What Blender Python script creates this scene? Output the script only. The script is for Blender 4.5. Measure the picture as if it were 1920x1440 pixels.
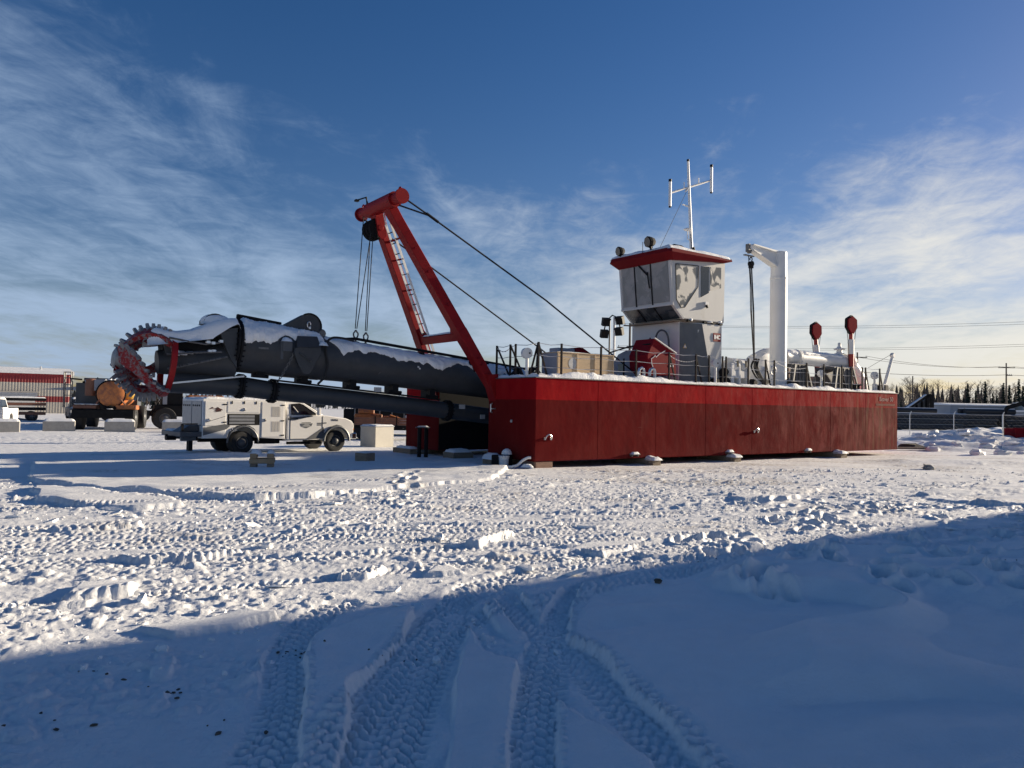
import bpy, bmesh, math, random
import numpy as np
from mathutils import Vector, Matrix

D = bpy.data
SC = bpy.context.scene
COL = SC.collection
for o in list(D.objects):
    D.objects.remove(o)
R = math.radians
rnd = random.Random(7)

# ------------------------------------------------------------------ camera
PITCH, ROLL = R(1.67), R(1.0)
fwd = Vector((0, math.cos(PITCH), math.sin(PITCH)))
up0 = Vector((0, -math.sin(PITCH), math.cos(PITCH)))
rt0 = Vector((1, 0, 0))
upv = up0 * math.cos(ROLL) - rt0 * math.sin(ROLL)
rtv = rt0 * math.cos(ROLL) + up0 * math.sin(ROLL)
cd = D.cameras.new('camera')
cd.lens = 36 * 1442 / 1920
cd.sensor_width = 36
cd.clip_start = 0.1
cd.clip_end = 9000
cam = D.objects.new('camera', cd)
COL.objects.link(cam)
m = Matrix((rtv, upv, -fwd)).transposed().to_4x4()
m.translation = Vector((0, 0, 1.8))
cam.matrix_world = m
SC.camera = cam

# ------------------------------------------------------------------ light
SUN_AZ, SUN_EL = R(61.0), R(12.3)
sdir = Vector((math.sin(SUN_AZ) * math.cos(SUN_EL), math.cos(SUN_AZ) * math.cos(SUN_EL), math.sin(SUN_EL)))
sl = D.lights.new('sun', 'SUN')
sl.energy = 5.0
sl.angle = R(0.53)
sl.color = (1.0, 0.86, 0.66)
sun = D.objects.new('sun', sl)
sun.rotation_euler = sdir.to_track_quat('Z', 'Y').to_euler()
sun.location = (30, 20, 40)
COL.objects.link(sun)

SC.view_settings.view_transform = 'Standard'
SC.view_settings.look = 'None'
SC.view_settings.gamma = 1
SC.view_settings.use_curve_mapping = False
SC.view_settings.exposure = 0.92

world = D.worlds.new('World')
SC.world = world
world.use_nodes = True
wt = world.node_tree
for n in list(wt.nodes):
    wt.nodes.remove(n)


def wn(kind, **kw):
    n = wt.nodes.new(kind)
    for k, v in kw.items():
        setattr(n, k, v)
    return n


def wm(op, a, b=None, c=None, clamp=False):
    n = wt.nodes.new('ShaderNodeMath')
    n.operation = op
    n.use_clamp = clamp
    for i, v in enumerate((a, b, c)):
        if v is None:
            continue
        if isinstance(v, (int, float)):
            n.inputs[i].default_value = v
        else:
            wt.links.new(v, n.inputs[i])
    return n.outputs[0]


def wramp(v, a, b, lo=0.0, hi=1.0, smooth=True):
    n = wt.nodes.new('ShaderNodeMapRange')
    n.interpolation_type = 'SMOOTHSTEP' if smooth else 'LINEAR'
    n.clamp = True
    wt.links.new(v, n.inputs['Value'])
    for k, val in zip(('From Min', 'From Max', 'To Min', 'To Max'), (a, b, lo, hi)):
        n.inputs[k].default_value = val
    return n.outputs[0]


BIGOFF = 3.4
sky = wn('ShaderNodeTexSky', sky_type='NISHITA', sun_disc=False, sun_elevation=SUN_EL,
         sun_rotation=SUN_AZ, altitude=300, air_density=1.0, dust_density=0.4, ozone_density=1.3)
tc = wn('ShaderNodeTexCoord')
sep = wn('ShaderNodeSeparateXYZ')
wt.links.new(tc.outputs['Generated'], sep.inputs[0])
dx, dy, dz = sep.outputs
zc = wm('ADD', wm('MAXIMUM', dz, 0.0), 0.11)
# cirrus lies on a high flat layer: the view ray is projected on it
px_ = wm('DIVIDE', dx, zc)
py_ = wm('DIVIDE', dy, zc)


def wnoise(sx, sy, rot, scale, detail, rough, off=0.0, dist=0.0):
    cmb = wn('ShaderNodeCombineXYZ')
    c, s = math.cos(rot), math.sin(rot)
    ux = wm('ADD', wm('MULTIPLY', px_, c), wm('MULTIPLY', py_, s))
    uy = wm('SUBTRACT', wm('MULTIPLY', py_, c), wm('MULTIPLY', px_, s))
    wt.links.new(wm('MULTIPLY', ux, sx), cmb.inputs[0])
    wt.links.new(wm('MULTIPLY', uy, sy), cmb.inputs[1])
    cmb.inputs[2].default_value = off
    n = wn('ShaderNodeTexNoise')
    n.inputs['Scale'].default_value = scale
    n.inputs['Detail'].default_value = detail
    n.inputs['Roughness'].default_value = rough
    n.inputs['Distortion'].default_value = dist
    wt.links.new(cmb.outputs[0], n.inputs['Vector'])
    return n.outputs['Fac']


big = wnoise(1.0, 0.72, R(4), 0.66, 3, 0.55, BIGOFF, 0.4)       # where the cirrus fields lie
fib = wnoise(2.0, 0.70, R(2), 1.3, 10, 0.64, 9.1, 0.7)       # drawn-out fibres
rip = wnoise(1.2, 1.0, R(-35), 5.0, 8, 0.66, 1.3, 0.6)        # small ripples
lowel = wramp(dz, 0.02, 0.48, 1.0, 0.0)
cover = wm('ADD', wm('MULTIPLY', big, 1.05), wm('MULTIPLY', lowel, 0.46))
cover = wm('ADD', cover, wm('MULTIPLY', wm('MULTIPLY', wramp(dx, -0.25, 0.75), wramp(dz, 0.02, 0.40, 1.0, 0.0)), 0.16))
tex = wm('ADD', wm('MULTIPLY', fib, 0.58), wm('MULTIPLY', rip, 0.42))
dens = wm('ADD', cover, wm('MULTIPLY', wm('SUBTRACT', tex, 0.5), 1.15))
dens = wramp(dens, 0.60, 1.20)
dens = wm('MULTIPLY', dens, wramp(dz, 0.0, 0.10, 0.92, 0.92))
# cloud colour: lit white, warmer and brighter towards the sun
sdn = wn('ShaderNodeVectorMath', operation='DOT_PRODUCT')
wt.links.new(tc.outputs['Generated'], sdn.inputs[0])
sdn.inputs[1].default_value = sdir
sunw = wramp(sdn.outputs['Value'], 0.25, 1.0, 0.0, 1.0)
cc = wn('ShaderNodeMix', data_type='RGBA')
wt.links.new(sunw, cc.inputs['Factor'])
cc.inputs['A'].default_value = (3.6, 4.8, 6.6, 1)
cc.inputs['B'].default_value = (8.6, 8.3, 7.5, 1)
mix = wn('ShaderNodeMix', data_type='RGBA')
wt.links.new(dens, mix.inputs['Factor'])
hsv = wn('ShaderNodeHueSaturation')
hsv.inputs['Saturation'].default_value = 1.42
hsv.inputs['Value'].default_value = 0.82
wt.links.new(sky.outputs[0], hsv.inputs['Color'])
wb = wn('ShaderNodeMix', data_type='RGBA', blend_type='MULTIPLY')
wb.inputs['Factor'].default_value = 1
wb.inputs['B'].default_value = (0.94, 0.87, 1.14, 1)
wt.links.new(hsv.outputs[0], wb.inputs['A'])
wt.links.new(wb.outputs['Result'], mix.inputs['A'])
wt.links.new(cc.outputs['Result'], mix.inputs['B'])
bg = wn('ShaderNodeBackground')
bg.inputs['Strength'].default_value = 0.055
wt.links.new(mix.outputs['Result'], bg.inputs['Color'])
wo = wn('ShaderNodeOutputWorld')
wt.links.new(bg.outputs[0], wo.inputs['Surface'])
world.cycles.sampling_method = 'MANUAL'
world.cycles.sample_map_resolution = 1024

# ------------------------------------------------------------------ materials
MATS = {}


def mat(name, col, rough=0.6, metal=0.0, var=0.12, scale=3.0, bump=0.0, bscale=None, spec=0.5, col2=None, c2lo=0.55, c2hi=0.7,
        stretch=(1, 1, 1), coat=0.0):
    """Painted or raw surface: base colour broken by grain, an optional second colour in noise patches (wear), fine bump."""
    if name in MATS:
        return MATS[name]
    mt = D.materials.new(name)
    mt.use_nodes = True
    nt = mt.node_tree
    b = nt.nodes['Principled BSDF']
    b.inputs['Roughness'].default_value = rough
    b.inputs['Metallic'].default_value = metal
    b.inputs['Specular IOR Level'].default_value = spec
    b.inputs['Coat Weight'].default_value = coat
    t = nt.nodes.new('ShaderNodeTexCoord')
    mp = nt.nodes.new('ShaderNodeMapping')
    mp.inputs['Scale'].default_value = stretch
    nt.links.new(t.outputs['Object'], mp.inputs[0])
    nz = nt.nodes.new('ShaderNodeTexNoise')
    nz.inputs['Scale'].default_value = scale
    nz.inputs['Detail'].default_value = 7
    nz.inputs['Roughness'].default_value = 0.65
    nt.links.new(mp.outputs[0], nz.inputs['Vector'])
    mr = nt.nodes.new('ShaderNodeMapRange')
    mr.inputs['From Min'].default_value = 0.3
    mr.inputs['From Max'].default_value = 0.7
    mr.inputs['To Min'].default_value = 1 - var
    mr.inputs['To Max'].default_value = 1 + var
    nt.links.new(nz.outputs['Fac'], mr.inputs['Value'])
    hs = nt.nodes.new('ShaderNodeMix')
    hs.data_type = 'RGBA'
    hs.blend_type = 'MULTIPLY'
    hs.inputs['Factor'].default_value = 1
    hs.inputs['A'].default_value = (*col, 1)
    nt.links.new(mr.outputs[0], hs.inputs['B'])
    out = hs.outputs['Result']
    if col2:
        n2 = nt.nodes.new('ShaderNodeTexNoise')
        n2.inputs['Scale'].default_value = scale * 1.7
        n2.inputs['Detail'].default_value = 8
        n2.inputs['Roughness'].default_value = 0.7
        nt.links.new(mp.outputs[0], n2.inputs['Vector'])
        r2 = nt.nodes.new('ShaderNodeMapRange')
        r2.interpolation_type = 'SMOOTHSTEP'
        r2.inputs['From Min'].default_value = c2lo
        r2.inputs['From Max'].default_value = c2hi
        nt.links.new(n2.outputs['Fac'], r2.inputs['Value'])
        m2 = nt.nodes.new('ShaderNodeMix')
        m2.data_type = 'RGBA'
        nt.links.new(r2.outputs[0], m2.inputs['Factor'])
        nt.links.new(out, m2.inputs['A'])
        m2.inputs['B'].default_value = (*col2, 1)
        out = m2.outputs['Result']
    nt.links.new(out, b.inputs['Base Color'])
    if bump > 0:
        nb = nt.nodes.new('ShaderNodeTexNoise')
        nb.inputs['Scale'].default_value = bscale or scale * 5
        nb.inputs['Detail'].default_value = 6
        nt.links.new(mp.outputs[0], nb.inputs['Vector'])
        bp = nt.nodes.new('ShaderNodeBump')
        bp.inputs['Strength'].default_value = 0.6
        bp.inputs['Distance'].default_value = bump
        nt.links.new(nb.outputs['Fac'], bp.inputs['Height'])
        nt.links.new(bp.outputs[0], b.inputs['Normal'])
    MATS[name] = mt
    return mt


SNOW = mat('snow', (0.87, 0.865, 0.85), rough=0.65, var=0.03, scale=4, bump=0.028, bscale=20, spec=0.25)
RED = mat('red_paint', (0.23, 0.009, 0.011), spec=.12, rough=0.5, var=0.15, scale=2.5, col2=(0.16, 0.015, 0.014), c2lo=0.55, c2hi=0.75)
DKRED = mat('dark_red_paint', (0.17, 0.011, 0.018), spec=.01, rough=0.8, var=0.15, scale=2.5)
CHAR = mat('charcoal_paint', (0.048, 0.050, 0.053), spec=.35, rough=0.5, var=0.2, scale=2.0, bump=0.002, bscale=9,
           col2=(0.075, 0.07, 0.064), c2lo=0.56, c2hi=0.75)
BLACK = mat('black_steel', (0.012, 0.012, 0.013), spec=.12, rough=0.6, var=0.3, scale=5)
STEEL = mat('worn_steel', (0.16, 0.155, 0.15), rough=0.5, metal=0.5, var=0.3, scale=9, bump=0.003, col2=(0.06, 0.055, 0.05), c2lo=0.5, c2hi=0.65)
GALV = mat('galvanised_steel', (0.62, 0.62, 0.62), rough=0.3, metal=0.85, var=0.12, scale=6)
WHITE = mat('white_paint', (0.74, 0.73, 0.70), spec=.35, rough=0.5, var=0.05, scale=2, col2=(0.55, 0.52, 0.46), c2lo=0.60, c2hi=0.85)
CABW = mat('cabin_white_paint', (0.56, 0.55, 0.52), rough=0.5, spec=.3, var=0.06, scale=1.5, col2=(0.40, 0.37, 0.31), c2lo=0.56, c2hi=0.85, stretch=(1, 1, 0.35))
GREYP = mat('grey_paint', (0.28, 0.30, 0.34), rough=0.5, var=0.1, scale=2)
DGREY = mat('dark_grey_paint', (0.075, 0.08, 0.088), rough=0.5, var=0.15, scale=2)
ROPE = mat('wire_rope', (0.025, 0.025, 0.028), rough=0.7, spec=.1, var=0.3, scale=40)
RUBBER = mat('rubber', (0.018, 0.018, 0.019), rough=0.8, var=0.3, scale=12, col2=(0.12, 0.12, 0.12), c2lo=0.58, c2hi=0.8)
CONC = mat('concrete', (0.36, 0.34, 0.31), rough=0.85, var=0.12, scale=5, bump=0.01, col2=(0.24, 0.23, 0.21), c2lo=0.55, c2hi=0.7)
WOOD = mat('raw_timber', (0.34, 0.24, 0.14), rough=0.8, var=0.25, scale=4, stretch=(1, 6, 6), bump=0.004)
PLY = mat('plywood', (0.58, 0.42, 0.25), rough=0.75, var=0.10, scale=3, stretch=(1, 4, 4), col2=(0.42, 0.28, 0.15), c2lo=0.58, c2hi=0.7)
WWOOD = mat('weathered_timber', (0.22, 0.17, 0.12), rough=0.85, var=0.3, scale=4, stretch=(1, 5, 5), bump=0.006)
TRUCKW = mat('truck_white_paint', (0.82, 0.80, 0.76), rough=0.35, var=0.04, scale=2, col2=(0.5, 0.45, 0.38), c2lo=0.60, c2hi=0.9, coat=0.2)
TGREY = mat('truck_grey_stripe', (0.13, 0.135, 0.14), rough=0.45, var=0.08, scale=3)
ALU = mat('ribbed_aluminium', (0.30, 0.31, 0.33), rough=0.45, metal=0.6, var=0.15, scale=5)
GLASS = mat('dark_glass', (0.02, 0.022, 0.025), rough=0.08, var=0.2, scale=1, spec=0.8)
CHROME = mat('chrome', (0.7, 0.7, 0.7), rough=0.15, metal=1.0, var=0.05)
ORANGE = mat('orange_paint', (0.50, 0.17, 0.045), rough=0.5, var=0.2, scale=2, col2=(0.26, 0.09, 0.045), c2lo=0.45, c2hi=0.62)
YELLOW = mat('yellow_paint', (0.6, 0.36, 0.06), rough=0.5, var=0.15, scale=2)
BROWN = mat('brown_paint', (0.20, 0.085, 0.05), rough=0.6, var=0.2, scale=3)
DIRT = mat('frozen_dirt', (0.10, 0.08, 0.06), rough=0.9, var=0.4, scale=6, bump=0.02)
BARK = mat('bark', (0.10, 0.085, 0.075), rough=0.9, var=0.3, scale=3)
PALEBARK = mat('pale_bark', (0.15, 0.115, 0.095), rough=0.9, var=0.3, scale=3)
NEEDLE = mat('spruce_needles', (0.022, 0.035, 0.022), rough=0.8, var=0.4, scale=2)
POLEW = mat('pole_timber', (0.10, 0.08, 0.065), rough=0.85, var=0.25, scale=2, stretch=(6, 6, 1))
LENS = mat('lamp_lens', (0.5, 0.48, 0.44), rough=0.15, var=0.1, scale=4)
AMBER = mat('amber_lens', (0.6, 0.18, 0.02), rough=0.2, var=0.05)
LETTERW = mat('white_lettering', (0.75, 0.72, 0.68), rough=0.5, var=0.05)
LETTERG = mat('grey_lettering', (0.10, 0.11, 0.12), rough=0.5, var=0.05)
BLDRED = mat('red_cladding', (0.25, 0.018, 0.022), rough=0.5, var=0.08, scale=0.5)
BLDBEIGE = mat('beige_cladding', (0.46, 0.42, 0.36), rough=0.5, var=0.06, scale=0.5)
BLDGREY = mat('grey_cladding', (0.30, 0.31, 0.33), rough=0.55, var=0.08, scale=0.5)
BLUEB = mat('blue_plastic', (0.05, 0.10, 0.24), rough=0.4, var=0.1)


def hull_material():
    mt = D.materials.new('hull_paint')
    mt.use_nodes = True
    nt = mt.node_tree
    b = nt.nodes['Principled BSDF']
    b.inputs['Specular IOR Level'].default_value = 0.015
    t = nt.nodes.new('ShaderNodeTexCoord')
    sp = nt.nodes.new('ShaderNodeSeparateXYZ')
    nt.links.new(t.outputs['Object'], sp.inputs[0])

    def mth(op, a, b_=None, c=None):
        n = nt.nodes.new('ShaderNodeMath')
        n.operation = op
        for i, v in enumerate((a, b_, c)):
            if v is None:
                continue
            if isinstance(v, (int, float)):
                n.inputs[i].default_value = v
            else:
                nt.links.new(v, n.inputs[i])
        return n.outputs[0]

    def nz(stretch, scale, detail, rough=0.65, dist=0.0):
        mp = nt.nodes.new('ShaderNodeMapping')
        mp.inputs['Scale'].default_value = stretch
        nt.links.new(t.outputs['Object'], mp.inputs[0])
        n = nt.nodes.new('ShaderNodeTexNoise')
        n.inputs['Scale'].default_value = scale
        n.inputs['Detail'].default_value = detail
        n.inputs['Roughness'].default_value = rough
        n.inputs['Distortion'].default_value = dist
        nt.links.new(mp.outputs[0], n.inputs['Vector'])
        return n.outputs['Fac']

    def rng(v, a, c, lo=0.0, hi=1.0):
        n = nt.nodes.new('ShaderNodeMapRange')
        n.interpolation_type = 'SMOOTHSTEP'
        for k, val in zip(('From Min', 'From Max', 'To Min', 'To Max'), (a, c, lo, hi)):
            n.inputs[k].default_value = val
        nt.links.new(v, n.inputs['Value'])
        return n.outputs[0]

    def mixc(f, a, bcol):
        n = nt.nodes.new('ShaderNodeMix')
        n.data_type = 'RGBA'
        if isinstance(f, (int, float)):
            n.inputs['Factor'].default_value = f
        else:
            nt.links.new(f, n.inputs['Factor'])
        for k, v in (('A', a), ('B', bcol)):
            if isinstance(v, tuple):
                n.inputs[k].default_value = (*v, 1)
            else:
                nt.links.new(v, n.inputs[k])
        return n.outputs['Result']

    x, y, z = sp.outputs
    edge = mth('ADD', z, mth('MULTIPLY', mth('SUBTRACT', nz((1, 1, 1), 0.35, 2), 0.5), 0.04))
    band = rng(edge, 2.005, 2.02)
    low = mixc(rng(nz((0.5, 0.5, 0.35), 1.3, 7), 0.32, 0.68), (0.105, 0.007, 0.008), (0.140, 0.012, 0.011))
    top = mixc(rng(nz((0.5, 0.5, 0.3), 2, 5), 0.35, 0.65), (0.26, 0.006, 0.010), (0.33, 0.013, 0.014))
    base = mixc(band, low, top)
    # run-off streaks and chalking; stern weighting also paints in the grazing-sun sheen
    aft = rng(x, 1.0, 20.0, 0.0, 1.0)
    streak = rng(mth('ADD', mth('ADD', mth('MULTIPLY', nz((2.4, 2.4, 0.14), 2.2, 9, 0.72, 0.5), 0.62), mth('MULTIPLY', nz((0.9, 0.9, 0.5), 0.8, 5), 0.45)), mth('MULTIPLY', aft, 0.13)), 0.60, 0.78)
    blot = rng(mth('ADD', nz((1.0, 1.0, 0.55), 1.6, 9, 0.72, 0.5), mth('MULTIPLY', aft, 0.14)), 0.58, 0.74)
    base = mixc(mth('MULTIPLY', streak, mth('MULTIPLY_ADD', aft, 0.42, 0.10)), base, (0.34, 0.12, 0.09))
    base = mixc(mth('MULTIPLY', blot, mth('MULTIPLY_ADD', aft, 0.34, 0.08)), base, (0.34, 0.09, 0.08))
    dust = mth('MULTIPLY', rng(mth('ADD', z, mth('MULTIPLY', nz((2, 2, 0.6), 2.2, 8), 0.9)), 1.35, 0.45), 0.22)
    base = mixc(dust, base, (0.17, 0.04, 0.035))
    alg = mth('MULTIPLY', mth('MULTIPLY', rng(x, 14, 20), rng(nz((2.2, 2.2, 0.16), 2.0, 6), 0.5, 0.66)), 0.5)
    base = mixc(alg, base, (0.20, 0.19, 0.11))
    chip = rng(nz((1, 1, 1), 9, 6, 0.75), 0.70, 0.73)
    base = mixc(mth('MULTIPLY', chip, 0.8), base, (0.40, 0.28, 0.22))
    # rust weeping below the rub line and scrapes near the ground
    rust = mth('MULTIPLY', rng(nz((5, 5, 0.22), 2.6, 7, 0.7), 0.66, 0.76), rng(nz((0.4, 0.4, 0.6), 1.5, 4), 0.45, 0.65))
    base = mixc(mth('MULTIPLY', rust, 0.6), base, (0.16, 0.055, 0.022))
    scr = mth('MULTIPLY', rng(nz((0.35, 0.35, 7), 3, 6, 0.7), 0.66, 0.70), rng(nz((1, 1, 1), 0.5, 3), 0.5, 0.62))
    base = mixc(mth('MULTIPLY', scr, 0.5), base, (0.30, 0.16, 0.13))
    nt.links.new(base, b.inputs['Base Color'])
    bp = nt.nodes.new('ShaderNodeBump')
    bp.inputs['Strength'].default_value = 0.5
    bp.inputs['Distance'].default_value = 0.035
    hh = mth('ADD', nz((1, 1, 0.8), 1.1, 3), mth('MULTIPLY', nz((1, 1, 1), 14, 6), 0.06))
    nt.links.new(hh, bp.inputs['Height'])
    nt.links.new(bp.outputs[0], b.inputs['Normal'])
    rg = rng(nz((1, 1, 0.4), 3, 6), 0.3, 0.7, 0.6, 0.85)
    nt.links.new(rg, b.inputs['Roughness'])
    return mt


def frost_material(name, glass, frost, lo, hi, scale=2.2):
    mt = D.materials.new(name)
    mt.use_nodes = True
    nt = mt.node_tree
    b = nt.nodes['Principled BSDF']
    t = nt.nodes.new('ShaderNodeTexCoord')
    n = nt.nodes.new('ShaderNodeTexNoise')
    n.inputs['Scale'].default_value = scale
    n.inputs['Detail'].default_value = 8
    n.inputs['Distortion'].default_value = 0.8
    nt.links.new(t.outputs['Object'], n.inputs['Vector'])
    r = nt.nodes.new('ShaderNodeMapRange')
    r.interpolation_type = 'SMOOTHSTEP'
    r.inputs['From Min'].default_value = lo
    r.inputs['From Max'].default_value = hi
    nt.links.new(n.outputs['Fac'], r.inputs['Value'])
    mx = nt.nodes.new('ShaderNodeMix')
    mx.data_type = 'RGBA'
    mx.inputs['A'].default_value = (*glass, 1)
    mx.inputs['B'].default_value = (*frost, 1)
    nt.links.new(r.outputs[0], mx.inputs['Factor'])
    nt.links.new(mx.outputs['Result'], b.inputs['Base Color'])
    r2 = nt.nodes.new('ShaderNodeMapRange')
    r2.inputs['To Min'].default_value = 0.12
    r2.inputs['To Max'].default_value = 0.7
    nt.links.new(r.outputs[0], r2.inputs['Value'])
    nt.links.new(r2.outputs[0], b.inputs['Roughness'])
    return mt


HULLM = hull_material()
FROST = frost_material('frosted_glass', (0.17, 0.17, 0.16), (0.64, 0.60, 0.52), 0.44, 0.55, 1.9)
DIMGLASS = frost_material('dusty_glass', (0.17, 0.175, 0.18), (0.36, 0.34, 0.32), 0.4, 0.75, 1.4)

# ------------------------------------------------------------------ helpers
def V(*a):
    return Vector(a)


class MB:
    """Collects simple solids and links them as one mesh object."""

    def __init__(s):
        s.v, s.f, s.mi = [], [], []
        s.cur = 0

    def add(s, vs, fs):
        n = len(s.v)
        s.v.extend([tuple(p) for p in vs])
        for f in fs:
            s.f.append([i + n for i in f])
            s.mi.append(s.cur)
        return s

    def box(s, c, size, rot=None):
        hx, hy, hz = size[0] / 2, size[1] / 2, size[2] / 2
        vs = []
        for x, y, z in ((-1, -1, -1), (1, -1, -1), (1, 1, -1), (-1, 1, -1), (-1, -1, 1), (1, -1, 1), (1, 1, 1), (-1, 1, 1)):
            p = Vector((x * hx, y * hy, z * hz))
            if rot is not None:
                p = rot @ p
            vs.append(p + Vector(c))
        return s.add(vs, [(0, 3, 2, 1), (4, 5, 6, 7), (0, 1, 5, 4), (1, 2, 6, 5), (2, 3, 7, 6), (3, 0, 4, 7)])

    def b2(s, lo, hi):
        return s.box([(a + b) / 2 for a, b in zip(lo, hi)], [abs(b - a) for a, b in zip(lo, hi)])

    def frame(s, d):
        d = Vector(d).normalized()
        a = Vector((0, 0, 1)) if abs(d.z) < 0.9 else Vector((1, 0, 0))
        u = d.cross(a).normalized()
        return u, d.cross(u).normalized()

    def cyl(s, p0, p1, r0, r1=None, seg=16, caps=True):
        r1 = r0 if r1 is None else r1
        p0, p1 = Vector(p0), Vector(p1)
        u, w = s.frame(p1 - p0)
        vs = []
        for p, r in ((p0, r0), (p1, r1)):
            for i in range(seg):
                a = 2 * math.pi * i / seg
                vs.append(p + u * (r * math.cos(a)) + w * (r * math.sin(a)))
        fs = [(i, i + seg, (i + 1) % seg + seg, (i + 1) % seg) for i in range(seg)]
        if caps:
            fs += [tuple(range(seg)), tuple(reversed(range(seg, 2 * seg)))]
        return s.add(vs, fs)

    def lathe(s, p, d, prof, seg=24):
        """prof: list of (distance along d, radius)"""
        p, d = Vector(p), Vector(d).normalized()
        u, w = s.frame(d)
        vs, fs = [], []
        for (t, r) in prof:
            for i in range(seg):
                a = 2 * math.pi * i / seg
                vs.append(p + d * t + u * (r * math.cos(a)) + w * (r * math.sin(a)))
        for k in range(len(prof) - 1):
            for i in range(seg):
                j = (i + 1) % seg
                fs.append((k * seg + i, (k + 1) * seg + i, (k + 1) * seg + j, k * seg + j))
        fs += [tuple(range(seg)), tuple(reversed(range((len(prof) - 1) * seg, len(prof) * seg)))]
        return s.add(vs, fs)

    def tube(s, pts, r, seg=8, closed=False):
        pts = [Vector(p) for p in pts]
        n = len(pts)
        rs = r if isinstance(r, (list, tuple)) else [r] * n
        vs, fs = [], []
        pu = None
        for k, p in enumerate(pts):
            if closed:
                d = pts[(k + 1) % n] - pts[k - 1]
            else:
                d = pts[min(k + 1, n - 1)] - pts[max(k - 1, 0)]
            d.normalize()
            if pu is None:
                u, w = s.frame(d)
            else:
                u = (pu - d * pu.dot(d))
                u = u.normalized() if u.length > 1e-6 else s.frame(d)[0]
                w = d.cross(u)
            pu = u
            for i in range(seg):
                a = 2 * math.pi * i / seg
                vs.append(p + u * (rs[k] * math.cos(a)) + w * (rs[k] * math.sin(a)))
        m = n if closed else n - 1
        for k in range(m):
            q = (k + 1) % n
            for i in range(seg):
                j = (i + 1) % seg
                fs.append((k * seg + i, k * seg + j, q * seg + j, q * seg + i))
        if not closed:
            fs += [tuple(reversed(range(seg))), tuple(range((n - 1) * seg, n * seg))]
        return s.add(vs, fs)

    def prism(s, poly, vec):
        """poly: 3D points of one face; vec: extrusion"""
        n = len(poly)
        vec = Vector(vec)
        a = [Vector(p) for p in poly]
        return s.add(a + [p + vec for p in a],
                     [tuple(range(n)), tuple(reversed(range(n, 2 * n)))] + [(i, i + n, (i + 1) % n + n, (i + 1) % n) for i in range(n)])

    def loft(s, A, B):
        n = len(A)
        return s.add(list(A) + list(B), [tuple(range(n)), tuple(reversed(range(n, 2 * n)))] +
                     [(i, i + n, (i + 1) % n + n, (i + 1) % n) for i in range(n)])

    def beam(s, p0, p1, w, h, up=(0, 0, 1), w1=None, h1=None):
        """rectangular bar; w across, h along 'up'"""
        p0, p1 = Vector(p0), Vector(p1)
        d = (p1 - p0).normalized()
        up = Vector(up)
        sx = d.cross(up).normalized()
        uz = sx.cross(d).normalized()
        w1 = w if w1 is None else w1
        h1 = h if h1 is None else h1
        A = [p0 + sx * a * w / 2 + uz * b * h / 2 for a, b in ((-1, -1), (1, -1), (1, 1), (-1, 1))]
        B = [p1 + sx * a * w1 / 2 + uz * b * h1 / 2 for a, b in ((-1, -1), (1, -1), (1, 1), (-1, 1))]
        return s.loft(A, B)

    def mesh(s, name, mats, smooth=35):
        me = D.meshes.new(name)
        me.from_pydata(s.v, [], s.f)
        for mm in (mats if isinstance(mats, (list, tuple)) else [mats]):
            me.materials.append(mm)
        if len(set(s.mi)) > 1:
            me.polygons.foreach_set('material_index', s.mi)
        bm = bmesh.new()
        bm.from_mesh(me)
        bmesh.ops.recalc_face_normals(bm, faces=bm.faces)
        bm.to_mesh(me)
        bm.free()
        if smooth:
            me.polygons.foreach_set('use_smooth', [True] * len(me.polygons))
            me.set_sharp_from_angle(angle=R(smooth))
        me.update()
        return me

    def build(s, name, mats, parent=None, smooth=35, bevel=0.0, **tags):
        return link(name, s.mesh(name, mats, smooth), parent, bevel, **tags)


def link(name, me, parent=None, bevel=0.0, **tags):
    o = D.objects.new(name, me)
    COL.objects.link(o)
    if parent is not None:
        o.parent = parent
    if bevel:
        b = o.modifiers.new('bevel', 'BEVEL')
        b.width = bevel
        b.segments = 1
        b.limit_method = 'ANGLE'
        b.angle_limit = R(40)
        b.harden_normals = False
    for k, v in tags.items():
        o[k] = v
    return o


def thing(name, label, cat, loc=(0, 0, 0), rz=0.0, group=None):
    o = D.objects.new(name, None)
    o.empty_display_size = 0.3
    COL.objects.link(o)
    o.location = loc
    o.rotation_euler = (0, 0, rz)
    o['label'] = label
    o['category'] = cat
    if group:
        o['group'] = group
    return o


def tag(o, label, cat, group=None):
    o['label'] = label
    o['category'] = cat
    if group:
        o['group'] = group
    return o


def dup(root, loc, rz, label, group=None, scale=None):
    def cp(o, par):
        c = o.copy()
        COL.objects.link(c)
        if par is not None:
            c.parent = par
        for ch in o.children:
            cp(ch, c)
        return c
    r = cp(root, None)
    r.location = loc
    r.rotation_euler = (0, 0, rz)
    if scale:
        r.scale = scale
    r['label'] = label
    if group:
        r['group'] = group
    return r


# numpy value noise
def _hash(ix, iy, seed):
    h = (ix.astype(np.int64) * 374761393 + iy.astype(np.int64) * 668265263 + seed * 974634777) & 0xFFFFFFFF
    h = ((h ^ (h >> 13)) * 1274126177) & 0xFFFFFFFF
    h = (h ^ (h >> 16)) & 0xFFFFFFFF
    return h.astype(np.float64) / 4294967295.0


def vnoise(x, y, seed=0):
    x = np.asarray(x, float)
    y = np.asarray(y, float)
    ix, iy = np.floor(x), np.floor(y)
    fx, fy = x - ix, y - iy
    ux, uy = fx * fx * (3 - 2 * fx), fy * fy * (3 - 2 * fy)
    a, b = _hash(ix, iy, seed), _hash(ix + 1, iy, seed)
    c, d = _hash(ix, iy + 1, seed), _hash(ix + 1, iy + 1, seed)
    return (a + (b - a) * ux) + ((c + (d - c) * ux) - (a + (b - a) * ux)) * uy


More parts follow.
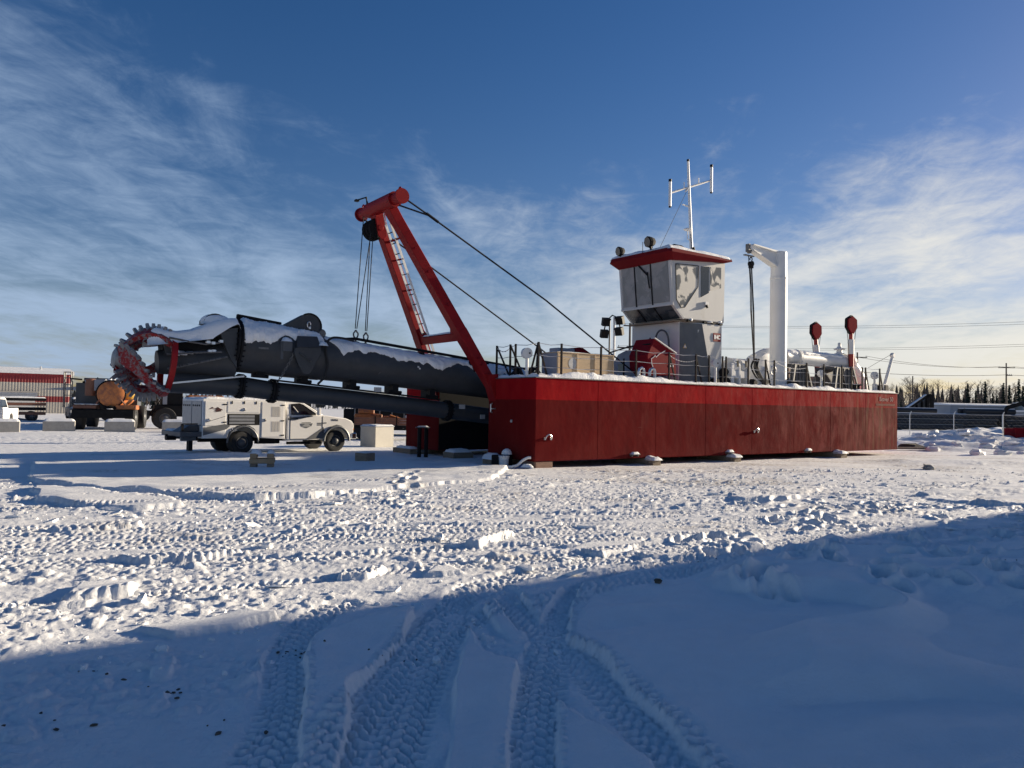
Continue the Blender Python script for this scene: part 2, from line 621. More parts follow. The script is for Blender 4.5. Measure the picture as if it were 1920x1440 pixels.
def fbm(x, y, octs=4, seed=0, gain=0.5):
    s, amp, tot = 0, 1, 0
    for k in range(octs):
        s = s + amp * vnoise(x * 2 ** k + 17.3 * k, y * 2 ** k - 9.1 * k, seed + k)
        tot += amp
        amp *= gain
    return s / tot


def sstep(a, b, v):
    t = np.clip((v - a) / (b - a), 0, 1)
    return t * t * (3 - 2 * t)


def grid_mesh(name, P, mats, closed=False, smooth=True):
    """P: (n,m,3) array -> quad mesh"""
    n, m_ = P.shape[:2]
    me = D.meshes.new(name)
    me.vertices.add(n * m_)
    me.vertices.foreach_set('co', P.reshape(-1).astype(np.float32))
    i, j = np.meshgrid(np.arange(n - 1), np.arange(m_ if closed else m_ - 1), indexing='ij')
    j2 = (j + 1) % m_
    q = np.stack([i * m_ + j, (i + 1) * m_ + j, (i + 1) * m_ + j2, i * m_ + j2], -1).reshape(-1, 4)
    me.loops.add(q.size)
    me.loops.foreach_set('vertex_index', q.reshape(-1).astype(np.int32))
    me.polygons.add(len(q))
    me.polygons.foreach_set('loop_start', (np.arange(len(q)) * 4).astype(np.int32))
    me.polygons.foreach_set('use_smooth', np.full(len(q), smooth))
    me.update(calc_edges=True)
    me.validate()
    for mm in (mats if isinstance(mats, (list, tuple)) else [mats]):
        me.materials.append(mm)
    return me


def snow_pad(name, x0, x1, y0, y1, z, t, parent=None, seed=0, rag=0.12, lump=0.5, nx=None, ny=None, zfun=None, drop=0.02, freq=2.0, **tags):
    """Snow lying on a flat top: thick in the middle, ragged rounded rim, closed underneath by what it lies on."""
    nx = nx or max(6, min(90, int((x1 - x0) / 0.07)))
    ny = ny or max(6, min(60, int((y1 - y0) / 0.07)))
    u = np.linspace(0, 1, nx)
    v = np.linspace(0, 1, ny)
    Uu, Vv = np.meshgrid(u, v, indexing='ij')
    X = x0 + (x1 - x0) * Uu
    Y = y0 + (y1 - y0) * Vv
    e = np.minimum(np.minimum(X - x0, x1 - X), np.minimum(Y - y0, y1 - Y))
    e = e - rag * 0.6 * (fbm(X * 5, Y * 5, 3, seed + 5))
    Z = t * np.sqrt(np.clip(e / max(t * 1.3, 1e-3), 0, 1)) * (1 - lump + 2 * lump * fbm(X * freq, Y * freq, 4, seed))
    Z = np.where(e <= 0, -drop, Z)
    Z = Z + z
    if zfun is not None:
        Z = Z + zfun(X, Y)
    return link(name, grid_mesh(name, np.stack([X, Y, Z], -1), SNOW), parent, **tags)


def lumps(mb, pts, seed=0):
    """irregular low-poly chunks: pts = (x,y,z,rx,ry,rz)"""
    rr = random.Random(seed)
    for (x, y, z, a, b, c) in pts:
        vs = []
        th = rr.random() * 6.28
        for k, (el, nn) in enumerate(((-0.5, 5), (0.25, 6), (0.9, 4))):
            for i in range(nn):
                az = 6.283 * i / nn + k * 0.5 + rr.uniform(-.25, .25)
                q = rr.uniform(0.75, 1.15)
                lx, ly = math.cos(az) * math.cos(el) * a * q, math.sin(az) * math.cos(el) * b * q
                vs.append((x + lx * math.cos(th) - ly * math.sin(th), y + lx * math.sin(th) + ly * math.cos(th), z + math.sin(el) * c * q))
        fs = [(4, 3, 2, 1, 0)]
        A, B, Cc = list(range(5)), list(range(5, 11)), list(range(11, 15))
        for i in range(5):
            fs.append((A[i], A[(i + 1) % 5], B[(i + 1) % 6], B[i]))
        fs.append((A[0], B[0], B[5]))
        fs[-1] = (A[0], B[0], B[5])
        for i in range(4):
            fs.append((B[i], B[i + 1], Cc[(i + 1) % 4], Cc[i]))
        fs.append((B[4], B[5], Cc[0]))
        fs.append((B[5], B[0], Cc[0]))
        fs.append(tuple(Cc))
        mb.add(vs, fs)


def text_mesh(name, body, size, depth=0.004, bold=0.0):
    cu = D.curves.new(name + '_curve', 'FONT')
    cu.body = body
    cu.size = size
    cu.extrude = depth
    cu.offset = bold
    cu.align_x = 'CENTER'
    cu.align_y = 'CENTER'
    o = D.objects.new(name + '_tmp', cu)
    COL.objects.link(o)
    dg = bpy.context.evaluated_depsgraph_get()
    me = D.meshes.new_from_object(o.evaluated_get(dg))
    D.objects.remove(o)
    D.curves.remove(cu)
    return me


def text(name, body, size, mt, parent, loc, xdir, zdir, bold=0.0, depth=0.004):
    """flat raised lettering; xdir = reading direction, zdir = up"""
    me = text_mesh(name, body, size, depth, bold)
    me.materials.clear()
    me.materials.append(mt)
    o = link(name, me, parent)
    X = Vector(xdir).normalized()
    Y = Vector(zdir).normalized()
    Z = X.cross(Y)
    mw = Matrix((X, Y, Z)).transposed().to_4x4()
    mw.translation = Vector(loc)
    o.matrix_local = mw
    return o

# ------------------------------------------------------------------ snow ground
SMOOTH = [
    # undisturbed patches of snow between the tracks (x, y), height above the packed snow, edge noise
    ([(-1.47, 5.83), (-1.13, 6.27), (-0.82, 6.69), (-0.81, 5.74), (-0.89, 5.17), (-0.94, 4.67), (-0.81, 3.85), (-0.8, 2.5), (-1.0, 2.5), (-1.02, 3.85), (-1.25, 4.82), (-1.42, 5.53)], .075, .05),
    ([(-0.30, 6.10), (-0.14, 5.60), (0.07, 5.25), (0.05, 4.63), (0.01, 3.88), (0, 2.5), (-.28, 2.5), (-0.29, 3.87), (-0.31, 4.61), (-0.33, 5.59)], .07, .025),
    ([(-0.21, 6.73), (-0.15, 7.04), (0.01, 6.42), (0.15, 5.80), (0.13, 5.63), (-0.07, 6.12)], .06, .03),
    ([(0.09, 7.31), (0.55, 7.56), (0.26, 6.40)], .05, .03),
    ([(0.74, 7.61), (2.08, 8.71), (3.59, 9.90), (6.2, 11.2), (12, 14), (18, 12), (14, 2), (1.0, 2), (0.97, 3.92), (0.83, 4.66), (0.68, 5.52), (0.44, 5.85), (0.56, 6.78)], .075, .05),
    ([(0.30, 4.74), (0.37, 4.60), (0.73, 3.91), (.8, 2.6), (.22, 2.6), (0.25, 3.89)], .06, .025),
    ([(-13.07, 21.06), (-10.5, 26.5), (-3.69, 25.4), (-0.10, 21.6), (-0.4, 18.4), (-2.22, 16.5), (-3.58, 14.7), (-4.60, 14.0), (-6.40, 14.5), (-8.69, 15.6), (-9.99, 16.1)], .085, .10),
    ([(-9.52, 15.37), (-7.60, 14.55), (-5.90, 13.66), (-5.48, 13.00), (-6.10, 12.52), (-8.04, 13.14)], .085, .08),
    ([(9.01, 17.07), (14.5, 21.0), (19, 20), (14, 15.5), (9.48, 14.9), (9.33, 15.45), (8.69, 16.06)], .07, .2),
    ([(0.77, 9.64), (1.18, 10.32), (1.87, 10.63), (1.51, 9.71), (1.12, 9.27)], .06, .06),
    ([(1.55, 9.37), (2.47, 10.36), (3.27, 9.98), (2.21, 9.27), (1.61, 9.15)], .055, .08),
    ([(4.52, 16.19), (7.63, 18.29), (5.59, 15.44), (4.45, 14.86)], .06, .2),
    ([(-3.95, 6.85), (-4.15, 7.5), (-3.68, 7.8), (-3.5, 7.15)], .075, .03),
    ([(-1.75, 7.84), (-1.77, 8.21), (-1.27, 8.44), (-1.44, 7.91)], .065, .04),
    ([(-0.90, 8.02), (-0.73, 8.54), (-0.46, 8.18)], .06, .04),
    ([(-0.58, 9.87), (0.04, 10.75), (-0.37, 9.78)], .06, .05),
    ([(-2.9, 6.0), (-2.2, 6.6), (-1.9, 6.4), (-2.5, 5.8)], .055, .08),
    ([(-6.4, 10.6), (-5.6, 11.4), (-5.2, 11.1), (-5.9, 10.4)], .06, .10),
    ([(-4.6, 8.8), (-3.6, 9.5), (-3.1, 9.2), (-4.0, 8.6)], .07, .12),
    ([(-2.6, 9.1), (-1.7, 9.8), (-1.5, 9.5), (-2.3, 8.9)], .055, .10),
]
TRACKS = [
    # centre lines of the wheel tracks, half width
    ([(-0.9, 2.5), (-0.89, 3.85), (-0.82, 4.59), (-0.71, 5.45), (-0.55, 6.54), (-0.28, 7.61), (0.56, 8.53), (3.0, 10.4)], .19),
    ([(-0.52, 2.5), (-0.55, 3.86), (-0.55, 4.60), (-0.52, 5.45), (-0.40, 6.47)], .15),
    ([(0.12, 2.5), (0.14, 3.89), (0.19, 4.63), (0.25, 5.28), (0.37, 6.14), (0.60, 7.15), (1.11, 8.18), (3.2, 10.0)], .17),
    ([(1.1, 2.5), (0.92, 3.92), (0.76, 4.54), (0.56, 5.35), (0.32, 6.07), (0.08, 6.76), (-0.12, 7.51)], .20),
    ([(-1.3, 2.5), (-1.22, 3.84), (-1.30, 4.57), (-1.55, 5.52), (-1.62, 6.3), (-1.5, 6.9)], .17),
]
rt = np.random.default_rng(5)
for k in range(34):          # the many passes across the middle of the yard
    c = np.array([rt.uniform(-9, 12), rt.uniform(8.5, 16.5) + 0])
    c[1] += 0.32 * (c[0])
    a = R(rt.normal(24, 7))
    L = rt.uniform(4, 12)
    bend = rt.normal(0, 0.02)
    TRACKS.append(([(c[0] + math.cos(a) * s - math.sin(a) * bend * s * s, c[1] + math.sin(a) * s + math.cos(a) * bend * s * s) for s in np.linspace(-L, L, 7)], rt.uniform(.14, .2)))
for off in (0, 2.0, 3.1, 5.1, 9.0):         # wheel lanes that run along the far side of the yard
    TRACKS.append(([(-60, 12 + off * 1.2), (-30, 29 + off * 1.1), (-16, 32 + off), (-4, 35 + off), (14, 44 + off)], .26))
FEET = [(-2.48, 19.41), (-2.55, 18.83), (-2.45, 18.03), (-2.25, 17.6), (-2.45, 16.96), (-2.15, 16.5), (-2.3, 15.75), (-1.92, 15.1), (-2.1, 14.3), (-1.84, 13.75),
        (-8.6, 20.2), (-8.2, 19.6), (-7.7, 19.1), (-7.4, 18.4)]
rf = np.random.default_rng(11)
FEET += [(rf.uniform(2.2, 6.5), rf.uniform(7.2, 11.0)) for _ in range(70)]
FEET += [(rf.uniform(4, 12), rf.uniform(10.5, 15.5)) for _ in range(80)]
MOUNDS = [(24, 40, .35, 2.2, 1.3), (27, 43, .5, 2.6, 1.4), (30.5, 51, .75, 3.2, 1.6), (34, 56, .8, 4, 2), (22, 37.5, .2, 2.5, 1.0), (29, 46, .45, 2.4, 1.2),
          (37, 60, .7, 4, 2), (20, 41, .3, 3, 1.2), (26, 47, .55, 2.5, 1.2), (34.5, 49, .4, 3, 1.3), (40, 52, .5, 4, 1.5),
          (-44, 60, .5, 6, 2), (-31, 47, .25, 5, 1.5), (-14, 46, .3, 5, 1.2), (17, 29, .12, 3, 1)]


def sd_poly(x, y, poly):
    """signed distance, positive inside"""
    P = np.array(poly)
    best = np.full(x.shape, 1e9)
    ins = np.zeros(x.shape, bool)
    n = len(P)
    for i in range(n):
        a, b = P[i], P[(i + 1) % n]
        e = b - a
        t = np.clip(((x - a[0]) * e[0] + (y - a[1]) * e[1]) / (e @ e), 0, 1)
        best = np.minimum(best, np.hypot(x - a[0] - t * e[0], y - a[1] - t * e[1]))
        cond = ((a[1] > y) != (b[1] > y))
        xi = a[0] + (y - a[1]) * e[0] / (e[1] if abs(e[1]) > 1e-9 else 1e-9)
        ins ^= cond & (x < xi)
    return np.where(ins, best, -best)


def line_sd(x, y, pts):
    best = np.full(x.shape, 1e9)
    side = np.zeros(x.shape)
    arc = np.zeros(x.shape)
    s0 = 0
    for a, b in zip(pts[:-1], pts[1:]):
        a, b = np.array(a), np.array(b)
        e = b - a
        L = np.hypot(*e)
        t = np.clip(((x - a[0]) * e[0] + (y - a[1]) * e[1]) / (L * L), 0, 1)
        qx, qy = x - a[0] - t * e[0], y - a[1] - t * e[1]
        d = np.hypot(qx, qy)
        w = d < best
        best = np.where(w, d, best)
        side = np.where(w, (e[0] * (y - a[1]) - e[1] * (x - a[0])) / L, side)
        arc = np.where(w, s0 + t * L, arc)
        s0 += L
    return best, side, arc


def smooth_curve(pts, n=6):
    P = [np.array(p, float) for p in pts]
    P = [2 * P[0] - P[1]] + P + [2 * P[-1] - P[-2]]
    out = []
    for i in range(1, len(P) - 2):
        for k in range(n):
            t = k / n
            out.append(tuple(0.5 * ((2 * P[i]) + (-P[i - 1] + P[i + 1]) * t + (2 * P[i - 1] - 5 * P[i] + 4 * P[i + 1] - P[i + 2]) * t * t
                                    + (-P[i - 1] + 3 * P[i] - 3 * P[i + 1] + P[i + 2]) * t ** 3)))
    out.append(tuple(P[-2]))
    return out


def ground_height(x, y):
    r = np.hypot(x, y)
    near = sstep(75, 40, r)
    # broad drifts
    h = 0.10 * (fbm(x * .22, y * .22, 2, 3) - .5) * sstep(2, 8, r) * near
    wob = fbm(x * 3.1, y * 3.1, 3, 21) - .5
    S = np.zeros_like(x)
    SH = np.zeros_like(x)
    for poly, hh, en in SMOOTH:
        P = np.array(poly)
        w = (x > P[:, 0].min() - .5) & (x < P[:, 0].max() + .5) & (y > P[:, 1].min() - .5) & (y < P[:, 1].max() + .5)
        if not w.any():
            continue
        d = sd_poly(x[w], y[w], poly) + wob[w] * en * 2.2
        m_ = sstep(-.012, .022, d)
        S[w] = np.maximum(S[w], m_)
        SH[w] = np.maximum(SH[w], m_ * hh)
    T = np.zeros_like(x)
    TH = np.zeros_like(x)
    BERM = np.zeros_like(x)
    for pts, hw in TRACKS:
        P = np.array(pts)
        w = (x > P[:, 0].min() - 1) & (x < P[:, 0].max() + 1) & (y > P[:, 1].min() - 1) & (y < P[:, 1].max() + 1)
        if not w.any():
            continue
        d, sd, arc = line_sd(x[w], y[w], smooth_curve(pts, 5))
        e = hw - d + wob[w] * .05
        m_ = sstep(-.015, .03, e)
        ph = arc / .088 + .9 * (fbm(x[w] * 2.3, y[w] * 2.3, 3, 81) - .5)
        lug = np.where(d > hw * .62, np.sin(6.283 * ph), np.sin(6.283 * (ph * .8 + np.abs(sd) * 6)) * np.sin(6.283 * (sd * 7.5)))
        lug = sstep(-.30, .30, lug) * .027 * (.45 + .9 * fbm(x[w] * 1.7, y[w] * 1.7, 3, 83)) + .010 * vnoise(x[w] * 30, y[w] * 30, 79)
        T[w] = np.maximum(T[w], m_)
        TH[w] = np.where(m_ > .02, np.maximum(TH[w], m_ * lug), TH[w])
        BERM[w] = np.maximum(BERM[w], np.exp(-((d - hw - .07) / .06) ** 2) * .035 * (0.3 + 1.3 * vnoise(x[w] * 5, y[w] * 5, 77) + .15 * vnoise(x[w] * 17, y[w] * 17, 78)))
    free = (1 - S)
    fg = sstep(8.5, 6.5, y - 0.25 * x)                       # tread-marked foreground: flatter
    amp = near * (.88 - .10 * fg)
    lay = sstep(24, 19, y - 0.45 * x) * .6 + .4
    # trampled, churned snow: lumps and clods of several sizes, stretched along the wheel passes
    ca, sa = math.cos(R(24)), math.sin(R(24))
    u, v = x * ca + y * sa, -x * sa + y * ca
    r1 = .040 * (fbm(u * .8, v * 1.7, 3, 31) - .5)
    r2 = .016 * (1 - np.abs(2 * vnoise(u * 4.6, v * 6.8, 37) - 1)) ** 2
    r3 = .040 * sstep(.74, .82, vnoise(u * 6.2, v * 8.4, 41)) * (.4 + .8 * vnoise(x * 11, y * 11, 42))
    r4 = .014 * sstep(.50, .72, vnoise(x * 15, y * 17, 43)) + .018 * np.abs(vnoise(x * 19, y * 21, 47) * 2 - 1) + .010 * vnoise(x * 41, y * 41, 48)
    heap = sstep(.44, .68, fbm(u * .55, v * 1.1, 3, 33))
    rough = (r1 * .8 + (r2 + r3) * (.10 + .80 * heap) + r4 * (.42 + .45 * heap)) * amp * lay * free * (1 - .75 * T)
    h = h + rough + SH
    h = h + BERM * near * .28 * (1 - S * .3)
    h = h - T * .026 * near * (1 - .35 * S) + TH * near
    # wind ripples on untouched snow
    sas = .13 * (fbm(u * .5, v * 1.5, 3, 61) - .5) + .045 * (fbm(u * 1.3 + 5, v * 3.4, 3, 67) - .5) + .011 * (fbm(u * 2.5, v * 9, 2, 63) - .5)
    rid = .15 * np.clip(1 - np.abs(fbm(x * .35 + 3, y * .6, 2, 65) - .5) * 14, 0, 1)
    h = h + S * (sas + rid * sstep(1, 2.5, x) * sstep(12, 9, y)) * near
    for fx, fy in FEET:
        w = (np.abs(x - fx) < .6) & (np.abs(y - fy) < .6)
        if not w.any():
            continue
        an = vnoise(np.array([fx * 7.7]), np.array([fy * 3.3]), 5)[0] * 1.2 + 0.6
        dx_, dy_ = x[w] - fx, y[w] - fy
        a_, b_ = dx_ * math.cos(an) + dy_ * math.sin(an), -dx_ * math.sin(an) + dy_ * math.cos(an)
        q = np.hypot(a_ / .20, b_ / .10)
        h[w] += -.095 * sstep(1.15, .8, q) + .03 * np.exp(-((q - 1.45) / .3) ** 2)
    for mx_, my_, mh, ms, mt_ in MOUNDS:
        w = (np.abs(x - mx_) < ms * 3) & (np.abs(y - my_) < ms * 3)
        if w.any():
            g = np.exp(-((x[w] - mx_) / ms) ** 2 - ((y[w] - my_) / mt_) ** 2)
            h[w] += mh * g * (.5 + fbm(x[w] * .9, y[w] * .9, 4, 91))
    far = sstep(34, 46, r) * sstep(140, 90, r)
    h = h + far * .10 * (fbm(x * .25, y * .25, 4, 95) - .5)
    # bank of loose snow along the hull and the pads
    return h


az_d = np.linspace(R(-46), R(46), 800)
az_c = np.linspace(R(46), R(314), 62)[1:-1]
AZ = np.concatenate([az_d, az_c])
rr_ = [.35, .9, 1.5, 2.1, 2.7]
r0 = 3.2
while r0 < 130:
    rr_.append(r0)
    r0 *= 1.0046
while r0 < 6000:
    rr_.append(r0)
    r0 *= 1.06
RR = np.array(rr_)
GX = RR[:, None] * np.sin(AZ)[None, :]
GY = RR[:, None] * np.cos(AZ)[None, :]
GZ = ground_height(GX.ravel(), GY.ravel()).reshape(GX.shape)
gme = grid_mesh('snow_ground', np.stack([GX, GY, GZ], -1), SNOW, closed=True)
# grit ground into the packed lanes (a stain of its own)
gr = (sstep(.50, .74, fbm(GX * .35, GY * .9, 5, 101)) * sstep(13, 17, GY - .35 * GX) * sstep(60, 30, GY) * sstep(-4, 6, GX)
      + sstep(.60, .74, fbm(GX * .9, GY * 1.2, 6, 103)) * sstep(7.5, 9.5, GY) * sstep(40, 24, GY) * .55)
gr = np.clip(gr, 0, 1)
at = gme.attributes.new('grit', 'FLOAT', 'POINT')
at.data.foreach_set('value', gr.ravel().astype(np.float32))
gm = SNOW.copy()
gm.name = 'snow_ground'
nt = gm.node_tree
bs = nt.nodes['Principled BSDF']
src = bs.inputs['Base Color'].links[0].from_socket
an = nt.nodes.new('ShaderNodeAttribute')
an.attribute_name = 'grit'
nn = nt.nodes.new('ShaderNodeTexNoise')
nn.inputs['Scale'].default_value = 9
nn.inputs['Detail'].default_value = 7
tcn = nt.nodes.new('ShaderNodeTexCoord')
nt.links.new(tcn.outputs['Object'], nn.inputs['Vector'])
mm_ = nt.nodes.new('ShaderNodeMath')
mm_.operation = 'MULTIPLY'
nt.links.new(an.outputs['Fac'], mm_.inputs[0])
rg_ = nt.nodes.new('ShaderNodeMapRange')
rg_.inputs['From Min'].default_value = .4
rg_.inputs['From Max'].default_value = .7
nt.links.new(nn.outputs['Fac'], rg_.inputs['Value'])
nt.links.new(rg_.outputs[0], mm_.inputs[1])
mxn = nt.nodes.new('ShaderNodeMix')
mxn.data_type = 'RGBA'
nt.links.new(mm_.outputs[0], mxn.inputs['Factor'])
nt.links.new(src, mxn.inputs['A'])
mxn.inputs['B'].default_value = (.40, .34, .27, 1)
nt.links.new(mxn.outputs['Result'], bs.inputs['Base Color'])
nb = nt.nodes.new('ShaderNodeTexNoise')
nb.inputs['Scale'].default_value = 38
nb.inputs['Detail'].default_value = 9
nb.inputs['Roughness'].default_value = .72
nt.links.new(tcn.outputs['Object'], nb.inputs['Vector'])
bq = nt.nodes.new('ShaderNodeBump')
bq.inputs['Strength'].default_value = .55
bq.inputs['Distance'].default_value = .022
nt.links.new(nb.outputs['Fac'], bq.inputs['Height'])
nt.links.new(bq.outputs[0], bs.inputs['Normal'])
gme.materials[0] = gm
link('snow_ground', gme, kind='structure')

# loose clods lying on the churned snow
mb = MB()
rc = np.random.default_rng(3)
pts = []
N = 12000
cx = rc.uniform(-16, 16, N)
cy = rc.uniform(5.5, 21, N) + .30 * cx
ok = (cy > 4.5) & (np.abs(cx) < cy * .8 + 1)
cx, cy = cx[ok], cy[ok]
ins = np.zeros(len(cx), bool)
for poly, hh, en in SMOOTH:
    ins |= sd_poly(cx, cy, poly) > -.03
dens_ = fbm(cx * .7, cy * .9, 3, 55)
keep = (~ins) & (dens_ > .45)
cx, cy = cx[keep], cy[keep]
cz = ground_height(cx, cy)
for a, b, c in zip(cx, cy, cz):
    s = float(min(.09, .011 * math.exp(rc.normal(0.15, .6))))
    pts.append((a, b, c + s * .25, s * rc.uniform(.9, 1.7), s * rc.uniform(.7, 1.1), s * rc.uniform(.6, 1)))
for _ in range(60):
    a, b = rc.uniform(-9, 8), rc.uniform(6.5, 15)
    b += .3 * a
    if b < 5 or any(sd_poly(np.array([a]), np.array([b]), p)[0] > -.1 for p, _h, _e in SMOOTH):
        continue
    w_, l_, t_ = rc.uniform(.04, .11), rc.uniform(.06, .2), rc.uniform(.015, .04)
    rm = Matrix.Rotation(rc.normal(.45, .5), 3, 'Z') @ Matrix.Rotation(rc.normal(0, .22), 3, 'X') @ Matrix.Rotation(rc.normal(0, .16), 3, 'Y')
    zz = float(ground_height(np.array([a]), np.array([b]))[0]) + t_ * .3
    k6 = rc.integers(4, 7)
    ring = [(math.cos(6.283 * k / k6 + rc.uniform(-.3, .3)) * l_, math.sin(6.283 * k / k6 + rc.uniform(-.3, .3)) * w_) for k in range(k6)]
    mb.prism([V(a, b, zz) + rm @ V(x_, y_, -t_ / 2) for x_, y_ in ring], rm @ V(0, 0, t_))
lumps(mb, pts, 9)
mb.build('snow_clods', SNOW, smooth=0, kind='stuff')
# specks of frozen dirt kicked out of the tracks
mb = MB()
pts = []
for (x0, y0, n, sp) in ((-1.52, 5.6, 16, .14), (-2.15, 4.75, 8, .12), (-2.9, 5.0, 5, .2), (2.3, 8.8, 12, .28), (6.3, 8.2, 34, .55), (-2.7, 4.3, 6, .25), (-1.6, 4.2, 5, .2), (-.75, 5.4, 4, .2)):
    for _ in range(n):
        a, b = x0 + rc.normal(0, sp), y0 + rc.normal(0, sp * .35)
        s = abs(rc.normal(.006, .004)) + .003
        pts.append((a, b, float(ground_height(np.array([a]), np.array([b]))[0]) + s * .3, s * 1.6, s, s * .7))
lumps(mb, pts, 4)
mb.build('dirt_crumbs', DIRT, smooth=0, kind='stuff')

# ------------------------------------------------------------------ the dredger
HEAD = math.atan2(math.cos(R(54.9)), math.sin(R(54.9)))     # x runs aft, y to port, z up
dr = thing('dredger', 'long red cutter suction dredger with red A-frame gantry and white wheelhouse standing on snow', 'dredger', (0.69, 22.2, 0), HEAD)
DECK = 2.65
mb = MB()
mb.prism([V(x, y, .22) for x, y in ((0, 0), (19.72, 0), (19.72, 8.05), (0, 8.05), (0, 5.62), (7, 5.62), (7, 2.46), (0, 2.46))], (0, 0, DECK - .22))
hull = mb.build('hull', HULLM, dr, smooth=0, bevel=.02)
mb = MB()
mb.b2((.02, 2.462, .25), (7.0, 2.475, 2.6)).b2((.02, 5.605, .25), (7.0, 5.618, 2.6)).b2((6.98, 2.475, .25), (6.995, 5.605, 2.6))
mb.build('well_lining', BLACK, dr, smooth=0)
# deck edge angle and weld seams stand a little proud
mb = MB()
mb.b2((-.02, -.025, DECK - .005), (19.74, .05, DECK + .02)).b2((-.025, .05, DECK - .005), (.03, 2.47, DECK + .02)).b2((-.025, 5.6, DECK - .005), (.03, 8.07, DECK + .02))
mb.build('deck_edge', STEEL, dr, smooth=0)
for x in (2.4, 4.9, 7.3, 9.8, 12.3, 14.7, 17.2):
    MB().b2((x, -.0025, .24), (x + .010, .005, DECK - .02)).build('weld_seam', HULLM, dr, smooth=0)
# mooring eyes and snow-topped pad brackets low on the starboard side
for x, z in ((3.89, .38), (8.48, .36), (13.09, .33)):
    mb = MB()
    mb.b2((x - .16, -.16, z - .05), (x + .16, 0, z)).b2((x - .14, -.12, z - .10), (x - .10, 0, z - .05)).b2((x + .10, -.12, z - .10), (x + .14, 0, z - .05))
    br = mb.build('hull_bracket', STEEL, dr, bevel=.008)
    snow_pad('bracket_snow', x - .18, x + .18, -.17, 0, z, .07, br, seed=int(x * 10), rag=.02, lump=.3)
for x, z in ((.46, .89), (10.01, 1.05)):
    mb = MB()
    mb.tube([V(x + .11 * math.cos(a), -.06 - .02 * math.sin(a), z + .11 * math.sin(a)) for a in [k * math.pi / 8 for k in range(9)]], .018, 6)
    mb.b2((x - .14, -.03, z - .05), (x - .08, 0, z + .03)).b2((x + .08, -.03, z - .05), (x + .14, 0, z + .03))
    mb.build('mooring_eye', GALV, dr)
mb = MB()
mb.tube([V(-.02, 2.22, 1.60), V(-.08, 2.22, 1.62), V(-.08, 2.22, 1.86), V(-.02, 2.22, 1.88)], .025, 6)
mb.beam((-.06, 2.22, 1.72), (-.06, 2.0, 1.72), .03, .03)
mb.build('bow_cleat', GALV, dr)
mb = MB()
mb.lathe((-.005, 1.17, 1.36), (-1, 0, 0), [(0, .05), (.03, .05), (.04, .03)], 10)
mb.build('drain_plug', GALV, dr)
text('hull_name', 'Beaver 50', .27, mat('faded_lettering', (.58, .40, .34), var=.3, scale=9, spec=.02, rough=.8), dr, (18.8, -.006, 2.38), (1, 0, 0), (0, 0, 1), bold=.0)
mb = MB()
mb.b2((18.0, -.006, 2.10), (19.5, 0, 2.19))
mb.build('name_stripe', mat('faded_grey_lettering', (.26, .13, .10), var=.3, scale=6, spec=.02, rough=.8), dr, smooth=0)
# snow on the decks; ploughed into lumps along the starboard edge
sn = snow_pad('deck_snow', .03, 19.7, .0, 2.45, DECK + .01, .10, dr, seed=2, rag=.05, lump=.75, nx=260, ny=34, freq=2.6,
              zfun=lambda X, Y: (.16 * sstep(.0, .15, Y) * sstep(.95, .45, Y) * sstep(.8, 1.3, X) * sstep(6.4, 5.4, X) * (fbm(X * 2.1, Y * 2.4, 4, 8) * 1.7 - .45).clip(0)
                                 + .10 * sstep(.0, .12, Y) * sstep(.8, .4, Y) * sstep(12.0, 12.4, X) * sstep(15.6, 14.8, X) * (fbm(X * 2.4, Y * 2.4, 4, 18) * 1.7 - .5).clip(0)))
snow_pad('deck_snow', .03, 19.7, 5.65, 8.0, DECK + .01, .10, dr, seed=3, rag=.1, lump=.5, nx=90, ny=20)
snow_pad('deck_snow', 7.05, 19.7, 2.46, 5.64, DECK + .01, .08, dr, seed=4, rag=.1, lump=.5, nx=70, ny=20)


# ---------------- gantry: everything lies in one leaning plane
def gx(z):
    return -.1 - .561 * (z - 2.6)


def gp(y, z, off=0.0):
    n = V(.872, 0, .489)
    return V(gx(z), y, z) + n * off


GN = (.872, 0, .489)
for sgn in (-1, 1):
    c = lambda d, z: gp(4.05 + sgn * d, z)
    mb = MB()
    mb.beam(c(1.76, 2.35), c(1.32, 4.12), .30, .30, GN, .40, .32)
    mb.beam(c(1.32, 4.08), c(.56, 7.45), .38, .32, GN, .34, .30)
    mb.beam(c(.58, 7.35), c(.46, 7.86), .34, .30, GN, .42, .30)
    leg = mb.build('gantry_leg', RED, dr, smooth=0, bevel=.015)
    mb = MB()      # foot bracket welded to the bow
    mb.prism([V(-.28, 4.05 + sgn * 1.60, 2.78), V(.10, 4.05 + sgn * 1.60, 2.80), V(-.005, 4.05 + sgn * 1.60, 1.95)], (0, sgn * .38, 0))
    mb.build('foot_bracket', RED, leg, smooth=0, bevel=.01)
    for z in (3.1, 3.3, 4.9, 5.9, 6.6):
        p = gp(4.05 + sgn * (1.76 - (z - 2.35) * .245 + .20), z, -.02)
        MB().box(p, (.05, .06, .06)).build('step_lug', DKRED, leg, smooth=0)
mb = MB()
mb.beam(gp(2.80, 3.98), gp(5.30, 3.98), .26, .22, GN)
mb.prism([gp(2.82, 4.10, -.1), gp(3.2, 4.09, -.1), gp(2.86, 4.5, -.1)], Vector(GN) * .2)
mb.prism([gp(5.28, 4.10, -.1), gp(4.9, 4.09, -.1), gp(5.24, 4.5, -.1)], Vector(GN) * .2)
xb = mb.build('gantry_crossbar', RED, dr, smooth=0, bevel=.012)
snow_pad('crossbar_snow', gx(4.1) - .10, gx(4.1) + .12, 2.95, 5.15, 4.09, .05, xb, seed=44, rag=.02)
mb = MB()
mb.beam(gp(3.55, 6.98), gp(4.55, 6.98), .06, .07, GN)
mb.build('gantry_tie', RED, dr, smooth=0)
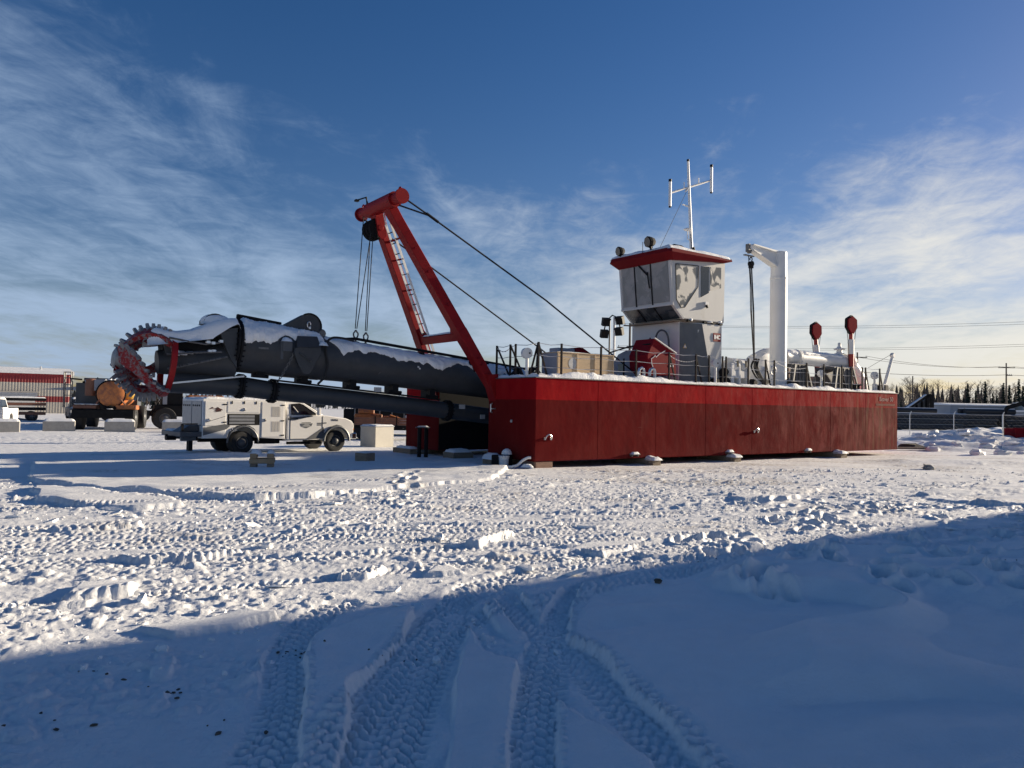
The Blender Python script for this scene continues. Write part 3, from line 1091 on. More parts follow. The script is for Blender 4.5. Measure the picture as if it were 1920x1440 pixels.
T0, T1 = V(-3.1, 2.63, 7.96), V(-3.1, 5.47, 7.96)
mb = MB()
mb.cyl(T0, T1, .175, seg=28)
mb.cyl(T0 + V(0, .42, 0), T0 + V(0, 2.25, 0), .235, seg=28)
ht = mb.build('head_tube', RED, dr)
for p, s in ((T0, 1), (T1, -1)):
    mb = MB()
    mb.cyl(p - V(0, s * .06, 0), p + V(0, s * .02, 0), .225, seg=28)
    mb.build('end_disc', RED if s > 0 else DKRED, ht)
    mb = MB()
    q = p + V(0, s * .12, .17)
    mb.tube([q + V(0, .07 * math.cos(a), .05 + .075 * math.sin(a)) for a in [k * math.pi / 6 - .6 for k in range(9)]], .022, 6)
    mb.build('lifting_eye', RED, ht)
mb = MB()        # lamp arm on the head
mb.tube([V(-3.15, 4.95, 8.12), V(-3.16, 5.0, 8.42), V(-3.3, 5.3, 8.38)], .025, 6)
mb.beam((-3.14, 4.88, 8.16), (-3.16, 5.06, 8.42), .02, .03)
mb.box((-3.33, 5.36, 8.36), (.12, .14, .06))
mb.build('lamp_arm', BLACK, dr)
# hoisting sheaves hang behind a red cheek at the port leg top
for y0 in (4.42, 4.62, 4.82):
    mb = MB()
    mb.lathe((-2.99, y0, 7.34), (0, 1, 0), [(0, .31), (.03, .33), (.06, .26), (.09, .26), (.12, .33), (.15, .31)], 28)
    mb.build('hoist_sheave', BLACK, dr)
mb = MB()
mb.prism([V(-3.16, 4.33, 7.80), V(-2.80, 4.33, 7.80), V(-2.72, 4.33, 7.1), V(-2.86, 4.33, 6.95), V(-3.02, 4.33, 7.1)], (0, .06, 0))
mb.cyl((-2.97, 4.33, 7.34), (-2.97, 4.27, 7.34), .09, seg=14)
mb.build('sheave_cheek', RED, dr, smooth=0, bevel=.01)
# hoist ropes with their sockets
SH1, SH2 = V(-3.83, 4.05, 3.98), V(-3.50, 4.05, 3.93)
for a, b in ((V(-3.22, 5.05, 7.80), SH1 + V(-.02, 0, .1)), (V(-3.22, 4.45, 7.20), SH1 + V(.03, 0, .1)), (V(-3.16, 4.65, 7.15), SH2 + V(-.02, 0, .1)), (V(-2.98, 4.85, 7.03), SH2 + V(.03, 0, .1))):
    mb = MB()
    mb.tube([a, b], .014, 6)
    mb.build('hoist_rope', ROPE, dr)
for p in (SH1, SH2):
    mb = MB()
    mb.tube([p + V(.075 * math.sin(a) * (1.0 if math.cos(a) < .3 else .55), 0, -.07 - .13 * -math.cos(a) * .9) for a in [k * 2 * math.pi / 14 for k in range(14)]], .024, 6, closed=True)
    mb.tube([p + V(0, .0, -.17), p + V(0, 0, -.30)], .03, 6)
    mb.beam(p + V(-.09, 0, -.30), p + V(.09, 0, -.33), .16, .06)
    mb.build('rope_shackle', STEEL, dr)
# stays back to the deck
for pts in ([V(-2.96, 2.68, 7.92), V(-2.2, 2.55, 7.50), V(2.0, 2.2, 5.30), V(6.3, 1.8, 2.7)], [V(-3.0, 3.0, 7.78), V(-2.2, 2.55, 7.50)],
            [V(-3.0, 5.45, 7.80), V(-1.23, 5.6, 7.0), V(4.43, 5.6, 4.0), V(6.7, 5.6, 2.7)]):
    mb = MB()
    mb.tube(pts, .027, 6)
    mb.build('stay_rope', ROPE, dr)
mb = MB()
mb.tube([V(-2.3, 2.56, 7.56), V(-1.9, 2.53, 7.345)], .045, 8)
mb.build('stay_socket', BLACK, dr)
# climbing ladder beside the port leg
STILE = mat('glare_pale_steel', (.78, .78, .76), rough=.35, metal=.2, var=.06)  # whitened base colour paints in the sun glare on the stiles


def ly(z, d):
    return gp(4.05 + (1.76 - (z - 2.35) * .2465) - d, z, -.03)


Z0, Z1 = 2.75, 7.45
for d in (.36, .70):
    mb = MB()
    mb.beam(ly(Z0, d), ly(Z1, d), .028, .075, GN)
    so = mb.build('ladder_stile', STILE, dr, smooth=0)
z = 3.0
while z < 7.4:
    mb = MB()
    mb.cyl(ly(z, .355), ly(z, .705), .017, seg=8)
    mb.build('ladder_rung', BLACK, dr)
    z += .30
for z in (4.05, 5.55, 6.45, 7.0):
    mb = MB()
    mb.beam(ly(z, .0), ly(z - .02, .72), .05, .02, GN)
    mb.build('ladder_clip', DKRED, dr, smooth=0)
mb = MB()
for d in (.36, .70):
    mb.tube([ly(7.4, d), ly(7.75, d) + V(.05, 0, 0), ly(7.85, d) + V(.22, 0, -.03), ly(7.7, d) + V(.30, 0, -.1)], .02, 6)
mb.build('ladder_grab_hoop', GALV, dr)

# ---------------- cutter ladder (the long boom with its pipes)
LY_ = 4.05


def tz(x):
    return 3.10 - .082 * (x + 4.92)


mb = MB()
prof = [(-5.0, .625), (-4.4, .60), (-2.1, .555), (3.0, .55)]
d_ = V(1, 0, -.082).normalized()
p0 = V(-5.0, LY_, tz(-5.0))
mb.lathe(p0, d_, [((x + 5.0) * 1.0034, r) for x, r in prof], 40)
for x in (-1.2,):
    pass
mb.build('ladder_tube', CHAR, dr)
mb = MB()
mb.lathe(V(-7.42, LY_, 3.33), V(2.45, 0, 3.11 - 3.33), [(0, .70), (.25, .70), (1.3, .685), (2.1, .655), (2.47, .64)], 40)
mb.build('gearbox_tube', CHAR, dr)
# bolted flange ring with its nuts
fd = V(2.45, 0, -.22).normalized()
mb = MB()
mb.lathe(V(-7.50, LY_, 3.337), fd, [(0, .765), (.055, .765), (.06, .72), (.075, .72), (.08, .765), (.135, .765)], 44)
fl = mb.build('bolted_flange', BLACK, dr)
mb = MB()
u, w = mb.frame(fd)
for k in range(30):
    a = 2 * math.pi * k / 30
    c = V(-7.50, LY_, 3.337) + (u * math.cos(a) + w * math.sin(a)) * .735
    mb.cyl(c - fd * .06, c + fd * .20, .022, seg=6)
mb.build('flange_bolts', BLACK, fl, smooth=0, kind='stuff')
# front housing: core, roof plate, bulkhead, shaft housing
mb = MB()
mb.prism([V(-9.30, 3.75, 3.10), V(-7.5, 3.75, 2.80), V(-7.5, 3.75, 3.70), V(-9.30, 3.75, 3.38)], (0, .62, 0))
mb.build('housing_core', BLACK, dr, smooth=0)
mb = MB()
mb.loft([V(-9.45, 3.62, 3.34), V(-9.45, 4.48, 3.34), V(-9.45, 4.48, 3.42), V(-9.45, 3.62, 3.42)], [V(-7.5, 3.42, 3.66), V(-7.5, 4.68, 3.66), V(-7.5, 4.68, 3.80), V(-7.5, 3.42, 3.80)])
mb.build('housing_roof', CHAR, dr, smooth=0, bevel=.015)
mb = MB()
mb.prism([V(-7.98, 3.42, 3.66), V(-7.5, 3.42, 3.72), V(-7.5, 3.42, 2.70), V(-7.66, 3.42, 2.92)], (0, 1.26, 0))
mb.build('housing_bulkhead', CHAR, dr, smooth=0, bevel=.012)
mb = MB()
mb.lathe(V(-9.38, LY_, 2.80), V(1.9, 0, .16), [(0, .30), (.15, .33), (1.2, .42), (1.88, .58)], 32)
mb.build('shaft_housing', CHAR, dr)
mb = MB()
mb.prism([V(-9.32, 3.62, 3.42), V(-9.12, 3.62, 3.45), V(-9.10, 3.62, 3.02), V(-9.25, 3.62, 2.98)], (0, .86, 0))
mb.build('front_bearing_plate', CHAR, dr, smooth=0, bevel=.01)
mb = MB()
mb.tube([V(-9.2, 3.52, 3.42), V(-8.7, 3.46, 3.34), V(-8.3, 3.46, 3.30), V(-7.95, 3.46, 3.36)], .028, 6)
mb.tube([V(-9.25, 3.5, 2.98), V(-8.6, 3.44, 3.06), V(-7.9, 3.44, 3.12)], .03, 6)
mb.tube([V(-9.2, 3.60, 2.62), V(-8.5, 3.48, 2.80), V(-7.75, 3.44, 2.99)], .03, 6)
mb.build('grease_line', STEEL, dr)
for x, z in ((-8.25, 3.36), (-8.12, 3.34), (-7.92, 3.40), (-8.1, 3.13), (-8.2, 3.12)):
    mb = MB()
    mb.box((x, 3.46, z), (.09, .09, .07)).cyl((x - .07, 3.46, z), (x + .07, 3.46, z), .025, seg=8)
    mb.build('grease_fitting', GALV, dr)
mb = MB()
pts = []
for k in range(15):
    pts.append((-9.1 + k * .02 + .04 * (k % 3), 3.62 + .05 * (k % 2), 3.06 + .008 * ((k * 7) % 9), .14 - .006 * k, .10, .07))
lumps(mb, [(-9.02, 3.66, 3.06, .14, .12, .16), (-8.86, 3.68, 3.04, .16, .1, .09), (-8.66, 3.68, 3.06, .14, .09, .06)], 3)
mb.build('ledge_snow', SNOW, dr, smooth=60)


def shell(name, x0, x1, cz, rad, lo, hi, t, seed, nx=120, na=40, parent=dr, lofun=None, hifun=None, cy=LY_, slope=1.0):
    """snow plastered over the upper side of a tube; angle 0 = top, negative = starboard"""
    X = np.linspace(x0, x1, nx)
    n1 = fbm(X * 2.3, X * 0 + seed, 4, seed)
    n2 = fbm(X * 9.0, X * 0 + seed, 3, seed + 1)
    L = np.array([lofun(x) if lofun else lo for x in X]) + (n1 - .5) * 42 + (n2 - .5) * 16
    Hh = np.array([hifun(x) if hifun else hi for x in X]) + (n1 - .5) * 20
    S_ = np.linspace(0, 1, na)
    A = L[:, None] * (1 - S_) + Hh[:, None] * S_
    XX = X[:, None] + 0 * A
    e = np.minimum(np.minimum(S_, 1 - S_)[None, :] * (Hh - L)[:, None] / 14, np.minimum(X - x0, x1 - X)[:, None] / .10)
    th = t * np.sqrt(np.clip(e, 0, 1)) * (.30 + 1.0 * fbm(XX * 3.2, A * .05, 4, seed + 3) + .55 * fbm(XX * 13, A * .16, 3, seed + 7)) - .012 * (e <= .02)
    rr2 = np.array([rad(x) for x in X])[:, None] + th
    zz = np.array([cz(x) for x in X])[:, None]
    a = np.radians(A)
    P = np.stack([XX, cy + rr2 * np.sin(a), zz + rr2 * np.cos(a)], -1)
    return link(name, grid_mesh(name, P, SNOW), parent)


def interp(xs, ys):
    return lambda x: float(np.interp(x, xs, ys))


gz_ = interp([-7.42, -4.95], [3.33, 3.11])
gr_ = interp([-7.42, -6.2, -5.3, -4.95], [.70, .685, .655, .64])
shell('snow_cover', -7.35, -4.98, gz_, gr_, -75, 60, .11, 11,
      lofun=interp([-7.35, -7.0, -6.75, -6.45, -6.2, -5.9, -5.5, -5.0], [-72, -74, -80, -62, -52, -58, -40, -38]))
shell('snow_cover', -4.95, 2.4, tz, interp([-5, -4.4, -2.1, 3], [.625, .60, .555, .55]), -60, 50, .075, 23, nx=220,
      lofun=interp([-4.95, -4.75, -4.45, -4.0, -3.2, -2.4, -1.9, -1.5, -1.1, -.8, -.5, -.1, .3, .6, 2.4], [-30, -52, -74, -60, -54, -58, -62, -74, -88, -78, -52, -50, -76, -68, -60]))
# thick drift on the housing roof
xs = np.linspace(-9.68, -7.42, 70)
ys = np.linspace(3.40, 4.72, 36)
XX, YY = np.meshgrid(xs, ys, indexing='ij')
topz = np.interp(xs, [-9.68, -9.5, -9.25, -9.0, -8.6, -8.3, -8.0, -7.7, -7.42], [3.52, 3.68, 3.64, 3.62, 3.70, 3.84, 3.96, 4.04, 4.06])[:, None]
half = np.interp(xs, [-9.68, -9.45, -7.42], [.36, .52, .72])[:, None]
q = np.clip(1 - np.abs(YY - LY_) / half, 0, 1)
edge = np.clip(np.minimum(XX + 9.68, -7.42 - XX) / .08, 0, 1)
base = np.interp(xs, [-9.68, -9.45, -7.5, -7.42], [3.36, 3.38, 3.72, 3.74])[:, None]
ZZ = base + (topz - base) * np.sqrt(np.clip(q * 3.0, 0, 1)) * np.sqrt(edge) * (.93 + .14 * fbm(XX * 2, YY * 2, 3, 71)) - .16 * sstep(.10, 0, q)
link('snow_cover', grid_mesh('snow_cover', np.stack([XX, YY, ZZ], -1), SNOW), dr)
# guard over the first swing-wire sheave, heaped with snow
mb = MB()
arc = [V(-7.97 + .30 * math.cos(a), 3.88, 3.92 + .26 * math.sin(a)) for a in [k * math.pi / 10 for k in range(11)]]
mb.prism(arc, (0, .34, 0))
sg = mb.build('swing_sheave_guard', CHAR, dr, smooth=30)
xs = np.linspace(-8.34, -7.5, 26)
ys = np.linspace(3.74, 4.34, 16)
XX, YY = np.meshgrid(xs, ys, indexing='ij')
rr3 = np.hypot((XX + 7.93) / .42, (YY - 4.04) / .30)
ZZ = 3.93 + .25 * np.sqrt(np.clip(1 - rr3 ** 2, 0, 1)) * (.95 + .12 * fbm(XX * 4, YY * 4, 3, 5)) - .06 * (rr3 > 1)
link('guard_snow', grid_mesh('guard_snow', np.stack([XX, YY, ZZ], -1), SNOW), sg)
# second guard, bare
mb = MB()
poly = [V(-6.15, 3.86, 3.97)] + [V(-5.36 + .36 * math.cos(a), 3.86, 4.02 + .37 * math.sin(a)) for a in [R(125 - 12 * k) for k in range(12)]] + [V(-5.03, 3.86, 3.80), V(-5.6, 3.86, 3.78)]
mb.prism(poly, (0, .36, 0))
g2 = mb.build('swing_sheave_guard', CHAR, dr, smooth=30, bevel=.012)
mb = MB()
mb.tube([V(-5.36 + .36 * math.cos(a), 3.84, 4.02 + .37 * math.sin(a)) for a in [R(120 - 12 * k) for k in range(13)]], .022, 6)
mb.build('guard_rim', BLACK, g2)
mb = MB()
mb.tube([V(-5.38 + .05 * math.cos(a), 3.83, 4.06 + .09 * math.sin(a)) for a in [k * .6 for k in range(11)]], .018, 6)
mb.cyl((-5.36, 3.86, 3.97), (-5.36, 3.80, 3.97), .035, seg=8)
mb.build('guard_shackle', GALV, g2)
mb = MB()
mb.lathe(V(-4.98, 3.80, 3.84), (0, 1, 0), [(0, .10), (.05, .13), (.3, .13), (.35, .10)], 14)
mb.build('guide_roller', STEEL, dr)
mb = MB()
mb.beam((-7.40, 3.95, 4.16), (-6.16, 3.95, 4.02), .12, .12)
mb.box((-7.34, 3.95, 4.10), (.10, .12, .14))
mb.build('fender_bar', BLACK, dr, smooth=0, bevel=.015)
# shield-shaped swing bracket on the starboard side
mb = MB()
mb.prism([V(-5.97, 3.26, 3.34), V(-5.22, 3.26, 3.38), V(-5.20, 3.26, 3.22), V(-5.50, 3.26, 2.66), V(-5.58, 3.26, 2.60), V(-5.72, 3.26, 2.62), V(-5.86, 3.26, 2.86), V(-6.0, 3.26, 3.20)], (0, .07, 0))
mb.prism([V(-5.92, 3.24, 3.34), V(-5.22, 3.24, 3.38), V(-5.28, 3.40, 3.70), V(-5.86, 3.40, 3.68)], (0, .25, 0))
mb.beam((-5.86, 3.24, 3.20), (-5.52, 3.24, 2.98), .03, .05)
mb.cyl((-5.54, 3.26, 3.0), (-5.54, 3.20, 3.0), .04, seg=10)
mb.build('swing_bracket', CHAR, dr, smooth=0, bevel=.012)
mb = MB()
mb.b2((-6.30, 3.33, 3.22), (-6.02, 3.46, 3.52))
mb.b2((-6.34, 3.36, 3.0), (-6.26, 3.42, 3.5))
bx = mb.build('junction_box', DGREY, dr, smooth=0, bevel=.012)
snow_pad('box_snow', -6.32, -6.0, 3.30, 3.60, 3.52, .14, bx, seed=61, rag=.02)
snow_pad('box_snow', -5.28, -4.98, 3.26, 3.52, 3.46, .14, bx, seed=62, rag=.02)
mb = MB()
mb.b2((-6.95, 3.35, 3.25), (-6.68, 3.42, 3.30))
mb.build('side_step', STEEL, dr, smooth=0)
# chain and hose slung from the bracket
mb = MB()
A_, B_ = V(-5.98, 3.30, 3.20), V(-6.40, 3.42, 2.36)
n = 13
for k in range(n):
    c = A_.lerp(B_, (k + .5) / n) + V(0, 0, -.05 * math.sin(math.pi * (k + .5) / n))
    d = (B_ - A_).normalized()
    s_ = V(0, 1, 0) if k % 2 else d.cross(V(0, 1, 0)).normalized()
    mb.tube([c + d * (.05 * math.cos(a)) + s_ * (.028 * math.sin(a)) for a in [j * 2 * math.pi / 8 for j in range(8)]], .010, 5, closed=True)
mb.build('hanger_chain', STEEL, dr)
mb = MB()
mb.tube(smooth_curve([(-4.1, 3.58, 3.66), (-4.45, 3.52, 3.71), (-4.80, 3.46, 3.70), (-4.98, 3.42, 3.55), (-5.02, 3.38, 3.25), (-4.97, 3.36, 2.9), (-5.05, 3.40, 2.55), (-5.2, 3.50, 2.34)], 5), .034, 8)
mb.build('hydraulic_hose', RUBBER, dr)
mb = MB()
mb.tube(smooth_curve([(-2.9, 3.52, 3.1), (-3.05, 3.50, 2.95), (-3.3, 3.52, 2.7)], 4), .008, 5)
mb.build('cable', STEEL, dr)
mb = MB()
for sx, sz in ((0, 0), (.05, -.05)):
    mb.box((-1.96 + sx, 3.50, 2.98 + sz), (.05, .02, .05))
mb.build('survey_mark', LETTERW, dr, smooth=0)
# top pipe of the ladder with its clamps
mb = MB()
mb.tube([V(-4.30, 3.93, 3.72), V(-3.9, 3.93, 3.76), V(2.6, 3.93, tz(2.6) + .62)], .045, 8)
mb.build('hose_pipe', BLACK, dr)
for x in (-4.05, -1.7, .75):
    mb = MB()
    mb.box((x, 3.84, tz(x) + .58), (.18, .16, .10)).beam((x, 3.80, tz(x) + .56), (x + .02, 3.62, tz(x) + .40), .10, .05)
    mb.build('pipe_clamp', BLACK, dr, smooth=0)
# suction pipe below
SP = [V(-9.05, LY_, 2.30), V(-7.24, LY_, 2.23), V(-6.33, LY_, 2.12), V(-4.91, LY_, 2.02), V(-2.1, LY_, 1.78), V(.28, LY_, 1.54), (2.4, LY_, 1.33)]
mb = MB()
mb.tube(SP, [.30, .275, .265, .265, .265, .265, .265], 28)
mb.build('suction_pipe', CHAR, dr)
for x, z in ((-7.24, 2.23), (-6.33, 2.12), (-.6, 1.63)):
    mb = MB()
    dd = V(1, 0, -.1).normalized()
    for o_ in (0, .075):
        mb.cyl(V(x, LY_, z) + dd * (o_ - .065), V(x, LY_, z) + dd * (o_ - .005), .345, seg=28)
    f2 = mb.build('pipe_flange', BLACK, dr)
    mb = MB()
    u, w = mb.frame(dd)
    for k in range(16):
        a = 2 * math.pi * k / 16
        c = V(x, LY_, z) + (u * math.cos(a) + w * math.sin(a)) * .31
        mb.cyl(c - dd * .11, c + dd * .12, .02, seg=6)
    mb.build('flange_bolts', BLACK, f2, smooth=0, kind='stuff')
mb = MB()
mb.beam((-9.15, 3.62, 2.24), (-7.2, 3.78, 2.50), .035, .045)
mb.build('jet_rod', GALV, dr)
for x in (-6.75, -5.5, -4.0, -2.6, -1.3):
    mb = MB()
    mb.b2((x - .10, 3.75, tz(x) - .75), (x + .10, 4.35, tz(x) - .5))
    mb.cyl((x - .22, 3.80, tz(x) - .72), (x + .22, 3.80, tz(x) - .74), .05, seg=8)
    mb.build('pipe_saddle', BLACK, dr, smooth=0)
mb = MB()
mb.beam((-6.35, 3.76, 2.42), (-1.0, 3.76, 1.98), .04, .05)
mb.build('service_pipe', BLACK, dr)
for x, z, wd in ((-3.25, 2.24, .22), (-.25, 1.76, .2), (.55, 1.44, .16)):
    mb = MB()
    mb.b2((x - wd / 2, 3.62, z - .07), (x + wd / 2, 3.68, z + .07))
    mb.build('sensor_box', mat('pale_grey_plate', (.45, .44, .42), var=.1), dr, smooth=0)

# ---------------- cutter head
AX0 = V(-9.12, LY_, 2.72)
AXD = V(-1, 0, .115).normalized()
AU = V(0, -1, 0)
AW = AXD.cross(AU).normalized()
if AW.z < 0:
    AW = -AW
CUTM = mat('cutter_red_and_bare_steel', (.26, .016, .016), rough=.5, var=.25, scale=6, col2=(.20, .19, .19), c2lo=.46, c2hi=.60, spec=.2)
RINGR = mat('cutter_ring_red', (.30, .012, .013), spec=.2, rough=.45, var=.15, scale=3)
TOOTH = mat('tooth_steel', (.24, .24, .245), rough=.5, metal=.3, var=.3, scale=10)


def cpt(t, th, r):
    a = R(th)
    return AX0 + AXD * t + AU * (r * math.cos(a)) + AW * (r * math.sin(a))


ch_mb = MB()
ch_mb.lathe(AX0 + AXD * 1.05, AXD, [(0, .24), (.08, .30), (.22, .27), (.27, .15)], 18)
ch = ch_mb.build('cutter_head', TOOTH, dr)
mb = MB()
ring = []
n = 40
for k in range(n):
    th = 360 * k / n
    ring.append([cpt(-.07, th, .70), cpt(-.07, th, .82), cpt(.07, th, .84), cpt(.07, th, .72)])
vs = [p for r_ in ring for p in r_]
fs = []
for k in range(n):
    q = (k + 1) % n
    for i in range(4):
        fs.append((k * 4 + i, q * 4 + i, q * 4 + (i + 1) % 4, k * 4 + (i + 1) % 4))
mb.add(vs, fs)
mb.build('cutter_ring', RINGR, ch, smooth=40)
crad = interp([0, .15, .35, .6, .85, 1.05, 1.2, 1.3], [.79, .86, .90, .86, .72, .52, .36, .26])
arms = [(46, 62), (-66, 82), (-128, 50), (176, 70), (108, 60)]
for th0, tw in arms:
    mb = MB()
    n = 18
    secs = []
    for k in range(n):
        t = 1.22 * k / (n - 1)
        th = th0 + tw * (t / 1.22) ** 1.15
        r = crad(t)
        wd = np.interp(t, [0, .3, 1.22], [16, 12, 24]) * (.75 / max(r, .5))
        thk = np.interp(t, [0, .25, 1.22], [.12, .20, .14])
        secs.append([cpt(t - .03, th - wd, r - thk), cpt(t - .03, th - wd, r), cpt(t + .03, th + wd, r + .02), cpt(t + .03, th + wd * .8, r - thk)])
    vs = [p for s_ in secs for p in s_]
    fs = [(0, 1, 2, 3), tuple(4 * (n - 1) + i for i in (3, 2, 1, 0))]
    for k in range(n - 1):
        for i in range(4):
            fs.append((k * 4 + i, (k + 1) * 4 + i, (k + 1) * 4 + (i + 1) % 4, k * 4 + (i + 1) % 4))
    mb.add(vs, fs)
    mb.build('cutter_arm', CUTM, ch, smooth=40)
    for k in range(11):
        t = .06 + 1.12 * k / 10.5
        th = th0 + tw * (t / 1.22) ** 1.15
        r = crad(t)
        wd = np.interp(t, [0, .3, 1.22], [17, 13, 26]) * (.75 / max(r, .5)) * .8
        dr_dt = (crad(t + .05) - crad(t - .05)) / .1
        rad = (cpt(t, th + wd, 1) - cpt(t, th + wd, 0))
        tan = (cpt(t, th + wd + 5, 1) - cpt(t, th + wd, 1)).normalized()
        nrm = (rad + AXD * (-dr_dt)).normalized()
        d = (nrm * .93 + tan * .35).normalized()
        p = cpt(t, th + wd, r - .02)
        mb = MB()
        mb.beam(p - d * .05, p + d * .08, .085, .095, AXD, .075, .09)
        mb.beam(p + d * .07, p + d * .18, .072, .09, AXD, .06, .07)
        mb.build('tooth', TOOTH, ch, smooth=0)
# snow caught on the upper teeth
mb = MB()
lumps(mb, [tuple(cpt(t, th, crad(t) + .05)) + (.16, .10, .07) for t, th in ((.18, 88), (.3, 92), (.42, 96), (.1, 80), (.55, 100), (.66, 104))], 6)
mb.build('cutter_snow', SNOW, ch, smooth=60)

# ---------------- wheelhouse
F, Bk, S0, P0 = 7.25, 9.30, 1.0, 3.60
mb = MB()      # lower deckhouse; the starboard front corner is cut back by a raking chamfer
zt, zb = 4.93, DECK
lowb = [V(F, 1.22, zb), V(8.80, S0, zb), V(Bk, S0, zb), V(Bk, P0, zb), V(F, P0, zb)]
lowt = [V(F, 1.22, zt), V(8.18, S0, zt), V(Bk, S0, zt), V(Bk, P0, zt), V(F, P0, zt)]
mb.loft(lowb, lowt)
dh = mb.build('deckhouse', CABW, dr, smooth=0, bevel=.012)
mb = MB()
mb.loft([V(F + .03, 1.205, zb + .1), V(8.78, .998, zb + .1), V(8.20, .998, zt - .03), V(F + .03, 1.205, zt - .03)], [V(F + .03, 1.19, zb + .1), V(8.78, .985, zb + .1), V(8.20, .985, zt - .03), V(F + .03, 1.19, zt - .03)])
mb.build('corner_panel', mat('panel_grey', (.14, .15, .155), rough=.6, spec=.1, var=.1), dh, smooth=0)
mb = MB()
mb.b2((F - .02, 1.2, zb - .0), (F + .3, 1.26, zb + .12)).b2((F - .06, 1.2, zb), (Bk + .02, P0 + .02, zb + .10))
mb.build('deckhouse_plinth', BLACK, dh, smooth=0)
mb = MB()
mb.prism([V(8.82, S0 - .004, 4.31), V(9.22, S0 - .004, 4.31), V(9.22, S0 - .004, 4.62), V(8.82, S0 - .004, 4.62)], (0, -.012, 0))
mb.build('sign_plate', RED, dh, smooth=0)
text('sign_letters', 'IHC', .20, LETTERW, dh, (9.02, S0 - .020, 4.465), (1, 0, 0), (0, 0, 1), bold=.012)
text('deckhouse_letters', 'IHC', .20, LETTERG, dh, (F - .006, 2.62, 4.02), (0, -1, 0), (0, 0, 1))
wx = 7.55
wn_ = V(-.14, -.99, 0)
mb = MB()
wp = V(7.50, 1.17, 4.06)
wd_ = V(1.25, -.22, 0).normalized()
mb.prism([wp + wn_ * .012 + wd_ * -.09 - V(0, 0, .07), wp + wn_ * .012 + wd_ * .09 - V(0, 0, .07), wp + wn_ * .012 + V(0, 0, .10)], wn_ * .01)
mb.build('warning_sign', YELLOW, dh, smooth=0)
mb = MB()
mb.prism([wp + wn_ * .025 + wd_ * -.06 - V(0, 0, .05), wp + wn_ * .025 + wd_ * .06 - V(0, 0, .05), wp + wn_ * .025 + V(0, 0, .065)], wn_ * .004)
mb.build('warning_sign_face', LETTERW, dh, smooth=0)
mb = MB()      # mounting frame between deckhouse and wheelhouse
mb.b2((7.35, S0 + .06, 4.93), (Bk - .04, P0 - .06, 5.02))
mb.b2((6.98, 1.15, 4.93), (7.40, 3.45, 4.975))
mb.build('mounting_frame', WWOOD, dr, smooth=0)
for x in (7.45, 8.3, 8.75, 9.15):
    mb = MB()
    mb.b2((x, S0 - .03, 4.93), (x + .16, S0 + .08, 5.0))
    mb.build('mounting_foot', BLACK, dr, smooth=0)
lumps(mbf := MB(), [(7.62, S0 + .0, 5.0, .10, .07, .08), (8.62, S0, 5.0, .12, .06, .05), (9.2, S0, 5.02, .09, .06, .08)], 12)
mbf.build('frame_snow', SNOW, dr, smooth=60)
# upper cabin shell: raking front, knee, undercut
mb = MB()
pr = [(6.56, 7.06), (6.72, 5.50), (7.26, 5.02), (9.42, 5.02), (9.46, 7.24), (6.60, 7.20)]
mb.prism([V(x, S0, z) for x, z in pr], (0, P0 - S0, 0))
wh = mb.build('wheelhouse', CABW, dr, smooth=0, bevel=.02)


def front_pt(v, y, off):
    """v: 0 at the knee, 1 under the roof"""
    a, b = V(6.72, y, 5.50), V(6.56, y, 7.06)
    return a.lerp(b, v) + V(-.995, 0, -.10) * off


def under_pt(v, y, off):
    a, b = V(6.72, y, 5.50), V(7.26, y, 5.02)
    return a.lerp(b, v) + V(-.66, 0, -.75) * off


edges = [1.12, 1.98, 2.80, 3.50]
DARKP = frost_material('dark_window', (.045, .052, .06), (.075, .085, .095), .4, .7, 2)
for i in range(3):
    y0, y1 = edges[i] + .03, edges[i + 1] - .03
    mb = MB()
    mb.prism([front_pt(.06, y0, .004), front_pt(.06, y1, .004), front_pt(.97, y1, .004), front_pt(.97, y0, .004)], V(-.995, 0, -.1) * .012)
    mb.build('front_window', DIMGLASS, wh, smooth=0)
    mb = MB()
    mb.prism([under_pt(.05, y0, .004), under_pt(.05, y1, .004), under_pt(.93, y1, .004), under_pt(.93, y0, .004)], V(-.66, 0, -.75) * .012)
    mb.build('floor_window', DARKP, wh, smooth=0)
mb = MB()
for y in edges[1:3]:
    mb.beam(front_pt(.03, y, .02), front_pt(.97, y, .02), .045, .03, (-1, 0, 0))
    mb.beam(under_pt(.03, y, .02), under_pt(.93, y, .02), .04, .03, (-.66, 0, -.75))
mb.build('window_mullion', BLACK, wh, smooth=0)
mb = MB()
mb.beam(front_pt(0, S0 - .01, .015), front_pt(0, P0 + .01, .015), .08, .05, (-1, 0, 0))
mb.beam(front_pt(0, S0 + .04, .012), front_pt(1, S0 + .04, .012), .09, .03, (-1, 0, 0))
mb.beam(front_pt(0, P0 - .04, .012), front_pt(1, P0 - .04, .012), .09, .03, (-1, 0, 0))
mb.beam(under_pt(0, S0 + .04, .012), under_pt(1, S0 + .04, .012), .08, .03, (-.66, 0, -.75))
mb.beam(under_pt(0, P0 - .04, .012), under_pt(1, P0 - .04, .012), .08, .03, (-.66, 0, -.75))
mb.build('window_frame', CABW, wh, smooth=0)
mb = MB()
mb.beam(front_pt(.98, 2.55, .05), front_pt(.72, 2.10, .06), .05, .03, (-1, 0, 0))
mb.beam(front_pt(.80, 2.12, .06), front_pt(.42, 2.06, .05), .035, .03, (-1, 0, 0))
mb.build('wiper', BLACK, wh, smooth=0)
# starboard windows
sp_ = lambda x, z: V(x, S0 - .003, z)


def pane(name, poly, m_, dep=.010):
    k = MB()
    k.prism([sp_(x, z) for x, z in poly], (0, -dep, 0))
    k.build(name, m_, wh, smooth=0)


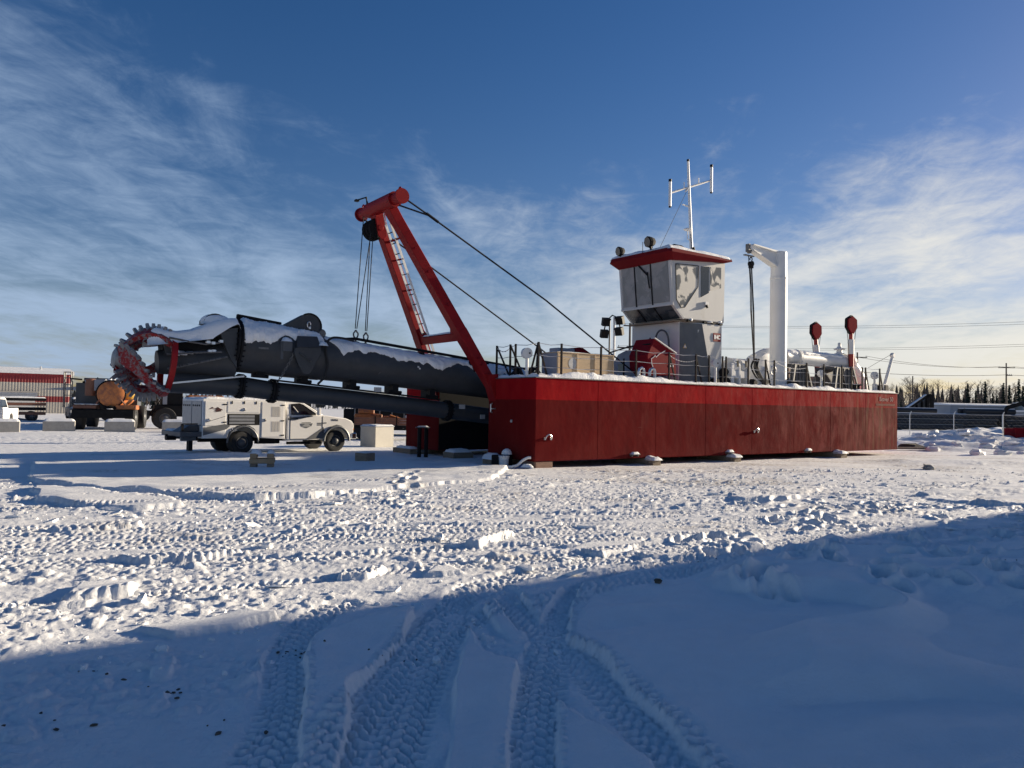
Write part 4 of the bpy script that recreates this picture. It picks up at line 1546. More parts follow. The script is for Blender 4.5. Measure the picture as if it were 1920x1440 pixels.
pane('side_window', [(6.80, 6.92), (7.98, 6.98), (7.96, 6.22), (7.62, 5.82), (7.28, 5.42), (7.10, 5.40), (6.86, 5.66)], FROST)
pane('door_window', [(8.13, 6.98), (8.55, 7.02), (8.55, 6.06), (8.13, 5.86)], GLASS)
pane('rear_window', [(8.62, 7.02), (9.22, 7.06), (9.22, 6.30), (8.62, 6.14)], FROST)
mb = MB()
for a, b in (((6.80, 6.92), (7.98, 6.98)), ((7.98, 6.98), (7.96, 6.22)), ((7.96, 6.22), (7.28, 5.42)), ((7.28, 5.42), (7.10, 5.40)), ((7.10, 5.40), (6.86, 5.66)), ((6.86, 5.66), (6.80, 6.92))):
    mb.beam(sp_(*a) + V(0, -.012, 0), sp_(*b) + V(0, -.012, 0), .02, .022, (0, 1, 0))
mb.build('window_seal', BLACK, wh, smooth=0)
mb = MB()
mb.b2((8.33, S0 - .05, 5.60), (8.52, S0, 5.72))
nl = mb.build('navigation_lamp', WHITE, wh, smooth=0, bevel=.01)
mb = MB()
mb.cyl((8.42, S0 - .02, 5.60), (8.42, S0 - .06, 5.50), .04, seg=10)
mb.build('lamp_bulb', BLACK, nl)
# red flared roof
zr = 7.40
low = [V(6.53, .93, 7.02), V(9.47, .96, 7.27), V(9.47, 3.66, 7.27), V(6.53, 3.68, 7.02)]
mid = [V(6.20, .72, 7.26), V(9.62, .80, 7.30), V(9.62, 3.82, 7.30), V(6.20, 3.90, 7.26)]
top = [V(6.24, .76, zr), V(9.60, .82, zr - .01), V(9.60, 3.80, zr - .01), V(6.24, 3.86, zr)]
# cut the front corners
def cut(q, c):
    a, b, cc_, d = q
    return [a.lerp(d, c), a.lerp(b, c * .8), b, cc_, d.lerp(cc_, c * .8), d.lerp(a, c)]


mb = MB()
mb.loft(cut(low, .03), cut(mid, .05))
mb.loft(cut(mid, .05), cut(top, .05))
rf_ = mb.build('roof', mat('roof_red', (.16, .012, .016), spec=.04, rough=.7, var=.12, scale=2), wh, smooth=0)
snow_pad('roof_snow', 6.26, 9.58, .80, 3.84, zr - .01, .16, dr, seed=31, rag=.05, lump=.4, freq=1.2)
mb = MB()
mb.tube([V(6.75, 1.3, 7.52), V(7.0, 1.25, 7.62), V(7.35, 1.25, 7.62), V(7.5, 1.2, 7.5)], .07, 8)
mb.build('roof_tarp', BLACK, dr)
snow_pad('roof_snow', 7.1, 8.3, 1.0, 2.0, 7.45, .20, dr, seed=35, rag=.1, lump=.6)
for (x, y, z, s) in ((6.20, 1.62, 7.44, 1.15), (6.34, 3.30, 7.42, 1.0)):
    mb = MB()
    mb.cyl((x, y, z), (x, y, z + .12), .04, seg=8)
    mb.box((x, y, z + .08), (.14, .06, .06))
    sl_ = mb.build('searchlight', BLACK, dr)
    mb = MB()
    mb.lathe((x + .16 * s, y, z + .26 * s), (-1, .1, -.12), [(0, .07 * s), (.06 * s, .13 * s), (.18 * s, .17 * s), (.28 * s, .175 * s)], 8)
    mb.build('lamp_housing', BLACK, sl_, smooth=0)
    mb = MB()
    mb.cyl((x - .13 * s, y + .03, z + .22 * s), (x - .135 * s, y + .031, z + .219 * s), .15 * s, seg=16)
    mb.build('lamp_glass', GLASS, sl_)
mb = MB()
mb.cyl((6.28, 2.1, 7.4), (6.28, 2.1, 7.80), .012, seg=6)
mb.build('whip_aerial', BLACK, dr)
mb = MB()
mb.lathe((9.35, 1.25, 7.40), (0, 0, 1), [(0, .10), (.10, .12), (.14, .09), (.17, .03)], 12)
mb.build('roof_vent', DGREY, dr)
# mast with crossarm and antennas
MY = 2.3
mb = MB()
mb.tube([V(9.10, MY, 7.35), V(8.82, MY, 11.28)], [.07, .045], 10)
ms = mb.build('mast', WHITE, dr)
mb = MB()
mb.cyl((8.82, MY, 11.28), (8.82, MY, 11.36), .05, seg=8)
mb.build('mast_lamp', BLACK, ms)
ca, cb = V(7.86, MY, 9.90), V(10.16, MY, 10.80)
mb = MB()
mb.tube([ca, cb], .038, 8)
mb.beam((8.7, MY, 10.10), (8.9, MY, 10.35), .1, .02)
mb.build('crossarm', WHITE, ms)
for p, h0, h1 in ((ca, -.50, .42), (cb, -.46, .52)):
    mb = MB()
    mb.tube([p + V(0, 0, h0), p + V(0, 0, h1)], .055, 8)
    an_ = mb.build('antenna', WHITE, ms)
    mb = MB()
    mb.cyl(p + V(0, 0, h1), p + V(0, 0, h1 + .10), .06, seg=8).cyl(p + V(0, 0, h0), p + V(0, 0, h0 - .05), .045, seg=8)
    mb.build('antenna_cap', BLACK, ms)
mb = MB()
mb.cyl(ca.lerp(cb, .33), ca.lerp(cb, .33) + V(0, 0, .25), .02, seg=6).cyl(ca.lerp(cb, .68), ca.lerp(cb, .68) + V(0, 0, .25), .02, seg=6)
mb.build('crossarm_pin', WHITE, ms)
mb = MB()
mb.beam((8.9, MY, 9.55), (8.55, MY, 9.58), .05, .04)
mb.build('mast_bracket', WHITE, ms)
mb = MB()
mb.lathe((8.78, MY - .05, 8.60), (0, 0, 1), [(0, .10), (.05, .17), (.09, .10), (.11, .03)], 12)
mb.tube([V(8.78, MY - .05, 8.6), V(8.80, MY - .03, 8.3), V(9.0, MY, 8.25)], .02, 6)
mb.build('satellite_dome', WHITE, ms)
mb = MB()
mb.tube([V(8.75, MY, 10.1), V(7.0, MY - .3, 7.6)], .008, 5)
mb.tube([V(8.95, MY - .06, 8.5), V(9.0, MY - .1, 7.5)], .012, 5)
mb.build('mast_stay', ROPE, ms)
mb = MB()
mb.tube([V(9.06, MY - .1, 8.0), V(9.12, MY - .12, 7.7), V(9.10, MY - .1, 7.4)], .05, 8)
mb.build('mast_winch', BLACK, ms)

# ---------------- deck machinery, from the bow aft
# plywood-coloured things and loose freight are separate; these are fixed
mb = MB()        # grey engine cowl in front of the deckhouse
arcp = [V(6.1, y, z) for y, z in ((1.9, 2.72), (3.40, 2.72), (3.42, 3.45), (3.15, 3.78), (2.7, 3.92), (2.2, 3.86), (1.9, 3.6))]
mb.prism(arcp, (1.05, 0, 0))
cw = mb.build('engine_cowl', GREYP, dr, smooth=0, bevel=.03)
for y in (2.25, 2.95):
    mb = MB()
    mb.b2((6.085, y - .16, 3.18), (6.10, y + .16, 3.42))
    mb.build('cowl_window', GLASS, cw, smooth=0)
mb = MB()
mb.tube([V(6.0, 3.5, 2.66), V(6.0, 3.5, 3.85), V(5.6, 2.0, 3.98), V(5.5, .9, 4.0)], .03, 6)
mb.tube([V(5.9, 2.6, 2.66), V(5.9, 2.6, 3.6)], .03, 6)
mb.build('guard_rail', BLACK, dr)
mb = MB()        # red winch guard with a line drawing on it
poly = [(5.62, 4.20), (6.66, 3.74), (6.72, 2.98), (5.60, 2.96), (5.34, 3.20), (5.30, 3.62)]
mb.prism([V(x, .82, z) for x, z in poly], (0, .9, 0))
wg = mb.build('winch_guard', mat('guard_red', (.22, .012, .018), spec=.05, rough=.6, var=.1, scale=2), dr, smooth=0, bevel=.02)
mb = MB()
mb.beam((5.60, .80, 4.215), (6.68, .80, 3.745), .06, .035)
mb.build('guard_edge', LETTERW, wg, smooth=0)
mb = MB()        # the drawn animal outline, as a plain brush stroke
mb.tube([V(x, .815, z) for x, z in ((5.56, 3.22), (5.50, 3.34), (5.48, 3.50), (5.60, 3.56), (5.66, 3.63), (5.70, 3.56), (5.86, 3.68), (6.14, 3.80))], .016, 5)
mb.b2((6.36, .808, 3.26), (6.56, .82, 3.33))
mb.build('guard_drawing', LETTERW, wg)
mb = MB()
mb.tube(smooth_curve([(7.22, 2.30, 3.75), (7.16, 2.28, 4.15), (7.05, 2.15, 4.42), (7.0, 1.95, 4.62), (7.02, 1.72, 4.62), (7.1, 1.6, 4.4), (7.15, 1.58, 3.9)], 5), .035, 8)
mb.tube(smooth_curve([(7.1, 2.62, 3.8), (7.1, 2.66, 4.15), (7.02, 2.4, 4.4)], 5), .03, 8)
mb.build('exhaust_loop', DGREY, dr)
# vents: mushroom heads and goosenecks
for x, y, z, s in ((.07, .55, 3.28, 1.0), (8.27, .42, 3.36, .9), (18.77, .5, 3.32, 1.0), (14.82, .5, 3.25, .9)):
    mb = MB()
    mb.cyl((x, y, DECK), (x, y, z), .05 * s, seg=10)
    mb.cyl((x - .03, y - .07, z + .10), (x + .0, y + .07, z + .10), .16 * s, seg=20)
    v_ = mb.build('tank_vent', WHITE, dr)
    mb = MB()
    mb.box((x + .06, y - .08, z + .10), (.10, .02, .05))
    mb.build('vent_flap', BLACK, v_, smooth=0)
for x in (4.75, 5.25):
    mb = MB()
    mb.tube([V(x, .42, DECK), V(x, .42, 3.02), V(x - .03, .42, 3.10), V(x - .11, .42, 3.14), V(x - .20, .42, 3.10), V(x - .24, .42, 3.0), V(x - .24, .42, 2.9)], .05, 8)
    mb.build('gooseneck_vent', GALV, dr)
# white winch set amidships
mb = MB()
mb.b2((9.45, .75, DECK), (11.0, 1.55, 2.80)).b2((9.62, .8, 2.8), (9.80, 1.5, 3.55)).b2((10.05, .8, 2.8), (10.18, 1.5, 3.5)).b2((10.55, .8, 2.8), (10.68, 1.5, 3.5)).b2((9.75, .82, 3.0), (10.7, 1.4, 3.28))
wnch = mb.build('winch', WHITE, dr, smooth=0, bevel=.02)
for x in (9.98, 10.45):
    mb = MB()
    mb.cyl((x - .16, 1.1, 3.46), (x + .16, 1.1, 3.46), .30, seg=20)
    mb.build('winch_drum', WHITE, wnch)
    mb = MB()
    mb.b2((x - .05, .79, 3.42), (x + .05, .81, 3.66))
    mb.build('drum_slot', BLACK, wnch, smooth=0)
for x, z, m_ in ((9.25, 3.2, BLACK), (9.35, 2.86, BLACK), (10.9, 2.85, BLACK), (11.6, 2.9, BLACK), (8.75, 2.82, BLACK)):
    mb = MB()
    mb.lathe((x, .7, z), (0, 1, 0), [(0, .10), (.08, .15), (.22, .15), (.3, .1)], 12)
    mb.b2((x - .12, .78, DECK), (x + .12, .95, z))
    mb.build('hydraulic_motor', m_, dr)
mb = MB()
mb.b2((11.3, .85, DECK), (11.75, 1.5, 3.35)).b2((11.45, .83, 3.35), (11.7, 1.2, 3.5))
mb.build('valve_box', WHITE, dr, smooth=0, bevel=.02)
mb = MB()        # hoses hanging by the crane hook
for k in range(7):
    a = rnd.uniform(-.15, .15)
    mb.tube(smooth_curve([(10.8 + a, .6 + rnd.uniform(-.1, .1), 3.75), (10.75 + a * 2, .58, 3.45), (10.95 + a * 2, .55, 3.1), (11.2 + a, .56, 2.9), (11.5 + a, .6, 2.75)], 4), .03, 6)
mb.build('hose_bundle', RUBBER, dr)
mb = MB()
for k in range(3):
    mb.tube([V(11.75 + .17 * math.cos(a) + k * .03, .55 + k * .02, 3.35 + .17 * math.sin(a)) for a in [j * 2 * math.pi / 14 for j in range(14)]], .022, 6, closed=True)
mb.build('coiled_line', GALV, dr)
# deck crane: column, jib, hook block
mb = MB()
mb.lathe((12.67, 1.0, DECK), (0, 0, 1), [(0, .55), (.05, .55), (.06, .335), (.35, .325), (4.35, .32), (4.36, .335), (4.42, .335), (4.43, .31), (5.42, .305), (5.44, .27)], 40)
cr = mb.build('crane_column', WHITE, dr)
mb = MB()
mb.prism([V(12.55, .92, 8.06), V(12.55, .92, 7.45), V(10.95, .92, 7.90), V(10.78, .92, 7.98), V(10.80, .92, 8.14), V(10.95, .92, 8.14)], (0, .16, 0))
jb = mb.build('crane_jib', WHITE, dr, smooth=0, bevel=.015)
mb = MB()
mb.prism([V(12.5, .85, 8.09), V(10.95, .85, 8.17), V(10.95, .85, 8.13), V(12.5, .85, 8.02)], (0, .30, 0))
mb.prism([V(12.5, .85, 7.50), V(10.95, .85, 7.96), V(10.95, .85, 7.92), V(12.5, .85, 7.43)], (0, .30, 0))
mb.build('jib_flange', WHITE, jb, smooth=0)
mb = MB()
mb.b2((10.72, .92, 7.86), (10.82, 1.08, 8.16))
mb.lathe((10.84, .92, 7.90), (0, 1, 0), [(0, .07), (.03, .10), (.13, .10), (.16, .07)], 14)
mb.b2((10.55, .95, 7.70), (11.1, 1.05, 7.74))
mb.build('jib_head', STEEL, jb)
mb = MB()
mb.box((10.95, 1.0, 7.36), (.16, .12, .22)).cyl((10.95, .92, 7.42), (10.95, 1.08, 7.42), .10, seg=14)
mb.tube([V(10.95 + .07 * math.cos(a), 1.0, 7.60 + .07 * math.sin(a)) for a in [R(-60 + 35 * k) for k in range(9)]], .022, 6)
mb.build('hook_block', BLACK, jb)
for a, b in ((V(10.80, 1.0, 7.7), V(10.84, .75, 3.7)), (V(10.90, 1.0, 7.3), V(10.86, .75, 3.7)), (V(10.97, 1.0, 7.3), V(10.88, .75, 3.7)), (V(11.0, 1.0, 7.3), V(10.95, .8, 3.9))):
    mb = MB()
    mm1 = a.lerp(b, .5) + V(rnd.uniform(-.05, .05), 0, 0)
    mb.tube([a, a.lerp(b, .25) + V(.02, 0, 0), mm1, b], .017, 6)
    mb.build('crane_rope', ROPE, jb)
lumps(mbf := MB(), [(13.1, .8, DECK + .08, .3, .25, .16), (12.5, .5, DECK + .08, .35, .2, .12)], 15)
mbf.build('crane_foot_snow', SNOW, dr, smooth=60)
mb = MB()
mb.b2((12.95, .5, DECK), (13.25, .75, 3.0))
mb.build('crane_foot_box', BLACK, dr, smooth=0)
# discharge line: pump casing, pipe, elbow
mb = MB()
mb.lathe((13.6, 2.1, 3.42), (0, 1, 0), [(0, .55), (.05, .74), (.20, .80), (.62, .80), (.77, .74), (.82, .55)], 36)
mb.build('pump_casing', WHITE, dr)
mb = MB()
mb.tube(smooth_curve([(13.2, 2.5, 3.85), (13.9, 2.5, 4.12), (14.8, 2.5, 4.16), (15.3, 2.5, 4.11)], 5), .30, 24)
mb.tube([V(15.2, 2.5, 4.12), V(19.7, 2.5, 4.10)], .30, 28)
dp = mb.build('discharge_pipe', WHITE, dr)
mb = MB()
mb.tube(smooth_curve([(19.7, 2.5, 4.10), (20.15, 2.5, 4.02), (20.6, 2.5, 3.7), (21.0, 2.5, 3.25), (21.2, 2.5, 2.7)], 5), [.30] * 20 + [.28], 24)
mb.build('pipe_elbow', WHITE, dr)
for x in (14.95, 15.9, 19.55, 20.0):
    mb = MB()
    mb.cyl((x, 2.5, 4.115), (x + .07, 2.5, 4.11), .385, seg=28).cyl((x + .09, 2.5, 4.115), (x + .15, 2.5, 4.11), .385, seg=28)
    mb.build('pipe_flange', GALV if x < 15.5 else WHITE, dr)
shell('pipe_snow', 15.3, 19.5, lambda x: 4.11, lambda x: .30, -55, 50, .05, 37, nx=70, na=20, cy=2.5)
mb = MB()
mb.lathe((19.30, 2.5, 4.36), (0, 0, 1), [(0, .17), (.10, .17), (.11, .22), (.15, .22), (.16, .15), (.22, .13), (.30, .11), (.31, .24), (.36, .25), (.40, .12), (.48, .07), (.60, .075), (.64, .03)], 16)
mb.build('air_release_valve', WHITE, dr)
for xa, xb_ in ((15.0, 16.15), (18.1, 19.75)):
    mb = MB()
    for y in (2.05, 2.95):
        mb.prism([V(xa + .10, y, 3.80), V(xb_ - .10, y, 3.80), V(xb_ + .15, y, DECK), V(xa - .1, y, DECK)], (0, .05, 0))
    mb.b2((xa + .1, 2.05, 3.72), (xb_ - .1, 3.0, 3.82))
    for k in range(5):
        x = xa + (xb_ - xa) * (k + .5) / 5
        mb.beam((x, 2.03, DECK), (x, 2.03, 3.78), .06, .05, (0, 1, 0))
    mb.beam((xa - .15, 1.9, DECK), (xa + .2, 1.98, 3.8), .08, .08, (0, 1, 0))
    mb.beam((xb_ + .2, 1.9, DECK), (xb_ - .2, 1.98, 3.8), .08, .08, (0, 1, 0))
    mb.build('pipe_stand', DGREY, dr, smooth=0)
mb = MB()
mb.b2((16.4, 3.4, DECK), (18.0, 5.0, 3.55)).b2((16.6, 3.3, 3.55), (17.2, 4.2, 3.75))
mb.cyl((16.4, 3.4, 3.2), (18.2, 3.4, 3.2), .12, seg=10)
mb.build('diesel_engine', BROWN, dr, smooth=0, bevel=.03)
mb = MB()
for k in range(4):
    mb.b2((16.5, 3.0, 2.74 + k * .16), (17.7, 3.3, 2.80 + k * .16))
mb.b2((17.9, 2.9, 2.7), (18.1, 3.3, 3.4))
mb.build('grating_stack', GALV, dr, smooth=0)
# stern spud hoists: a red sheave head on a banded mast, ropes either side
for y, x, zt2, lean in ((4.0, 19.72, 5.68, .14), (2.15, 19.66, 5.83, 0.0)):
    mb = MB()
    hx = [(0, .40), (.36, .24), (.38, -.14), (.12, -.40), (-.12, -.40), (-.38, -.14), (-.36, .24)]
    mb.prism([V(x + a, y - .10, zt2 + b) for a, b in hx], (0, .20, 0))
    sh_ = mb.build('spud_sheave_head', DKRED, dr, smooth=0, bevel=.02)
    mb = MB()
    mb.prism([V(x + a * 1.10, y - .05, zt2 + b * 1.10) for a, b in hx], (0, .10, 0))
    mb.build('sheave_rim', BLACK, sh_, smooth=0)
    foot = V(x + lean * 2.2, y, DECK)
    topp = V(x, y, zt2 - .38)
    pp = lambda t: topp.lerp(foot, t)
    mb = MB()
    mb.cyl(pp(0), pp(.12), .09, seg=14).cyl(pp(.34), pp(1.0), .13, seg=14)
    sm_ = mb.build('spud_mast', mat('spud_red', (.34, .035, .025), rough=.5, var=.15, scale=4), dr)
    mb = MB()
    mb.cyl(pp(.11), pp(.35), .14, seg=14)
    mb.build('mast_band', WHITE, sm_)
    for s in (-1, 1):
        mb = MB()
        mb.tube([V(x + s * .38, y - .02, zt2 - .14), V(x + s * .22, y - .02, zt2 - 1.0), pp(.6) + V(s * .16, 0, 0)], .013, 5)
        mb.build('spud_rope', ROPE, sm_)
# stern davit and boxes
mb = MB()
mb.tube([V(19.55, .6, DECK), V(20.40, .6, 4.36)], [.075, .06], 10)
mb.lathe((20.40, .52, 4.38), (0, 1, 0), [(0, .09), (.03, .12), (.13, .12), (.16, .09)], 14)
dv = mb.build('davit', WHITE, dr)
mb = MB()
mb.tube([V(20.36, .6, 4.45), V(18.6, .7, 3.75)], .008, 5)
mb.build('davit_wire', ROPE, dv)
for x in (18.95, 19.5):
    mb = MB()
    mb.b2((x - .13, .35, 2.70), (x + .13, .6, 3.02))
    bb = mb.build('lamp_box', BLACK, dr, smooth=0, bevel=.015)
    mb = MB()
    mb.b2((x - .17, .40, 2.66), (x + .17, .62, 3.06))
    mb.build('lamp_box_frame', WHITE, bb, smooth=0)
for x, y in ((18.1, .9), (17.7, .8), (18.4, 1.1), (14.2, 1.4), (1.0, 1.6), (1.3, 2.0), (.8, 2.1)):
    mb = MB()
    mb.lathe((x, y, DECK), (0, 0, 1), [(0, .16), (.05, .16), (.06, .10), (.30, .10), (.33, .17), (.38, .17)], 12)
    mb.build('bollard', BLACK, dr)
mb = MB()
mb.tube([V(.6, 2.3, 2.7), V(.9, 2.2, 3.0), V(1.2, 2.25, 2.75), V(1.6, 2.0, 2.95), V(1.9, 2.1, 2.7)], .05, 8)
mb.build('deck_hose', RUBBER, dr)
mb = MB()        # dark fairlead by the gantry foot
mb.lathe((-.35, 3.0, 3.55), (0, 1, 0), [(0, .10), (.04, .16), (.18, .16), (.22, .10)], 16)
mb.beam((-.1, 3.1, 2.9), (-.35, 3.1, 3.55), .1, .08)
mb.cyl((-.15, 3.05, 3.2), (-.15, 3.3, 3.2), .10, seg=12)
mb.build('fairlead', BLACK, dr)

# ---------------- rails: stanchions with braces, three slack wires
STN = [(.15, 2.27, 1), (.15, 1.53, 1), (.15, 1.25, 0), (.19, .15, 3), (1.05, .15, 0), (2.62, .15, 0), (4.12, .15, 0), (5.64, .15, 2), (6.95, .15, 2), (7.62, .15, 0), (8.33, .15, 0), (8.52, .15, 0),
       (9.75, .15, 0), (10.75, .15, 2), (11.27, .15, 0), (13.3, .15, 2), (14.45, .15, 0), (15.7, .15, 2), (16.4, .15, 2), (17.2, .15, 0), (17.45, .15, 2), (18.55, .15, 2)]
POSTM = mat('stanchion_dark', (.028, .025, .025), spec=.06, rough=.7, var=.3, scale=6, col2=(.14, .05, .035), c2lo=.55, c2hi=.7)
for x, y, br_ in STN:
    h = 3.70
    mb = MB()
    mb.beam((x, y, DECK), (x, y, h), .05, .05, (0, 1, 0))
    if br_:
        if y > .2:
            mb.beam((x + .3, y - .35, DECK), (x, y - .02, h - .05), .045, .04, (1, 0, 0))
        else:
            mb.beam((x + .40, y + .06, DECK), (x + .02, y + .02, h - .06), .045, .04, (0, 1, 0))
    if br_ == 3:
        mb.beam((x - .02, y + .42, DECK), (x, y + .02, h - .02), .045, .04, (1, 0, 0))
        mb.beam((x + .1, y + .25, DECK), (x, y + .02, h - .06), .045, .04, (1, 0, 0))
    mb.build('stanchion', POSTM, dr, smooth=0)
mb = MB()
prev = None
for x, y, br_ in STN:
    if prev:
        for hh, sag in ((3.67, .04), (3.32, .03), (2.98, .02)):
            a, b = V(*prev, hh), V(x, y, hh)
            if hh == 3.67 and a.x == b.x and b.y == 1.53:
                sag = .12
            mb.tube([a, a.lerp(b, .5) - V(0, 0, sag), b], .009, 4)
    prev = (x, y)
mb.build('rail_wire', GALV, dr)
mb = MB()
for a, b in (((5.64, .15, 3.6), (6.95, .15, 3.5)), ((10.9, .15, 3.55), (11.27, .15, 3.5)), ((.15, 2.3, 3.66), (.15, 1.53, 3.6)), ((11.27, .15, 3.66), (13.3, .15, 3.5))):
    A_, B_ = Vector(a), Vector(b)
    n = max(6, int((B_ - A_).length / .06))
    for k in range(n):
        t = (k + .5) / n
        c = A_.lerp(B_, t) - V(0, 0, .55 * t * (1 - t))
        mb.box(c, (.05, .014, .03) if k % 2 else (.05, .03, .014))
mb.build('rail_chain', GALV, dr, smooth=0)

# more freight-like fixtures of the dredger seen over the crate
mb = MB()
mb.prism([V(3.75, 2.9, 3.2), V(4.9, 2.9, 3.2), V(4.85, 2.9, 3.6), V(4.2, 2.9, 3.92), V(3.95, 2.9, 3.90)], (0, .6, 0))
mb.build('hose_reel_hood', DKRED, dr, smooth=0, bevel=.02)
mb = MB()
mb.b2((3.1, 2.9, DECK), (3.85, 3.4, 3.85)).b2((2.2, 2.7, 3.5), (2.28, 2.8, 3.75))
mb.build('control_box', GREYP, dr, smooth=0, bevel=.02)


def wheel(parent, x, y, r, w, side, rimr=.55, m_rim=None, name='wheel', ty=RUBBER):
    """side: -1 = faces starboard/right"""
    mb = MB()
    s = side
    mb.lathe((x, y, r), (0, s, 0), [(-w, r * .80), (-w * .97, r * .95), (-w * .8, r), (-w * .2, r), (-.01, r * .94), (0, r * .82), (-.015, r * rimr), (-.06, r * rimr * .95)], 28)
    wh_ = mb.build(name, ty, parent)
    mb = MB()
    mb.lathe((x, y - s * .05, r), (0, s, 0), [(-.05, r * rimr), (0, r * rimr), (.02, r * rimr * .92), (.0, r * rimr * .80), (-.02, r * .40), (.03, r * .30), (.07, r * .22), (.09, r * .12)], 22)
    mb.build('rim', m_rim or DGREY, wh_)
    return wh_


# ------------------------------------------------------------------ service truck
TH = math.atan2(math.cos(R(48.77)), math.sin(R(48.77)))
st = thing('service_truck', 'white and grey service truck with locker body parked beneath the boom', 'truck', (-9.18, 26.35, 0), TH)
W_ = 2.02
mb = MB()
prf = [(-1.36, .56), (-.53, .56), (-.50, .70), (-.40, .87), (-.22, .97), (0, 1.0), (.22, .97), (.40, .87), (.50, .70), (.53, .56), (1.53, .50), (1.53, 1.86), (-1.36, 1.88)]
mb.prism([V(x, 0, z) for x, z in prf], (0, .42, 0))
mb.prism([V(x, W_ - .42, z) for x, z in prf], (0, .42, 0))
mb.b2((-1.35, .42, 1.0), (1.52, W_ - .42, 1.86))
sb = mb.build('locker_body', TRUCKW, st, smooth=0, bevel=.012)


def door(x0, x1, z0, z1, nm='locker_door', m_=TRUCKW):
    mb = MB()
    mb.b2((x0, -.018, z0), (x1, 0, z1))
    return mb.build(nm, m_, sb, smooth=0, bevel=.006)


doors = [door(-1.29, -.60, .98, 1.80), door(-.54, .58, 1.42, 1.80), door(.66, 1.46, .58, 1.80), door(-1.29, -.60, .62, .94)]
for x, z, d in ((-1.17, 1.17, 0), (.02, 1.53, 1), (.76, 1.17, 2)):
    mb = MB()
    mb.lathe((x, -.018, z), (0, -1, 0), [(0, .055), (.015, .055), (.018, .04), (.03, .03)], 14)
    mb.build('door_latch', CHROME, sb)
for x, z in ((-.64, 1.70), (-.64, 1.10), (1.42, 1.70), (1.42, 1.15), (1.42, .64), (-.40, 1.80), (.02, 1.80), (.44, 1.80)):
    mb = MB()
    mb.b2((x - .06, -.03, z - .02), (x + .06, -.015, z + .02)) if z < 1.75 else mb.b2((x - .02, -.03, z - .08), (x + .02, -.015, z + .02))
    mb.build('hinge', BLACK, sb, smooth=0)
mb = MB()
mb.b2((-.54, -.004, 1.00), (.58, .004, 1.38))
mb.build('drawer_recess', BLACK, sb, smooth=0)
for k in range(3):
    mb = MB()
    mb.b2((-.48, -.012, 1.04 + k * .11), (.40, -.004, 1.12 + k * .11))
    mb.build('drawer', ALU, sb, smooth=0)
for zz in (.78, 1.30):
    mb = MB()
    for k in range(12):
        for j in range(3):
            mb.b2((1.02 + j * .11, -.028, zz + k * .03), (1.11 + j * .11, -.018, zz + .013 + k * .03))
    mb.build('louvre_panel', mat('louvre_grey', (.42, .40, .37), var=.1), sb, smooth=0)
# stripe decals and the locker emblem
mb = MB()
mb.prism([V(x, -.020, z) for x, z in ((-1.345, .66), (-1.345, .92), (-.62, 1.04), (-.44, .98), (-.58, .86))], (0, -.003, 0))
mb.build('stripe', TGREY, sb, smooth=0)
mb = MB()
mb.tube([V(-1.25, -.022, 1.10), V(-.62, -.022, 1.30)], .008, 4)
mb.build('pinstripe', TGREY, sb)
mb = MB()
rs = random.Random(3)
for k in range(9):
    a = rs.uniform(-.4, .4)
    x, z = -.94 + rs.uniform(-.15, .15), 1.48 + rs.uniform(-.06, .08)
    mb.prism([V(x - .09, -.021, z + a * .05), V(x + .09, -.021, z + .03 + a * .05), V(x + .02, -.021, z + .07)], (0, -.003, 0))
mb.build('locker_emblem', mat('emblem_ink', (.05, .03, .03), var=.3, scale=20, col2=(.25, .03, .03), c2lo=.5, c2hi=.6), sb, smooth=0)
# rear: ribbed doors, step bumper, vice and hitch
for y0, y1 in ((.10, .98), (1.04, 1.92)):
    mb = MB()
    mb.b2((-1.385, y0, .98), (-1.36, y1, 1.80))
    rd = mb.build('rear_door', ALU, sb, smooth=0, bevel=.006)
    for k in range(4):
        mb = MB()
        mb.b2((-1.40, y0 + .12 + k * .2, 1.62), (-1.385, y0 + .18 + k * .2, 1.68))
        mb.build('door_clip', BLACK, rd, smooth=0)
mb = MB()
mb.b2((-2.05, .05, .62), (-1.36, W_ - .05, .78)).b2((-1.98, .15, .48), (-1.5, .3, .62)).b2((-1.98, W_ - .3, .48), (-1.5, W_ - .15, .62))
mb.prism([V(-2.0, .3, .78), V(-1.37, .3, .78), V(-1.37, .3, 1.0), V(-1.7, .3, .98)], (0, .7, 0))
rb = mb.build('step_bumper', DGREY, st, smooth=0, bevel=.015)
mb = MB()
mb.b2((-2.2, .9, .48), (-1.9, 1.1, .60)).cyl((-2.18, 1.0, .60), (-2.18, 1.0, .68), .04, seg=10)
mb.build('tow_hitch', BLACK, rb, smooth=0)
mb = MB()
mb.b2((-1.72, .18, .15), (-1.60, .42, .62))
mb.build('mud_flap', BLACK, st, smooth=0)
mb = MB()
mb.b2((-2.0, .06, .80), (-1.94, .18, 1.05)).b2((-1.98, .04, 1.02), (-1.50, .10, 1.06))
mb.build('grab_handle', BLACK, st, smooth=0)
snow_pad('bumper_snow', -2.0, -1.5, 1.1, 1.9, .78, .06, st, seed=3, rag=.05)
snow_pad('roof_snow', -1.33, 1.50, .03, W_ - .03, 1.875, .07, st, seed=9, rag=.12, lump=.8)
